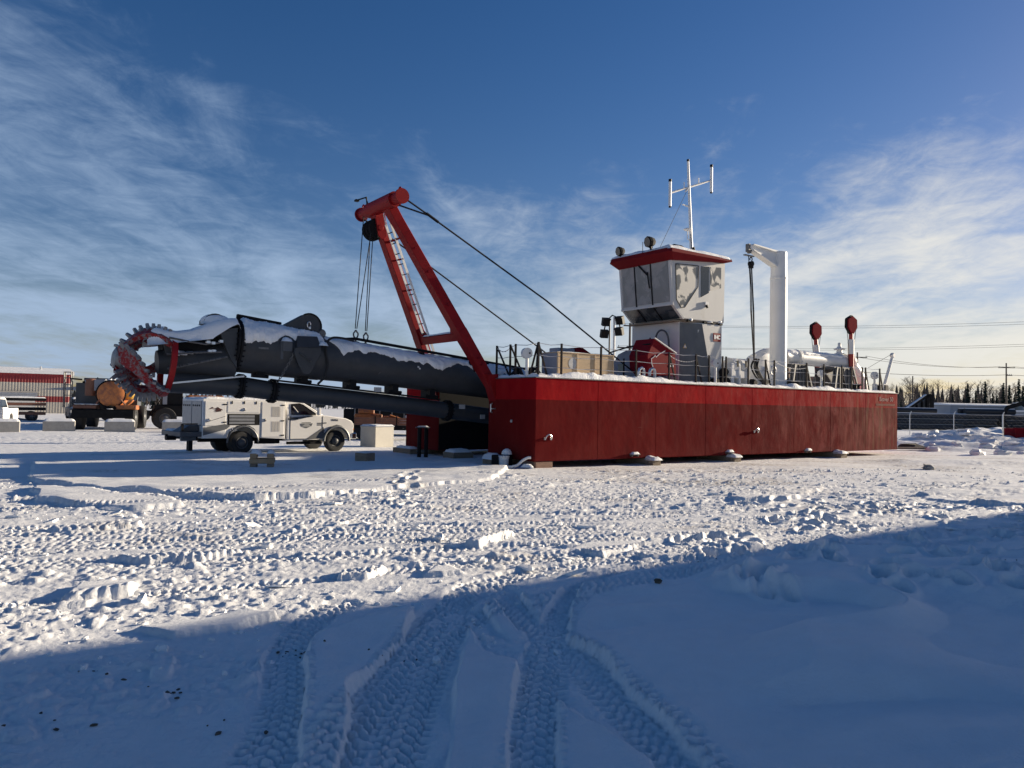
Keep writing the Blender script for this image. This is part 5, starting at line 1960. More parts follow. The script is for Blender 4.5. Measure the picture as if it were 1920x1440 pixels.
# cab
cx_ = [(1.60, .46), (4.10, .44), (4.24, .56), (4.26, 1.02), (4.12, 1.20), (3.85, 1.28), (3.10, 1.36), (1.60, 1.34)]
mb = MB()
arch = [(3.06, .46), (3.08, .62), (3.18, .82), (3.36, .94), (3.55, .98), (3.74, .94), (3.92, .82), (4.02, .62), (4.04, .46)]
low = [V(x, 0, z) for x, z in [(1.60, .46)] + arch + [(4.14, .46), (4.26, .56), (4.28, .98), (4.20, 1.14), (3.95, 1.24), (3.10, 1.35), (1.60, 1.34)]]
mid_ = [(1.60, 1.34), (3.10, 1.35), (3.95, 1.24), (4.20, 1.14), (4.28, .98), (4.26, .56), (4.14, .5), (1.6, .5)]
mb.prism(low, (0, .40, 0))
mb.prism([V(p.x, W_ - .40, p.z) for p in low], (0, .40, 0))
mb.prism([V(x, .40, z) for x, z in mid_], (0, W_ - .80, 0))
cb_ = mb.build('cab', TRUCKW, st, smooth=30, bevel=.03)
mb = MB()
gh = [(1.60, 1.33), (1.60, 1.82), (1.72, 1.875), (2.06, 1.87), (2.22, 1.83), (3.02, 1.36)]
inset = lambda z: .015 + max(0, z - 1.34) * .24
A_ = [V(x, inset(z), z) for x, z in gh]
B_ = [V(x, W_ - inset(z), z) for x, z in gh]
mb.loft(A_, B_)
ghb = mb.build('cab_roof', TRUCKW, cb_, smooth=30, bevel=.02)
so_ = -.012
wpts = [(1.76, 1.38), (1.78, 1.74), (2.10, 1.77), (2.24, 1.72), (2.72, 1.40), (2.70, 1.37)]
mb = MB()
mb.loft([V(x, inset(z) - .014, z) for x, z in wpts], [V(x, inset(z) - .004, z) for x, z in wpts])
mb.build('side_window', GLASS, cb_, smooth=0)
mb = MB()
mb.tube([V(x, inset(z) - .012, z) for x, z in wpts], .014, 5, closed=True)
mb.build('window_seal', BLACK, cb_)
mb = MB()
mb.tube([V(1.84, inset(1.6) - .02, 1.66), V(2.02, inset(1.45) - .02, 1.44)], .022, 5)
mb.build('seat_belt', mat('belt_grey', (.4, .38, .35)), cb_)
ws = [V(2.27, .16, 1.80), V(2.27, W_ - .16, 1.80), V(2.97, W_ - .07, 1.40), V(2.97, .07, 1.40)]
nw = V(.5, 0, .8)
mb = MB()
mb.loft([p + nw * .012 for p in ws], [p + nw * .022 for p in ws])
mb.build('windscreen', GLASS, cb_, smooth=0)
mb = MB()      # door gap lines and grey door streak
for a, b in (((1.72, .50), (1.72, 1.32)), ((2.98, .72), (2.98, 1.32)), ((1.72, .50), (2.82, .50))):
    mb.beam((a[0], -.003, a[1]), (b[0], -.003, b[1]), .012, .012, (0, 1, 0))
mb.build('door_seam', BLACK, cb_, smooth=0, kind='stuff')
mb = MB()
mb.prism([V(x, -.004, z) for x, z in ((1.62, 1.26), (1.62, 1.17), (2.60, 1.30), (2.55, 1.335))], (0, -.003, 0))
mb.prism([V(x, -.004, z) for x, z in ((2.35, .50), (3.02, .92), (3.06, .80), (3.05, .50))], (0, -.003, 0))
mb.build('stripe', TGREY, cb_, smooth=0)
mb = MB()
mb.b2((1.78, -.035, 1.20), (2.0, -.004, 1.235))
mb.build('door_handle', BLACK, cb_, smooth=0)
mb = MB()
mb.b2((2.70, -.22, 1.36), (2.80, -.06, 1.62)).b2((2.72, -.08, 1.38), (2.78, .0, 1.42))
mb.build('wing_mirror', TRUCKW, cb_, smooth=0, bevel=.02)
mb = MB()      # door badge: worn dark crest with bars
mb.prism([V(x, -.004, z) for x, z in ((2.10, 1.05), (2.58, 1.06), (2.54, .96), (2.34, .88), (2.14, .95))], (0, -.003, 0))
mb.prism([V(x, -.004, z) for x, z in ((2.16, 1.09), (2.52, 1.10), (2.5, 1.075), (2.18, 1.07))], (0, -.003, 0))
bdg = mb.build('door_badge', LETTERG, cb_, smooth=0)
mb = MB()
for k in range(3):
    mb.b2((2.18 + k * .04, -.010, .95 + k * .035), (2.50 - k * .03, -.007, .962 + k * .035))
mb.build('badge_bar', TRUCKW, bdg, smooth=0, kind='stuff')
for k, (x, z) in enumerate(((2.78, 1.04), (2.78, .98), (3.02, 1.05))):
    mb = MB()
    for j in range(5 if k < 2 else 3):
        mb.b2((x + j * .042, -.008, z), (x + .032 + j * .042, -.003, z + .042))
    mb.build('fender_lettering', LETTERG, cb_, smooth=0, kind='stuff')
text('unit_number', '31056', .11, LETTERG, cb_, (3.48, -.006, 1.175), (1, 0, -.06), (0, 0, 1))
for cx0, rr0, ph in ((3.55, .52, cb_), (0, .54, sb)):
    mb = MB()
    for y0 in (0, W_):
        s_ = -1 if y0 == 0 else 1
        pts = [V(cx0 + rr0 * math.cos(a), y0 + s_ * .03, .42 + rr0 * math.sin(a)) for a in [R(-2 + 15.3 * k) for k in range(13)]]
        mb.tube(pts, .05 if cx0 > 1 else .03, 6)
    mb.build('wheel_arch_flare', TGREY, ph)
mb = MB()
mb.b2((4.24, .25, .72), (4.30, W_ - .25, 1.06))
gl = mb.build('grille', CHROME, cb_, smooth=0, bevel=.02)
for y in (.02, W_ - .26):
    mb = MB()
    mb.b2((4.10, y - .01, .86), (4.29, y + .24, 1.06))
    mb.build('headlight', LENS, cb_, smooth=0, bevel=.02)
    mb = MB()
    mb.b2((4.14, y - .012, .80), (4.29, y + .2, .85))
    mb.build('turn_signal', AMBER, cb_, smooth=0)
mb = MB()
mb.b2((4.18, -.02, .46), (4.40, W_ + .02, .70))
mb.build('front_bumper', CHROME, st, smooth=0, bevel=.03)
mb = MB()
mb.b2((1.70, .12, .30), (3.0, .26, .40)).b2((-1.3, .5, .42), (4.0, .62, .58)).b2((-1.3, 1.4, .42), (4.0, 1.52, .58)).b2((.6, .15, .34), (1.4, .45, .56))
mb.build('chassis', BLACK, st, smooth=0)
for x, y, s in ((0, .0, -1), (0, W_, 1), (3.55, .02, -1), (3.55, W_ - .02, 1)):
    wheel(st, x, y, .40, .28 if x > 1 else .5, s, .56)

# ------------------------------------------------------------------ small things round the dredger
def at(obj, l):
    """place a thing given in the dredger's frame"""
    c, s = math.cos(HEAD), math.sin(HEAD)
    return (0.69 + l[0] * c - l[1] * s, 22.2 + l[0] * s + l[1] * c, l[2])


def gh_(x, y):
    return float(ground_height(np.array([float(x)]), np.array([float(y)]))[0])


cr_ = thing('plywood_crate', 'long plywood crate with grey end standing on the dredger deck by the rail', 'crate', at(None, (1.57, 1.0, DECK + .02)), HEAD)
mb = MB()
mb.b2((0, 0, 0), (2.38, .02, .84))
mb.build('side_panel', PLY, cr_, smooth=0)
mb = MB()
mb.b2((0, .78, 0), (2.38, .80, .84)).b2((2.36, .02, 0), (2.38, .78, .84))
mb.build('rear_panel', PLY, cr_, smooth=0)
mb = MB()
mb.b2((0, .02, 0), (.02, .78, .84))
mb.build('end_panel', GREYP, cr_, smooth=0)
mb = MB()
mb.b2((-.02, -.02, .84), (2.40, .82, .865))
mb.build('lid', PLY, cr_, smooth=0)
for x in (.03, .8, 1.55, 2.33):
    mb = MB()
    mb.b2((x - .025, -.02, .02), (x + .025, 0, .83))
    mb.build('batten', PLY, cr_, smooth=0)
mb = MB()
mb.cyl((.62, -.004, .52), (.62, -.001, .52), .17, seg=24)
mb.build('sticker', mat('pale_sticker', (.55, .54, .52), var=.15, scale=8), cr_)
snow_pad('crate_snow', 0, 2.38, 0, .8, .865, .03, cr_, seed=19, rag=.15)

BLK = WWOOD
grp = 'timber pads under the hull'
for k, (lx, ly0, w, h, lab) in enumerate(((4.62, -.22, .42, .34, 'snow-capped timber pad under the hull side, nearest the bow of the three'),
                                           (8.62, -.20, .42, .33, 'snow-capped timber pad under the middle of the hull side'),
                                           (15.1, -.22, .5, .30, 'snow-capped timber pad under the hull side nearest the stern'))):
    loc = at(None, (lx, ly0, 0))
    t = thing('hull_support', lab, 'timber block', loc, HEAD, grp)
    mb = MB()
    mb.b2((-w / 2, 0, -.05), (w / 2, 1.6, .205))
    mb.b2((-w / 2 + .03, -.12, -.05), (w / 2 - .03, .20, .20))
    mb.build('baulk', WWOOD, t, smooth=0, bevel=.015)
    xs = np.linspace(-w / 2 - .01, w / 2 + .01, 16)
    ys = np.linspace(-.18, .215, 12)
    XX, YY = np.meshgrid(xs, ys, indexing='ij')
    q = 1 - (np.abs(XX) / (w / 2 + .01)) ** 2.2
    q2 = np.clip((YY + .18) / .12, 0, 1)
    ZZ = .16 + (.06 + h * .22) * np.sqrt(np.clip(q * q2, 0, 1)) * (.6 + .7 * fbm(XX * 5, YY * 5, 3, k))
    link('snow_cap', grid_mesh('snow_cap', np.stack([XX, YY, ZZ], -1), SNOW), t)
t = thing('corner_support', 'bare brown timber block wedged under the front corner of the hull', 'timber block', at(None, (.06, .02, 0)), HEAD)
mb = MB()
mb.b2((0, 0, -.05), (.62, .8, .215))
mb.build('baulk', mat('brown_baulk', (.26, .15, .10), rough=.8, var=.3, scale=5, stretch=(1, 4, 4)), t, smooth=0, bevel=.015)
t = thing('bow_support', 'snow-covered beam under the hull bow beside the white pail', 'timber beam', at(None, (-.35, 1.9, 0)), HEAD)
mb = MB()
mb.b2((-.05, -.35, -.05), (1.6, .25, .205))
mb.build('baulk', WWOOD, t, smooth=0, bevel=.015)
snow_pad('snow_cap', -.10, .34, -.40, .30, .20, .20, t, seed=5, rag=.02, lump=.3)
t = thing('bow_support', 'low timber blocking under the far pontoon beside the two dark posts', 'timber beam', at(None, (-.30, 7.2, 0)), HEAD)
mb = MB()
mb.b2((-.1, -.3, -.05), (1.5, 1.1, .205))
mb.build('baulk', WWOOD, t, smooth=0, bevel=.015)
snow_pad('snow_cap', -.08, .29, -.25, 1.0, .20, .10, t, seed=6, rag=.02, lump=.3)
t = thing('snow_block', 'low snow-topped block in the dark gap between the pontoons', 'timber block', at(None, (-.1, 4.75, 0)), HEAD)
mb = MB()
mb.b2((0, -.35, -.05), (.8, .35, .22))
mb.build('baulk', WWOOD, t, smooth=0, bevel=.015)
snow_pad('snow_cap', 0, .8, -.35, .35, .21, .12, t, seed=7, rag=.02, lump=.3)
# two dark posts
t = thing('post_pair', 'two dark upright steel posts with a snowy cap plate by the far pontoon', 'steel posts', (-3.0, 26.15, 0), .2)
for x in (-.11, .12):
    mb = MB()
    mb.cyl((x, 0, -.1), (x, 0, 1.02), .07, seg=14)
    mb.build('post', BLACK, t)
mb = MB()
mb.b2((-.24, -.1, 1.02), (.24, .1, 1.05)).b2((-.2, -.04, .2), (.2, .04, .26))
mb.build('cap_plate', DGREY, t, smooth=0)
snow_pad('cap_snow', -.23, .23, -.1, .1, 1.05, .04, t, seed=3, rag=.01)
# pail, dark box, drum, tarp
pz = gh_(-.18, 22.5)
t = thing('pail', 'white plastic pail standing in front of the hull bow', 'bucket', (-.20, 22.52, pz - .02))
mb = MB()
mb.lathe((0, 0, 0), (0, 0, 1), [(0, .13), (.30, .15), (.31, .165), (.335, .165), (.34, .15)], 22)
mb.build('pail_body', WHITE, t)
mb = MB()
mb.tube([V(.155 * math.cos(a), .16 * math.sin(a), .30 - .10 * abs(math.sin(a)) ** .5) for a in [math.pi + k * math.pi / 10 for k in range(11)]], .006, 5)
mb.build('pail_handle', GALV, t)
o = MB().b2((-.10, -.13, -.02), (.10, .13, .34)).build('battery_box', BLACK, None, smooth=0, bevel=.015)
o.location = (-.46, 22.62, gh_(-.46, 22.62))
tag(o, 'small black box beside the white pail', 'box')
t = thing('drum', 'short dark drum heaped with snow against the hull bow', 'drum', (-.12, 22.98, gh_(-.1, 22.98) - .02))
mb = MB()
mb.lathe((0, 0, 0), (0, 0, 1), [(0, .16), (.12, .165), (.14, .175), (.16, .165), (.36, .16)], 18)
mb.build('drum_body', BLACK, t)
mb = MB()
mb.lathe((0, 0, .36), (0, 0, 1), [(0, .16), (.07, .15), (.13, .11), (.17, .04)], 14)
mb.build('drum_snow', SNOW, t)
tz_ = gh_(.25, 22.15)
t = thing('tarp_heap', 'crumpled blue tarp with a pale bent pipe lying by the hull corner', 'tarp', (.28, 22.15, tz_))
xs = np.linspace(-.38, .38, 30)
ys = np.linspace(-.25, .3, 22)
XX, YY = np.meshgrid(xs, ys, indexing='ij')
rr4 = np.hypot(XX / .38, YY / .28)
ZZ = .16 * np.clip(1 - rr4, 0, 1) ** .6 * (.4 + 1.2 * fbm(XX * 7, YY * 7, 3, 8)) - .03
link('tarp_sheet', grid_mesh('tarp_sheet', np.stack([XX, YY, ZZ], -1), BLUEB), t)
mb = MB()
mb.tube(smooth_curve([(-.55, -.12, .03), (-.25, -.14, .05), (-.08, -.12, .10), (.05, -.08, .22), (.2, .0, .30), (.3, .02, .31)], 4), .04, 8)
mb.build('bent_pipe', WHITE, t)
snow_pad('tarp_snow', .0, .38, -.2, .15, .06, .08, t, seed=12, rag=.06)

# crib of timbers, small block, cabinet
t = thing('timber_crib', 'stack of crossed timbers topped with snow in front of the truck', 'timber stack', (-6.52, 20.25, gh_(-6.52, 20.25) - .02), .25)
for k in range(3):
    z0 = k * .135
    for j in (-1, 1):
        mb = MB()
        if k % 2:
            mb.b2((-.31, j * .2 - .075, z0), (.31, j * .2 + .075, z0 + .13))
        else:
            mb.b2((j * .21 - .08, -.30, z0), (j * .21 + .08, .30, z0 + .13))
        mb.build('timber', WOOD if k else WWOOD, t, smooth=0, bevel=.008)
snow_pad('crib_snow', -.31, -.02, -.28, .28, .40, .12, t, seed=13, rag=.04, lump=.4)
snow_pad('crib_snow', .10, .31, -.28, .28, .40, .10, t, seed=14, rag=.04, lump=.4)
o = MB().b2((-.22, -.2, -.03), (.22, .2, .24)).build('timber_block', WWOOD, None, smooth=0, bevel=.012)
o.location = (-4.30, 22.75, gh_(-4.3, 22.75))
o.rotation_euler = (0, 0, -.5)
tag(o, 'single small timber block lying on the shaded snow between truck and hull', 'timber block')
snow_pad('block_snow', -.22, .22, -.2, .2, .24, .04, o, seed=15, rag=.02)
t = thing('cabinet', 'pale square metal cabinet with snowy lid standing between truck and dredger', 'cabinet', (-5.72, 32.9, -.02), -.62)
mb = MB()
mb.b2((-.45, -.55, 0), (.45, .55, .86))
mb.build('cabinet_body', mat('cabinet_beige', (.34, .32, .28), rough=.5, var=.08), t, smooth=0, bevel=.015)
mb = MB()
mb.b2((-.47, -.57, .86), (.47, .57, .90))
mb.build('cabinet_lid', GREYP, t, smooth=0, bevel=.01)
for y in (-.27, .27):
    mb = MB()
    mb.b2((-.465, y - .25, .05), (-.45, y + .25, .82))
    mb.build('cabinet_door', mat('cabinet_beige', (.34, .32, .28)), t, smooth=0, bevel=.005)
snow_pad('lid_snow', -.46, .46, -.56, .56, .90, .05, t, seed=16, rag=.03)

# ------------------------------------------------------------------ row of concrete blocks
bl = None
GB = 'concrete blocks across the yard'
for k, (x, y, rz, lab) in enumerate(((-26.15, 39.6, .55, 'snow-topped concrete block at the left edge beside the white pickup'),
                                      (-24.5, 41.75, .5, 'snow-topped concrete block in front of the snow-covered parked truck'),
                                      (-21.9, 43.1, .45, 'snow-topped concrete block in front of the orange tank vehicle'),
                                      (-19.3, 44.4, .42, 'snow-topped concrete block half hidden behind the service truck'))):
    if bl is None:
        bl = thing('concrete_block', lab, 'concrete block', (x, y, -.03), rz, GB)
        mb = MB()
        mb.b2((-.76, -.36, 0), (.76, .36, .62))
        mb.build('block', CONC, bl, smooth=0, bevel=.03)
        snow_pad('block_snow', -.75, .75, -.36, .36, .62, .12, bl, seed=21, rag=.02, lump=.25)
    else:
        dup(bl, (x, y, -.03), rz, lab, GB)

# ------------------------------------------------------------------ orange tank vehicle, seen from behind
t = thing('tank_vehicle', 'big dirty vehicle with round orange tank, seen from behind, snow and pipes on top', 'tank truck', (-23.75, 44.6, 0), R(90 + 18))
PB = lambda name, m_, *boxes, **k: [MB_.build(name, m_, t, smooth=0, bevel=.02, **k) for MB_ in [MB()] if [MB_.b2(a, b) for a, b in boxes]]
mb = MB()
mb.lathe((-.3, -.48, 2.12), (1, 0, 0), [(0, .20), (.03, .52), (.12, .72), (.22, .76), (4.2, .76), (4.4, .5)], 36)
tk = mb.build('tank', ORANGE, t)
mb = MB()
mb.tube([V(-.12, -.48 + .77 * math.cos(a), 2.12 + .77 * math.sin(a)) for a in [k * 2 * math.pi / 30 for k in range(30)]], .045, 8, closed=True)
mb.build('tank_rim', BLACK, tk)
mb = MB()
mb.lathe((.2, -1.35, 2.15), (1, 0, 0), [(0, .25), (.1, .34), (1.4, .34), (1.5, .2)], 20)
mb.build('side_tank', YELLOW, t)
mb = MB()
mb.lathe((.5, .70, 2.0), (0, 0, 1), [(0, .28), (.1, .30), (.95, .30), (1.0, .2)], 20)
mb.build('filter_drum', BROWN, t)
PB('frame', BLACK, ((-.2, -.6, .7), (5.5, -.3, 1.1)), ((-.2, .3, .7), (5.5, .6, 1.1)))
PB('deck_plate', ORANGE, ((-.25, -1.85, 1.22), (.9, -.75, 1.48)))
PB('deck_plate', BROWN, ((-.25, .25, 1.25), (.9, 1.45, 1.45)))
PB('rear_bumper', BLACK, ((-.45, -1.75, .72), (-.15, 1.45, 1.20)))
PB('engine_housing', DGREY, ((.9, -.1, 1.4), (4.5, 1.55, 2.75)), ((1.2, -.1, 2.75), (3.8, 1.2, 3.05)))
PB('cabin', DGREY, ((4.2, -1.3, 1.1), (5.6, 1.3, 3.0)))
mb = MB()
mb.prism([V(.3, .2, 2.3), V(.3, .75, 2.3), V(.3, 1.0, 2.9), V(.3, -.1, 2.98)], (.6, 0, 0))
mb.build('hopper', GREYP, t, smooth=0)
mb = MB()
for x in (0, .35):
    for y in (1.62, 1.98):
        mb.tube([V(x, y, 1.3), V(x, y, 3.35)], .03, 6)
for z in (2.0, 2.6, 3.0, 3.33):
    mb.tube([V(0, 1.62, z), V(0, 1.98, z), V(.35, 1.98, z), V(.35, 1.62, z)], .022, 5)
mb.build('guard_rail', STEEL, t)
mb = MB()
rr5 = random.Random(8)
for k in range(16):
    a = V(rr5.uniform(.0, 1.8), rr5.uniform(-1.2, 1.2), rr5.uniform(2.75, 3.1))
    mb.tube([a, a + V(rr5.uniform(-.2, .2), rr5.uniform(-.7, .7), rr5.uniform(-.25, .25))], rr5.uniform(.03, .06), 6)
mb.build('pipework', BLACK, t, kind='stuff')
mb = MB()
lumps(mb, [(rr5.uniform(-.05, 1.0), -.48 + rr5.uniform(-.6, .5), 2.85 + rr5.uniform(-.12, .15), .13, .12, .09) for _ in range(14)] + [(-.1, .3 + .2 * k, 1.5, .2, .15, .05) for k in range(6)] + [(.2, -1.35, 2.5, .3, .25, .05), (-.38, -.5, 1.25, .15, .2, .05)], 17)
mb.build('snow_lumps', SNOW, t, smooth=50, kind='stuff')
mb = MB()
mb.tube([V(-.25, -.2, 1.3), V(-.35, -.48, 1.42), V(-.25, -.8, 1.3)], .05, 6)
mb.b2((-.4, -.7, 1.0), (-.2, -.25, 1.32))
mb.build('outlet_valve', BLACK, t)
mb = MB()
mb.tube([V(-.15, -1.25, 1.5), V(-.2, -.9, 1.95)], .05, 6)
mb.tube([V(-.15, .3, 1.5), V(-.2, -.05, 1.95)], .05, 6)
mb.build('tank_strut', BROWN, t)
for y, s in ((-1.75, -1), (1.55, 1)):
    for x in (.7, 4.4):
        wheel(t, x, y, .72, .55, s, .5)

# dark wheeled machine behind the service truck
t = thing('wheel_loader', 'dark wheeled machine with orange hood half hidden behind the service truck', 'loader', (-21.75, 48.2, 0), R(90 - 62))
mb = MB()
mb.b2((-.6, -.9, .8), (3.6, .9, 1.5)).b2((-.2, -.75, 1.5), (1.0, .75, 2.7))
mb.build('chassis', BLACK, t, smooth=0, bevel=.03)
mb = MB()
mb.b2((-.15, -.8, 1.55), (.1, -.2, 2.4))
mb.build('cab_panel', GREYP, t, smooth=0)
mb = MB()
mb.b2((1.3, -.85, 1.5), (3.4, .85, 2.15))
mb.build('hood', ORANGE, t, smooth=0, bevel=.05)
mb = MB()
for k in range(5):
    mb.tube([V(-.5 + .12 * k, -.7 + .2 * k, 1.4), V(-.7 + .1 * k, -.8 + .25 * k, 2.0), V(-.4 + .1 * k, -.7 + .2 * k, 2.3)], .03, 5)
mb.build('hydraulic_hose', RUBBER, t)
for x in (.0, 2.9):
    for y, s in ((-1.0, -1), (1.0, 1)):
        wheel(t, x, y, .68, .5, s, .5)
    mb = MB()
    for y in (-1.02, .5):
        mb.tube([V(x + .80 * math.cos(a), y + .25, .68 + .80 * math.sin(a)) for a in [R(10 + 16 * k) for k in range(11)]], .06, 5)
    mb.build('mudguard', BLACK, t)

# flatbed with brown side boards
t = thing('flatbed_trailer', 'flatbed trailer with red-brown side boards carrying orange machinery, behind the cabinet', 'trailer', (-8.3, 38.0, 0), R(8))
mb = MB()
mb.b2((-.5, 0, .62), (4.2, 2.3, .74))
mb.build('bed', BLACK, t, smooth=0)
for k in range(3):
    for j in range(3):
        mb = MB()
        mb.b2((.55 + k * 1.05, -.04, .76 + j * .13), (1.52 + k * 1.05, .0, .87 + j * .13))
        mb.build('side_board', BROWN, t, smooth=0)
    mb = MB()
    mb.b2((.48 + k * 1.05, -.07, .62), (.54 + k * 1.05, .02, 1.2))
    mb.build('stake', BLACK, t, smooth=0)
for x in (.3, 1.0):
    wheel(t, x, .05, .42, .3, -1, .5)
    wheel(t, x, 2.2, .42, .3, 1, .5)
t2 = thing('compressor', 'orange and white machine riding on the flatbed trailer', 'machine', (-7.9, 38.7, .74), R(12))
mb = MB()
mb.b2((.0, 0, 0), (1.4, .9, .55)).b2((.2, .1, .55), (1.0, .8, .85))
mb.build('machine_body', ORANGE, t2, smooth=0, bevel=.04)
mb = MB()
mb.b2((1.5, .1, 0), (2.2, .7, .45)).tube([V(1.45, .0, .1), V(1.8, .0, .5), V(2.4, .1, .3)], .06, 6)
mb.build('machine_arm', ORANGE, t2, smooth=0)
snow_pad('machine_snow', 0, 1.4, 0, .9, .86, .05, t2, seed=25, rag=.1)
mb = MB()
mb.b2((2.3, .1, 0), (3.3, .9, .35)).b2((2.6, .2, .35), (3.0, .8, .5))
mb.build('machine_crate', WHITE, t2, smooth=0, bevel=.03)
t3 = thing('dark_machinery', 'dark machinery with pipes standing behind the white truck cab', 'machine', (-9.6, 44.0, 0), R(10))
mb = MB()
mb.b2((0, 0, .3), (5.5, 1.6, 1.5)).b2((.5, .2, 1.5), (2.2, 1.4, 2.3)).b2((3.0, .1, 1.5), (4.6, 1.5, 2.0))
mb.build('machine_body', BLACK, t3, smooth=0, bevel=.05)
mb = MB()
for k in range(7):
    mb.tube([V(.6 + .7 * k, -.05, .4), V(.65 + .7 * k, -.08, 1.6), V(1.0 + .7 * k, .1, 2.0)], .05, 6)
mb.build('machine_pipe', STEEL, t3, kind='stuff')
for k, (a, b, m_) in enumerate((((1.0, -.2, 1.3), (1.5, 0, 1.6), ORANGE), ((3.2, -.2, 1.4), (3.6, 0, 1.65), ORANGE), ((2.3, -.2, 1.55), (2.8, 0, 1.8), WHITE))):
    MB().b2(a, b).build('machine_panel', m_, t3, smooth=0)
lumps(mbx := MB(), [(.8 + .6 * k, .5, 2.0 if k not in (0, 1, 2) else 2.3, .35, .3, .08) for k in range(7)], 8)
mbx.build('snow_lumps', SNOW, t3, smooth=50, kind='stuff')


# ------------------------------------------------------------------ pickups at the left
def pickup(label, loc, rz, body, snowy, group=None):
    t = thing('pickup_truck', label, 'pickup', loc, rz, group)
    mb = MB()
    mb.prism([V(x, 0, z) for x, z in ((-1.0, .42), (-.05, .42), (0, .7), (.35, .85), (.75, .7), (.8, .42), (3.0, .42), (3.05, .7), (3.4, .86), (3.78, .7), (3.85, .45), (4.25, .5), (4.3, .95), (4.15, 1.05), (3.0, 1.14), (-1.0, 1.14))], (0, 1.95, 0))
    b = mb.build('body', body, t, smooth=0, bevel=.04)
    gh2 = [(1.0, 1.12), (1.1, 1.75), (1.3, 1.82), (2.2, 1.80), (3.0, 1.12)]
    i2 = lambda z: .02 + (z - 1.12) * .22
    mb = MB()
    mb.loft([V(x, i2(z), z) for x, z in gh2], [V(x, 1.95 - i2(z), z) for x, z in gh2])
    mb.build('cab_roof', body, b, smooth=0, bevel=.03)
    mb = MB()
    ws2 = [V(2.28, .22, 1.74), V(2.28, 1.73, 1.74), V(2.92, 1.85, 1.20), V(2.92, .10, 1.20)]
    mb.loft([p + V(.02, 0, .02) for p in ws2], [p + V(.03, 0, .03) for p in ws2])
    mb.build('windscreen', GLASS, b, smooth=0)
    for yy, s in ((0, -1), (1.95, 1)):
        mb = MB()
        w3 = [(1.18, 1.20), (1.26, 1.68), (2.1, 1.70), (2.65, 1.20)]
        f_ = lambda z: (i2(z) if s < 0 else 1.95 - i2(z)) + s * .012
        mb.loft([V(x, f_(z), z) for x, z in w3], [V(x, f_(z) - s * .008, z) for x, z in w3])
        mb.build('side_window', GLASS, b, smooth=0)
        mb = MB()
        mb.b2((4.18, yy - (.0 if s < 0 else .36), .74), (4.31, yy + (.36 if s < 0 else .0), .94))
        mb.build('headlight', LENS, b, smooth=0, bevel=.015)
        for x in (.4, 3.42):
            wheel(t, x, yy, .38, .26, s, .6)
    mb = MB()
    mb.b2((4.22, .42, .66), (4.32, 1.53, .95))
    mb.build('grille', BLACK, b, smooth=0, bevel=.02)
    mb = MB()
    mb.b2((4.2, .0, .42), (4.42, 1.95, .62))
    mb.build('bumper', CHROME if not snowy else BLACK, t, smooth=0, bevel=.03)
    if snowy:
        snow_pad('hood_snow', 3.0, 4.2, .05, 1.9, 1.10, .12, t, seed=40, rag=.2)
        snow_pad('roof_snow', 1.1, 2.3, .2, 1.75, 1.80, .14, t, seed=41, rag=.05)
        snow_pad('screen_snow', 2.3, 2.95, .3, 1.5, 1.2, .04, t, seed=42, rag=.2, zfun=lambda X, Y: (2.95 - X) * .82)
    return t


pickup('white pickup truck at the left edge behind the first concrete block', (-33.6, 48.5, 0), R(-72), TRUCKW, False)
pickup('dark truck plastered with snow, nose on, beside the orange tank vehicle', (-35.6, 61.5, 0), R(-56), DGREY, True)
t = thing('stacked_trailer', 'dark loaded trailer with snow on its bars at the left edge behind the white pickup', 'trailer', (-38.2, 59.0, 0), R(35))
for k in range(4):
    mb = MB()
    mb.b2((-2.0, -.8, .5 + k * .36), (2.1, .8, .72 + k * .36))
    mb.build('load_layer', BLACK if k % 2 else BROWN, t, smooth=0)
for x in (-1.2, 1.2):
    wheel(t, x, -.8, .4, .3, -1)
    wheel(t, x, .8, .4, .3, 1)
snow_pad('load_snow', -2.0, 2.1, -.8, .8, 1.8, .10, t, seed=50, rag=.05)
t = thing('jib_machine', 'grey long-armed machine in front of the red-striped building', 'machine', (-33.5, 66, 0), R(25))
mb = MB()
mb.prism([V(-6, 0, 2.55), V(-1, 0, 3.1), V(.5, 0, 3.15), (.5, 0, 2.5), V(-1, 0, 2.45)], (0, .4, 0))
mb.build('arm', GREYP, t, smooth=0)
mb = MB()
mb.b2((-.5, -.6, .8), (1.6, 1.0, 3.2)).b2((-1.5, -.7, .5), (2.5, 1.2, .9))
mb.build('base', BLACK, t, smooth=0, bevel=.04)
for x in (-1, 1.8):
    wheel(t, x, -.7, .5, .35, -1)
    wheel(t, x, 1.2, .5, .35, 1)

# ------------------------------------------------------------------ buildings
t = thing('clad_building', 'long low building with red and beige striped cladding and snowy roof', 'building', (-53.97, 94, 0), math.atan2(-4, -6.01))
Lb = 46


def ribbed(name, z0, z1, m_, L=Lb, par=None, pitch=.30, y=0.0):
    """profiled sheet: trapezoid ribs; x along the wall"""
    mb = MB()
    pts = []
    x = 0
    while x < L:
        pts += [(x, 0), (x + pitch * .35, 0), (x + pitch * .5, .05), (x + pitch * .85, .05)]
        x += pitch
    n = len(pts)
    vs = [V(p[0], y + p[1], z0) for p in pts] + [V(p[0], y + p[1], z1) for p in pts]
    mb.add(vs, [(i, i + 1, n + i + 1, n + i) for i in range(n - 1)])
    return mb.build(name, m_, par, smooth=0)


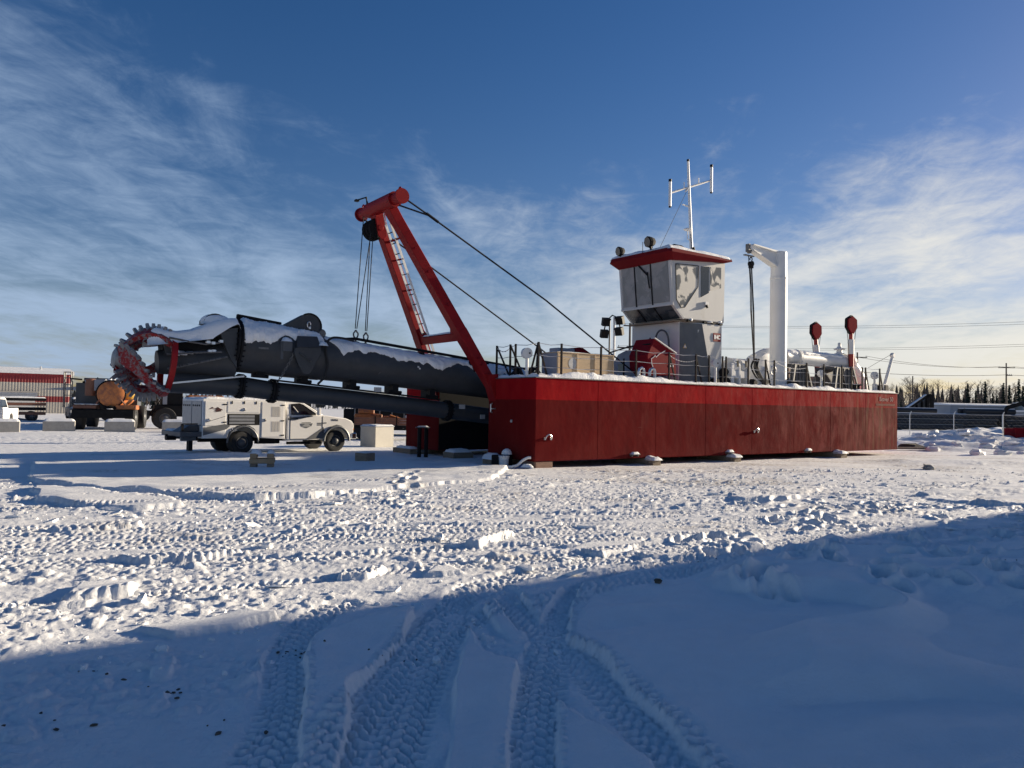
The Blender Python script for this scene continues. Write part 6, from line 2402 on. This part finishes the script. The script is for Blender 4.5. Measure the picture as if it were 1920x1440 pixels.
MB().b2((0, -16, 0), (Lb, -.05, 4.7)).build('wall', BLDBEIGE, t, smooth=0)
ribbed('red_upper_cladding', 3.65, 4.72, BLDRED, par=t)
ribbed('beige_cladding', 2.05, 3.65, BLDBEIGE, par=t)
ribbed('red_lower_cladding', 1.35, 2.05, BLDRED, par=t)
ribbed('beige_cladding', 0, 1.35, BLDBEIGE, par=t)
mb = MB()
mb.prism([V(-.4, .3, 4.72), V(-.4, .3, 5.02), V(-.4, -8, 5.7), V(-.4, -16.4, 4.9), V(-.4, -16.4, 4.7)], (Lb + .8, 0, 0))
mb.build('roof', SNOW, t, smooth=0)
MB().b2((3.6, .05, 0), (6.9, .12, 2.35)).build('roller_door', mat('door_white', (.62, .60, .56)), t, smooth=0)
for k in range(3):
    MB().b2((3.4, .12, 1.75 + k * .24), (8.2, .20, 1.95 + k * .24)).build('door_panel', GREYP, t, smooth=0)
MB().b2((3.2, .12, 2.45), (8.4, .16, 2.6)).build('door_lintel', BLDBEIGE, t, smooth=0)
for x, h in ((12, 5.9), (3, 5.75)):
    MB().cyl((x, -4, 5.2), (x, -4, h), .12, seg=8).build('roof_vent', GALV, t)

t = thing('metal_workshop', 'tall grey metal workshop outside the picture on the right', 'building', (22.1, 18.3, 0), math.atan2(.568, .823))
MB().b2((0, -22, 0), (38, 0, 7.6)).build('wall', BLDGREY, t, smooth=0)
ribbed('cladding', 0, 7.6, BLDGREY, L=38, par=t, pitch=.6, y=.004)
mb = MB()
mb.prism([V(-.3, .3, 7.6), V(-.3, .3, 8.0), V(-.3, -11, 10.6), V(-.3, -22.3, 8.0), V(-.3, -22.3, 7.6)], (38.6, 0, 0))
mb.build('roof', SNOW, t, smooth=0)
MB().b2((14, .06, 0), (19, .14, 4.6)).build('roller_door', BLDBEIGE, t, smooth=0)

t = thing('grey_shed', 'long low grey shed with snow on its two roofs in the right background', 'building', (69.0, 121, 0), R(8))
MB().b2((0, 0, 0), (16, 6, 3.2)).build('wall', BLDGREY, t, smooth=0)
mb = MB()
mb.prism([V(-.3, -.4, 3.2), V(-.3, -.4, 3.35), V(-.3, 3, 3.6), V(-.3, 6.4, 3.3)], (16.6, 0, 0))
mb.build('roof', SNOW, t, smooth=0)
MB().b2((3.0, -5, 0), (18, -.5, 2.35)).build('annex', BLDGREY, t, smooth=0)
MB().b2((2.8, -5.2, 2.35), (18.2, -.4, 2.55)).build('annex_roof', SNOW, t, smooth=0)
for k in range(4):
    MB().b2((5 + k * 3.2, -5.04, .8), (6.4 + k * 3.2, -5.0, 1.8)).build('window', GLASS, t, smooth=0)
t = thing('site_hut', 'small pale hut with snowy roof at the end of the long grey shed', 'hut', (80.5, 121, 0), R(5))
MB().b2((0, 0, 0), (2.4, 2.4, 3.3)).build('wall', BLDBEIGE, t, smooth=0)
mb = MB()
mb.prism([V(-.1, -.2, 3.3), V(-.1, -.2, 3.45), V(-.1, 1.2, 3.9), V(-.1, 2.6, 3.4)], (2.6, 0, 0))
mb.build('roof', SNOW, t, smooth=0)
MB().b2((.8, -.03, 1.5), (1.6, 0, 2.5)).build('window', GLASS, t, smooth=0)

# dark hopper with sloping roof
t = thing('sloping_hopper', 'dark open-framed hopper with a sloping top behind the pipe stacks', 'hopper', (48.0, 95, 0), R(6))
mb = MB()
mb.prism([V(.3, 0, 2.0), V(3.4, 0, 4.1), V(4.0, 0, 4.25), V(4.1, 0, 3.9), V(3.4, 0, 3.7), V(.4, 0, 1.8)], (0, .5, 0))
mb.build('sloping_top', BLACK, t, smooth=0)
mb = MB()
mb.prism([V(.6, .3, .6), V(3.5, .3, .6), V(3.6, .3, 3.6), V(.8, .3, 2.0)], (0, 1.8, 0))
mb.build('hopper_body', DGREY, t, smooth=0)
for x in (3.5, 4.1):
    MB().b2((x, 0, 0), (x + .35, .35, 4.2)).build('leg', BLACK, t, smooth=0)
for x in (1.5, 2.2, 2.9):
    MB().b2((x, -.05, .8), (x + .1, .3, 2.2 + .6 * (x - 1))).build('strut', BLACK, t, smooth=0)
mb = MB()
mb.prism([V(.3, -.1, 2.03), V(3.4, -.1, 4.13), V(3.4, -.1, 4.18), V(.3, -.1, 2.08)], (0, .5, 0))
mb.build('top_snow', SNOW, t, smooth=0)

# stacks of pipe
PIPEM = mat('black_pipe', (.022, .024, .028), rough=.5, var=.2)
pm = MB().cyl((0, 0, 0), (1, 0, 0), .30, seg=14).mesh('pipe', PIPEM)
sm = None
xs = np.linspace(0, 1, 16)
A_ = np.radians(np.linspace(-30, 30, 5))
XX, AA = np.meshgrid(xs, A_, indexing='ij')
tt = .30 + .05 * np.cos(AA * 1.7).clip(0)
smm = grid_mesh('pipe_snow', np.stack([XX, tt * np.sin(AA), tt * np.cos(AA)], -1), SNOW)
for (x, y, rz, L, layers, deep, lab) in ((41.5, 84.0, R(3), 8.0, 3, 2, 'stack of long black pipes with snowy tops close behind the dredger stern'),
                                          (49.9, 85.0, R(-2), 5.4, 4, 2, 'taller stack of black pipes with snowy tops, middle of the right background'),
                                          (55.8, 87.0, R(-4), 7.6, 3, 3, 'stack of black pipes with rough snowy ends, rightmost beside the excavator'),
                                          (44.0, 90.0, R(2), 6.0, 4, 1, 'high row of dark pipes below the sloping hopper')):
    t = thing('pipe_stack', lab, 'pipe stack', (x, y, 0), rz, 'pipe stacks beyond the yard')
    for k in range(layers):
        for d in range(deep):
            off = rnd.uniform(-.5, .5)
            o = link('pipe', pm, t)
            o.location = (off, d * .66, .33 + k * .60)
            o.scale = (L, 1, 1)
            if k == layers - 1 or d == 0:
                s_ = link('pipe_snow', smm, o)
                s_.location = (0, 0, .0)
    for xx in (.8, L - 1.2):
        MB().b2((xx, -.35, 0), (xx + .15, deep * .66, .06)).build('bearer', WWOOD, t, smooth=0)

# excavator at the right edge
t = thing('excavator', 'dark excavator with bent arm at the right edge beyond the fence', 'excavator', (57.5, 82, 0), R(172))
for y in (-1.2, .7):
    mb = MB()
    mb.prism([V(x, y, z) for x, z in ((-1.6, 0), (1.6, 0), (2.0, .4), (1.6, .8), (-1.6, .8), (-2.0, .4))], (0, .5, 0))
    mb.build('track', BLACK, t, smooth=0, bevel=.05)
MB().b2((-2.2, -1.2, .9), (1.0, 1.2, 1.9)).build('house', DGREY, t, smooth=0, bevel=.08)
MB().b2((-.1, -1.2, 1.6), (1.3, -.2, 2.7)).build('cab', BLACK, t, smooth=0, bevel=.06)
mb = MB()
mb.beam((1.0, .2, 1.7), (2.9, .2, 3.1), .35, .45).beam((2.9, .2, 3.1), (4.4, .2, 2.6), .3, .4)
mb.build('boom', BLACK, t, smooth=0)
mb = MB()
mb.beam((4.4, .2, 2.7), (5.0, .2, 1.2), .25, .3)
mb.build('stick', BLACK, t, smooth=0)
mb = MB()
mb.prism([V(4.8, -.2, 1.3), V(5.3, -.2, 1.2), V(5.2, -.2, .5), V(4.6, -.2, .45), V(4.5, -.2, .8)], (0, .8, 0))
mb.build('bucket', BLACK, t, smooth=0)
lumps(mbx := MB(), [(-1.6, 0, 1.95, .6, .8, .12), (2.0, .2, 2.65, .5, .15, .08), (3.6, .2, 3.08, .5, .15, .08), (4.9, .2, .5, .3, .3, .15)], 5)
mbx.build('snow_lumps', SNOW, t, smooth=50)

# skip, platform, snow-covered rubble
t = thing('red_bin', 'dark red steel bin at the right edge, low on the snow', 'bin', (32.3, 49.2, 0), R(-8))
mb = MB()
mb.prism([V(0, 0, .05), V(2.4, 0, .05), V(2.6, 0, .95), V(-.15, 0, .95)], (0, 1.6, 0))
mb.build('bin_body', DKRED, t, smooth=0, bevel=.03)
MB().b2((-.2, -.05, .92), (2.65, .02, 1.0)).build('bin_rim', DKRED, t, smooth=0)
for x in (.4, 1.2, 2.0):
    MB().b2((x, -.06, .1), (x + .1, 0, .92)).build('bin_rib', DKRED, t, smooth=0)
t = thing('snowy_platform', 'low flat platform blanketed in smooth snow near the fence', 'platform', (30.8, 54.8, .0), R(-22))
MB().b2((0, 0, .18), (4.4, 2.2, .32)).build('platform_deck', WWOOD, t, smooth=0)
for x in (.2, 2.1, 4.0):
    MB().b2((x, .1, -.2), (x + .2, .4, .18)).build('leg', WWOOD, t, smooth=0)
snow_pad('platform_snow', -.05, 4.45, -.05, 2.25, .32, .16, t, seed=60, rag=.05, lump=.25)
for k, (x, y, sx, sy, sz, m_, lab) in enumerate(((25.4, 41.0, .55, .5, .55, SNOW, 'pointed snow-covered boulder on the rubble heap'),
                                                  (27.4, 41.6, .9, .7, .40, SNOW, 'broad snow-covered boulder at the right end of the rubble heap'),
                                                  (20.2, 38.8, .7, .5, .22, DIRT, 'flat brown boulder poking from the snow bank near the dredger stern'),
                                                  (13.6, 25.1, .22, .20, .16, CONC, 'grey stone lying alone on the snow to the right of the hull'))):
    mb = MB()
    lumps(mb, [(0, 0, sz * .3, sx, sy, sz)], 20 + k)
    o = mb.build('boulder', m_, None, smooth=0, bevel=.03)
    o.location = (x, y, gh_(x, y) - .03)
    tag(o, lab, 'stone')
mb = MB()
rr6 = random.Random(21)
pts = []
for _ in range(110):
    x, y = rr6.gauss(25.5, 3.2), rr6.gauss(43, 3.5)
    s = abs(rr6.gauss(.10, .12)) + .04
    pts.append((x, y, gh_(x, y) + s * .2, s * 1.4, s, s * .7))
lumps(mb, pts, 33)
mb.build('snow_rubble', SNOW, smooth=0, kind='stuff')
t = thing('plank', 'dark plank lying on the snow bank right of the dredger stern', 'plank', (19.2, 36.6, gh_(19.2, 36.6) + .05), R(12))
MB().b2((-1.1, -.12, 0), (1.1, .12, .08)).build('board', WWOOD, t, smooth=0)
lumps(mbx := MB(), [(.7, 0, .1, .3, .1, .05)], 5)
mbx.build('plank_snow', SNOW, t, smooth=50)
t = thing('stone', 'small dark stone on the smooth shaded snow in the foreground', 'stone', (1.47, 7.6, gh_(1.47, 7.6)), 0)
mb = MB()
lumps(mb, [(0, 0, .02, .045, .035, .035)], 2)
mb.build('stone_body', DIRT, t, smooth=0)

# ------------------------------------------------------------------ fences
def fence(name, lab, pts, h, bent, strands=0):
    t = thing(name, lab, 'fence', (pts[0][0], pts[0][1], 0))
    loc = [V(x - pts[0][0], y - pts[0][1], gh_(x, y)) for x, y in pts]
    for p in loc:
        mb = MB()
        mb.tube([p + V(0, 0, -.2), p + V(0, 0, h)] + ([p + V(.12, -.05, h + .25)] if bent else []), .035, 8)
        mb.build('post', GALV, t)
    for a, b in zip(loc[:-1], loc[1:]):
        mb = MB()
        mb.tube([a + V(0, 0, h - .03), b + V(0, 0, h - .03)], .011, 6)
        mb.build('top_rail', GALV, t)
        for q in range(strands):
            mb = MB()
            mb.tube([a + V(0, 0, h * (q + 1) / (strands + 1)), b + V(0, 0, h * (q + 1) / (strands + 1))], .006, 4)
            mb.build('wire', ROPE, t)
        if strands:
            continue
        mb = MB()
        d = b - a
        L = d.length
        n = int(L / .40)
        for k in range(-8, n):     # diamond mesh of wires
            for s in (0, 1):
                x0, x1 = k * .40, k * .40 + h - .1
                lo, hi = max(x0, 0), min(x1, L)
                if hi - lo < .05:
                    continue
                z0, z1 = lo - x0, hi - x0
                if s:
                    z0, z1 = h - .1 - z0, h - .1 - z1
                mb.tube([a + d * (lo / L) + V(0, 0, z0 + .05), a + d * (hi / L) + V(0, 0, z1 + .05)], .0012, 3)
        mb.build('mesh_wire', GALV, t, smooth=0, kind='stuff')
    return t


fence('wire_fence', 'thin wire fence before the pipe stacks right of the dredger stern', [(27.2, 66.6), (30.4, 65.9), (33.7, 65.1), (36.9, 64.2), (40.2, 63.0), (43.6, 61.7)], 1.75, True)
fence('wire_fence', 'near wire fence at the right edge beside the dark red bin', [(29.2, 45.7), (33.0, 44.6), (36.8, 43.4)], 1.45, False, 3)


# ------------------------------------------------------------------ poles, wires and light tower
def pole(lab, x, y, h, arms, rz=0, r=.16):
    t = thing('utility_pole', lab, 'utility pole', (x, y, -.1), rz, 'utility poles')
    MB().cyl((0, 0, 0), (0, 0, h), r, r * .65, 12).build('pole', POLEW, t)
    for z, L, off in arms:
        MB().box((off, -.12, z), (L, .10, .13)).build('crossarm', POLEW, t, smooth=0)
        for k in range(3):
            mb = MB()
            xk = off - L / 2 + .15 + (L - .3) * k / 2
            mb.lathe((xk, -.12, z + .06), (0, 0, 1), [(0, .03), (.08, .03), (.09, .07), (.14, .07), (.17, .03)], 8)
            mb.build('insulator', GREYP, t)
    return t


pole('thick double-armed utility pole rising left of the wheelhouse', 12.2, 80, 10.8, ((10.5, 1.9, .15), (8.2, 2.3, -.35)), R(20))
pole('utility pole with one crossarm right of the red hoist heads', 49.4, 110, 10.5, ((9.8, 2.8, 0),), R(5))
pole('tall utility pole at the right edge of the yard', 83.6, 130, 10.7, ((9.9, 2.7, 0), (8.6, .9, .45)), R(-5))
pole('short plain utility pole between the dredger stern and the far shed', 78.2, 150, 9.2, (), 0)
pole('utility pole out of the picture on the right', 66, 62, 11.4, ((11.0, 2.4, 0), (9.2, 2.4, 0)), R(60))


def wire(lab, a, b, sag, r=.018):
    r *= .75
    a, b = Vector(a), Vector(b)
    mb = MB()
    mb.tube([a.lerp(b, k / 14) - V(0, 0, sag * 4 * (k / 14) * (1 - k / 14)) for k in range(15)], r, 5)
    o = mb.build('overhead_wire', ROPE, None)
    tag(o, lab, 'wire', 'overhead wires')
    return o


for k, (dz_, off, lab) in enumerate(((10.62, -.7, 'topmost faint wire crossing the sky right of the wheelhouse'), (10.55, .9, 'second faint wire from the top right of the wheelhouse'),
                                     (8.3, -1.2, 'third faint wire from the top right of the wheelhouse'), (8.25, .7, 'lowest faint wire of the four right of the wheelhouse'))):
    wire(lab, (12.2 + off * .9, 80 + off * .3, dz_), (66 + off * .5, 62 + off * .9, dz_ + (.55 if k < 2 else 1.0)), .9, .016)
for k, (off, lab) in enumerate(((-1.2, 'upper wire strung to the tall pole at the right edge'), (1.2, 'second wire strung to the tall pole at the right edge'))):
    wire(lab, (49.4 + off, 110, 9.9), (83.6 + off, 130, 10.0), .7, .035)
wire('lower thick wire running past the short plain pole', (49.4, 110, 7.6), (83.6, 130, 8.6), .3, .045)
for k, (off, lab) in enumerate(((-1.2, 'upper wire leaving the tall pole off the right edge'), (1.2, 'second wire leaving the tall pole off the right edge'))):
    wire(lab, (83.6 + off, 130, 10.0), (140 + off, 150, 11.0), .8, .035)
wire('lower thick wire leaving the tall pole off the right edge', (83.6, 130, 8.6), (140, 150, 9.6), .4, .045)
wire('thin guy wire of the pole left of the wheelhouse', (12.2, 80, 8.2), (9.3, 78, 1.0), 0, .016)
wire('pale low service wire sagging from the short pole to the tall pole', (78.2, 150, 5.9), (83.0, 130, 6.0), .1, .03)

t = thing('light_tower', 'portable light tower with four black floodlights behind the plywood crate', 'light tower', (5.72, 45, 0), R(-5))
for x, h in ((-.05, 7.0), (.22, 7.15)):
    MB().cyl((x, 0, 1.0), (x, 0, h), .06 if x < 0 else .075, .05 if x < 0 else .07, 10).build('mast', DGREY if x < 0 else WHITE, t)
mb = MB()
mb.b2((-.9, -.9, .5), (1.1, .9, 1.4))
mb.build('generator_box', WHITE, t, smooth=0, bevel=.05)
for y, s in ((-.95, -1), (.95, 1)):
    wheel(t, .1, y, .34, .2, s)
mb = MB()
mb.tube([V(-.4, 0, 6.2), V(-.25, 0, 6.9), V(.1, 0, 7.25), V(.45, 0, 7.1), V(.6, 0, 6.3)], .04, 8)
mb.build('lamp_bracket', BLACK, t)
for x, z, rz_ in ((-.28, 6.85, .3), (-.36, 6.15, .3), (.55, 6.95, -.5), (.52, 6.30, -.5)):
    mb = MB()
    c, s = math.cos(rz_), math.sin(rz_)
    rm = Matrix.Rotation(rz_, 3, 'Z') @ Matrix.Rotation(.35, 3, 'X')
    mb.box((x, -.05, z), (.44, .30, .46), rm).box(V(x, -.05, z) + rm @ V(0, .22, 0), (.26, .2, .28), rm).box(V(x, -.05, z) + rm @ V(0, -.17, .20), (.46, .12, .08), rm)
    fl_ = mb.build('floodlight', BLACK, t, smooth=0)

# ------------------------------------------------------------------ trees
def bare_tree(seed, h):
    rr = random.Random(seed)
    mb = MB()

    def grow(p, d, L, r, lvl):
        n = 4
        pts = [p]
        q = p
        dd = d.copy()
        for _ in range(n):
            dd = (dd + V(rr.uniform(-.13, .13), rr.uniform(-.13, .13), .05)).normalized()
            q = q + dd * (L / n)
            pts.append(q)
        rs = [r * (1 - .8 * k / n) for k in range(n + 1)]
        mb.tube(pts, rs, 4 if lvl else 6)
        if lvl >= 2:
            return
        m_ = 20 if lvl == 0 else 8
        for k in range(m_):
            t = rr.uniform(.30 if lvl == 0 else .15, 1.0)
            i = min(n - 1, int(t * n))
            o = pts[i].lerp(pts[i + 1], t * n - i)
            a = rr.uniform(0, 6.28)
            up = rr.uniform(.5, 1.1)
            nd = (V(math.cos(a), math.sin(a), up)).normalized()
            grow(o, nd, L * rr.uniform(.18, .34) * (1.25 - .55 * t) if lvl == 0 else L * rr.uniform(.35, .6), max(r * .36 * (1 - .5 * t), .022), lvl + 1)
    grow(V(0, 0, 0), V(0, 0, 1), h, .13, 0)
    return mb


def spruce(seed, h):
    rr = random.Random(seed)
    mb = MB()
    mb.cyl((0, 0, 0), (0, 0, h), .12, .02, 6)
    tr = mb.mesh('trunk', BARK)
    mb = MB()
    z = .5
    while z < h - .1:
        f = 1 - z / h
        R0 = .25 + 1.15 * f * rr.uniform(.75, 1.15)
        n = int(7 + 7 * f)
        for k in range(n):
            a = rr.uniform(0, 6.28)
            L = R0 * rr.uniform(.6, 1.1)
            d = V(math.cos(a), math.sin(a), 0)
            s = V(-d.y, d.x, 0)
            b = V(0, 0, z + rr.uniform(-.1, .1))
            tip = b + d * L - V(0, 0, L * .38)
            w = .16 + L * .20
            mb.add([b + V(0, 0, .10), b + d * L * .55 + s * w - V(0, 0, L * .26), tip, b + d * L * .55 - s * w - V(0, 0, L * .26), b + d * L * .5 + V(0, 0, -.02)],
                   [(0, 1, 4), (1, 2, 4), (2, 3, 4), (3, 0, 4)])
        z += .22 + .1 * f
    return tr, mb.mesh('crown', NEEDLE, smooth=0)


BT = [bare_tree(s, h).mesh('bare_tree', PALEBARK if s % 2 else BARK) for s, h in ((1, 8.0), (2, 7.4), (3, 6.8), (4, 8.2), (5, 7.0))]
ST = [spruce(s, h) for s, h in ((11, 7.6), (12, 6.4), (13, 8.4))]
rk = random.Random(99)


def put_bare(x, y, k, s, lab, grp):
    o = link('bare_tree', BT[k % 5])
    o.location = (x, y, -.1)
    o.rotation_euler = (0, 0, rk.uniform(0, 6.28))
    o.scale = (s, s, s)
    tag(o, lab, 'tree', grp)


def put_spruce(x, y, k, s, lab, grp):
    tr, cr2 = ST[k % 3]
    t = thing('spruce_tree', lab, 'tree', (x, y, -.1), rk.uniform(0, 6.28), grp)
    t.scale = (s, s, s)
    link('trunk', tr, t)
    link('crown', cr2, t)


def along(px, Y):
    return (px - 960) / 1442 * Y


for k in range(44):
    px = 1672 + 250 * k / 43 + rk.uniform(-4, 4)
    Y = rk.uniform(160, 185)
    put_bare(along(px, Y), Y, k, rk.uniform(.85, 1.1), 'bare leafless tree in the row beyond the yard on the right', 'bare trees beyond the yard on the right')
ORD = ('first', 'second', 'third', 'fourth', 'fifth', 'sixth', 'seventh', 'eighth', 'ninth', 'tenth', 'eleventh', 'twelfth', 'thirteenth', 'fourteenth')
SPR = ((1690, .6), (1778, .75), (1787, .7), (1797, .65), (1808, .82), (1815, .95), (1830, .85), (1838, .8), (1848, 1.0), (1862, .8), (1870, .9), (1882, 1.0), (1893, 1.05), (1903, .95), (1911, 1.1), (1919, 1.0), (1930, 1.0), (1945, 1.1))
for k, (px, s) in enumerate(SPR):
    Y = 150 + rk.uniform(-6, 6)
    if px < 1700:
        lab = 'small dark spruce standing alone just right of the dredger stern'
    elif px < 1887:
        lab = 'dark spruce, %s to the left of the tall utility pole by the right edge' % ORD[sum(1 for q, _ in SPR if px < q < 1887)]
    else:
        lab = 'dark spruce, %s to the right of the tall utility pole by the right edge' % ORD[sum(1 for q, _ in SPR if 1887 < q < px)]
    put_spruce(along(px, Y), Y, k, s, lab, 'spruces beyond the yard on the right')
for k in range(16):
    px = 240 + 75 * k / 15 + rk.uniform(-3, 3)
    Y = rk.uniform(150, 170)
    put_bare(along(px, Y), Y, k, rk.uniform(.5, .7), 'small bare tree on the horizon below the cutter head', 'bare trees on the left horizon')
for k, (px, s) in enumerate(((252, .45), (266, .62), (289, .7), (296, .5), (305, .55))):
    put_spruce(along(px, 155), 155, k, s, 'small dark spruce on the horizon below the cutter head, %s from the tank vehicle' % ORD[k], 'spruces on the left horizon')
# far wood along the horizon, too dense to count
mb = MB()
rw = random.Random(123)
for k in range(1700):
    px = rw.uniform(-500, 2400)
    Y = rw.uniform(230, 300)
    x = along(px, Y)
    h = rw.uniform(3.5, 7.0) * (1.75 if px > 1500 else .85)
    if rw.random() < .5:
        w = h * .16
        mb.add([V(x, Y, 0), V(x - w, Y, h * .25), V(x - w * .5, Y, h * .6), V(x, Y, h), V(x + w * .5, Y + .3, h * .55), V(x + w, Y + .3, h * .22), V(x, Y + w, h * .3)],
               [(0, 1, 6), (1, 2, 6), (2, 3, 6), (3, 4, 6), (4, 5, 6), (5, 0, 6)])
    else:
        mb.tube([V(x, Y, 0), V(x + rw.uniform(-.2, .2), Y, h * .6), V(x + rw.uniform(-.4, .4), Y, h)], [.12, .08, .03], 3)
        for j in range(6):
            z = h * rw.uniform(.35, .9)
            mb.tube([V(x, Y, z), V(x + rw.uniform(-.9, .9), Y + rw.uniform(-.6, .6), z + rw.uniform(.5, 1.2))], [.05, .02], 3)
mb.build('far_wood', mat('far_wood', (.055, .055, .05), rough=.9, var=.3), smooth=0, kind='stuff')
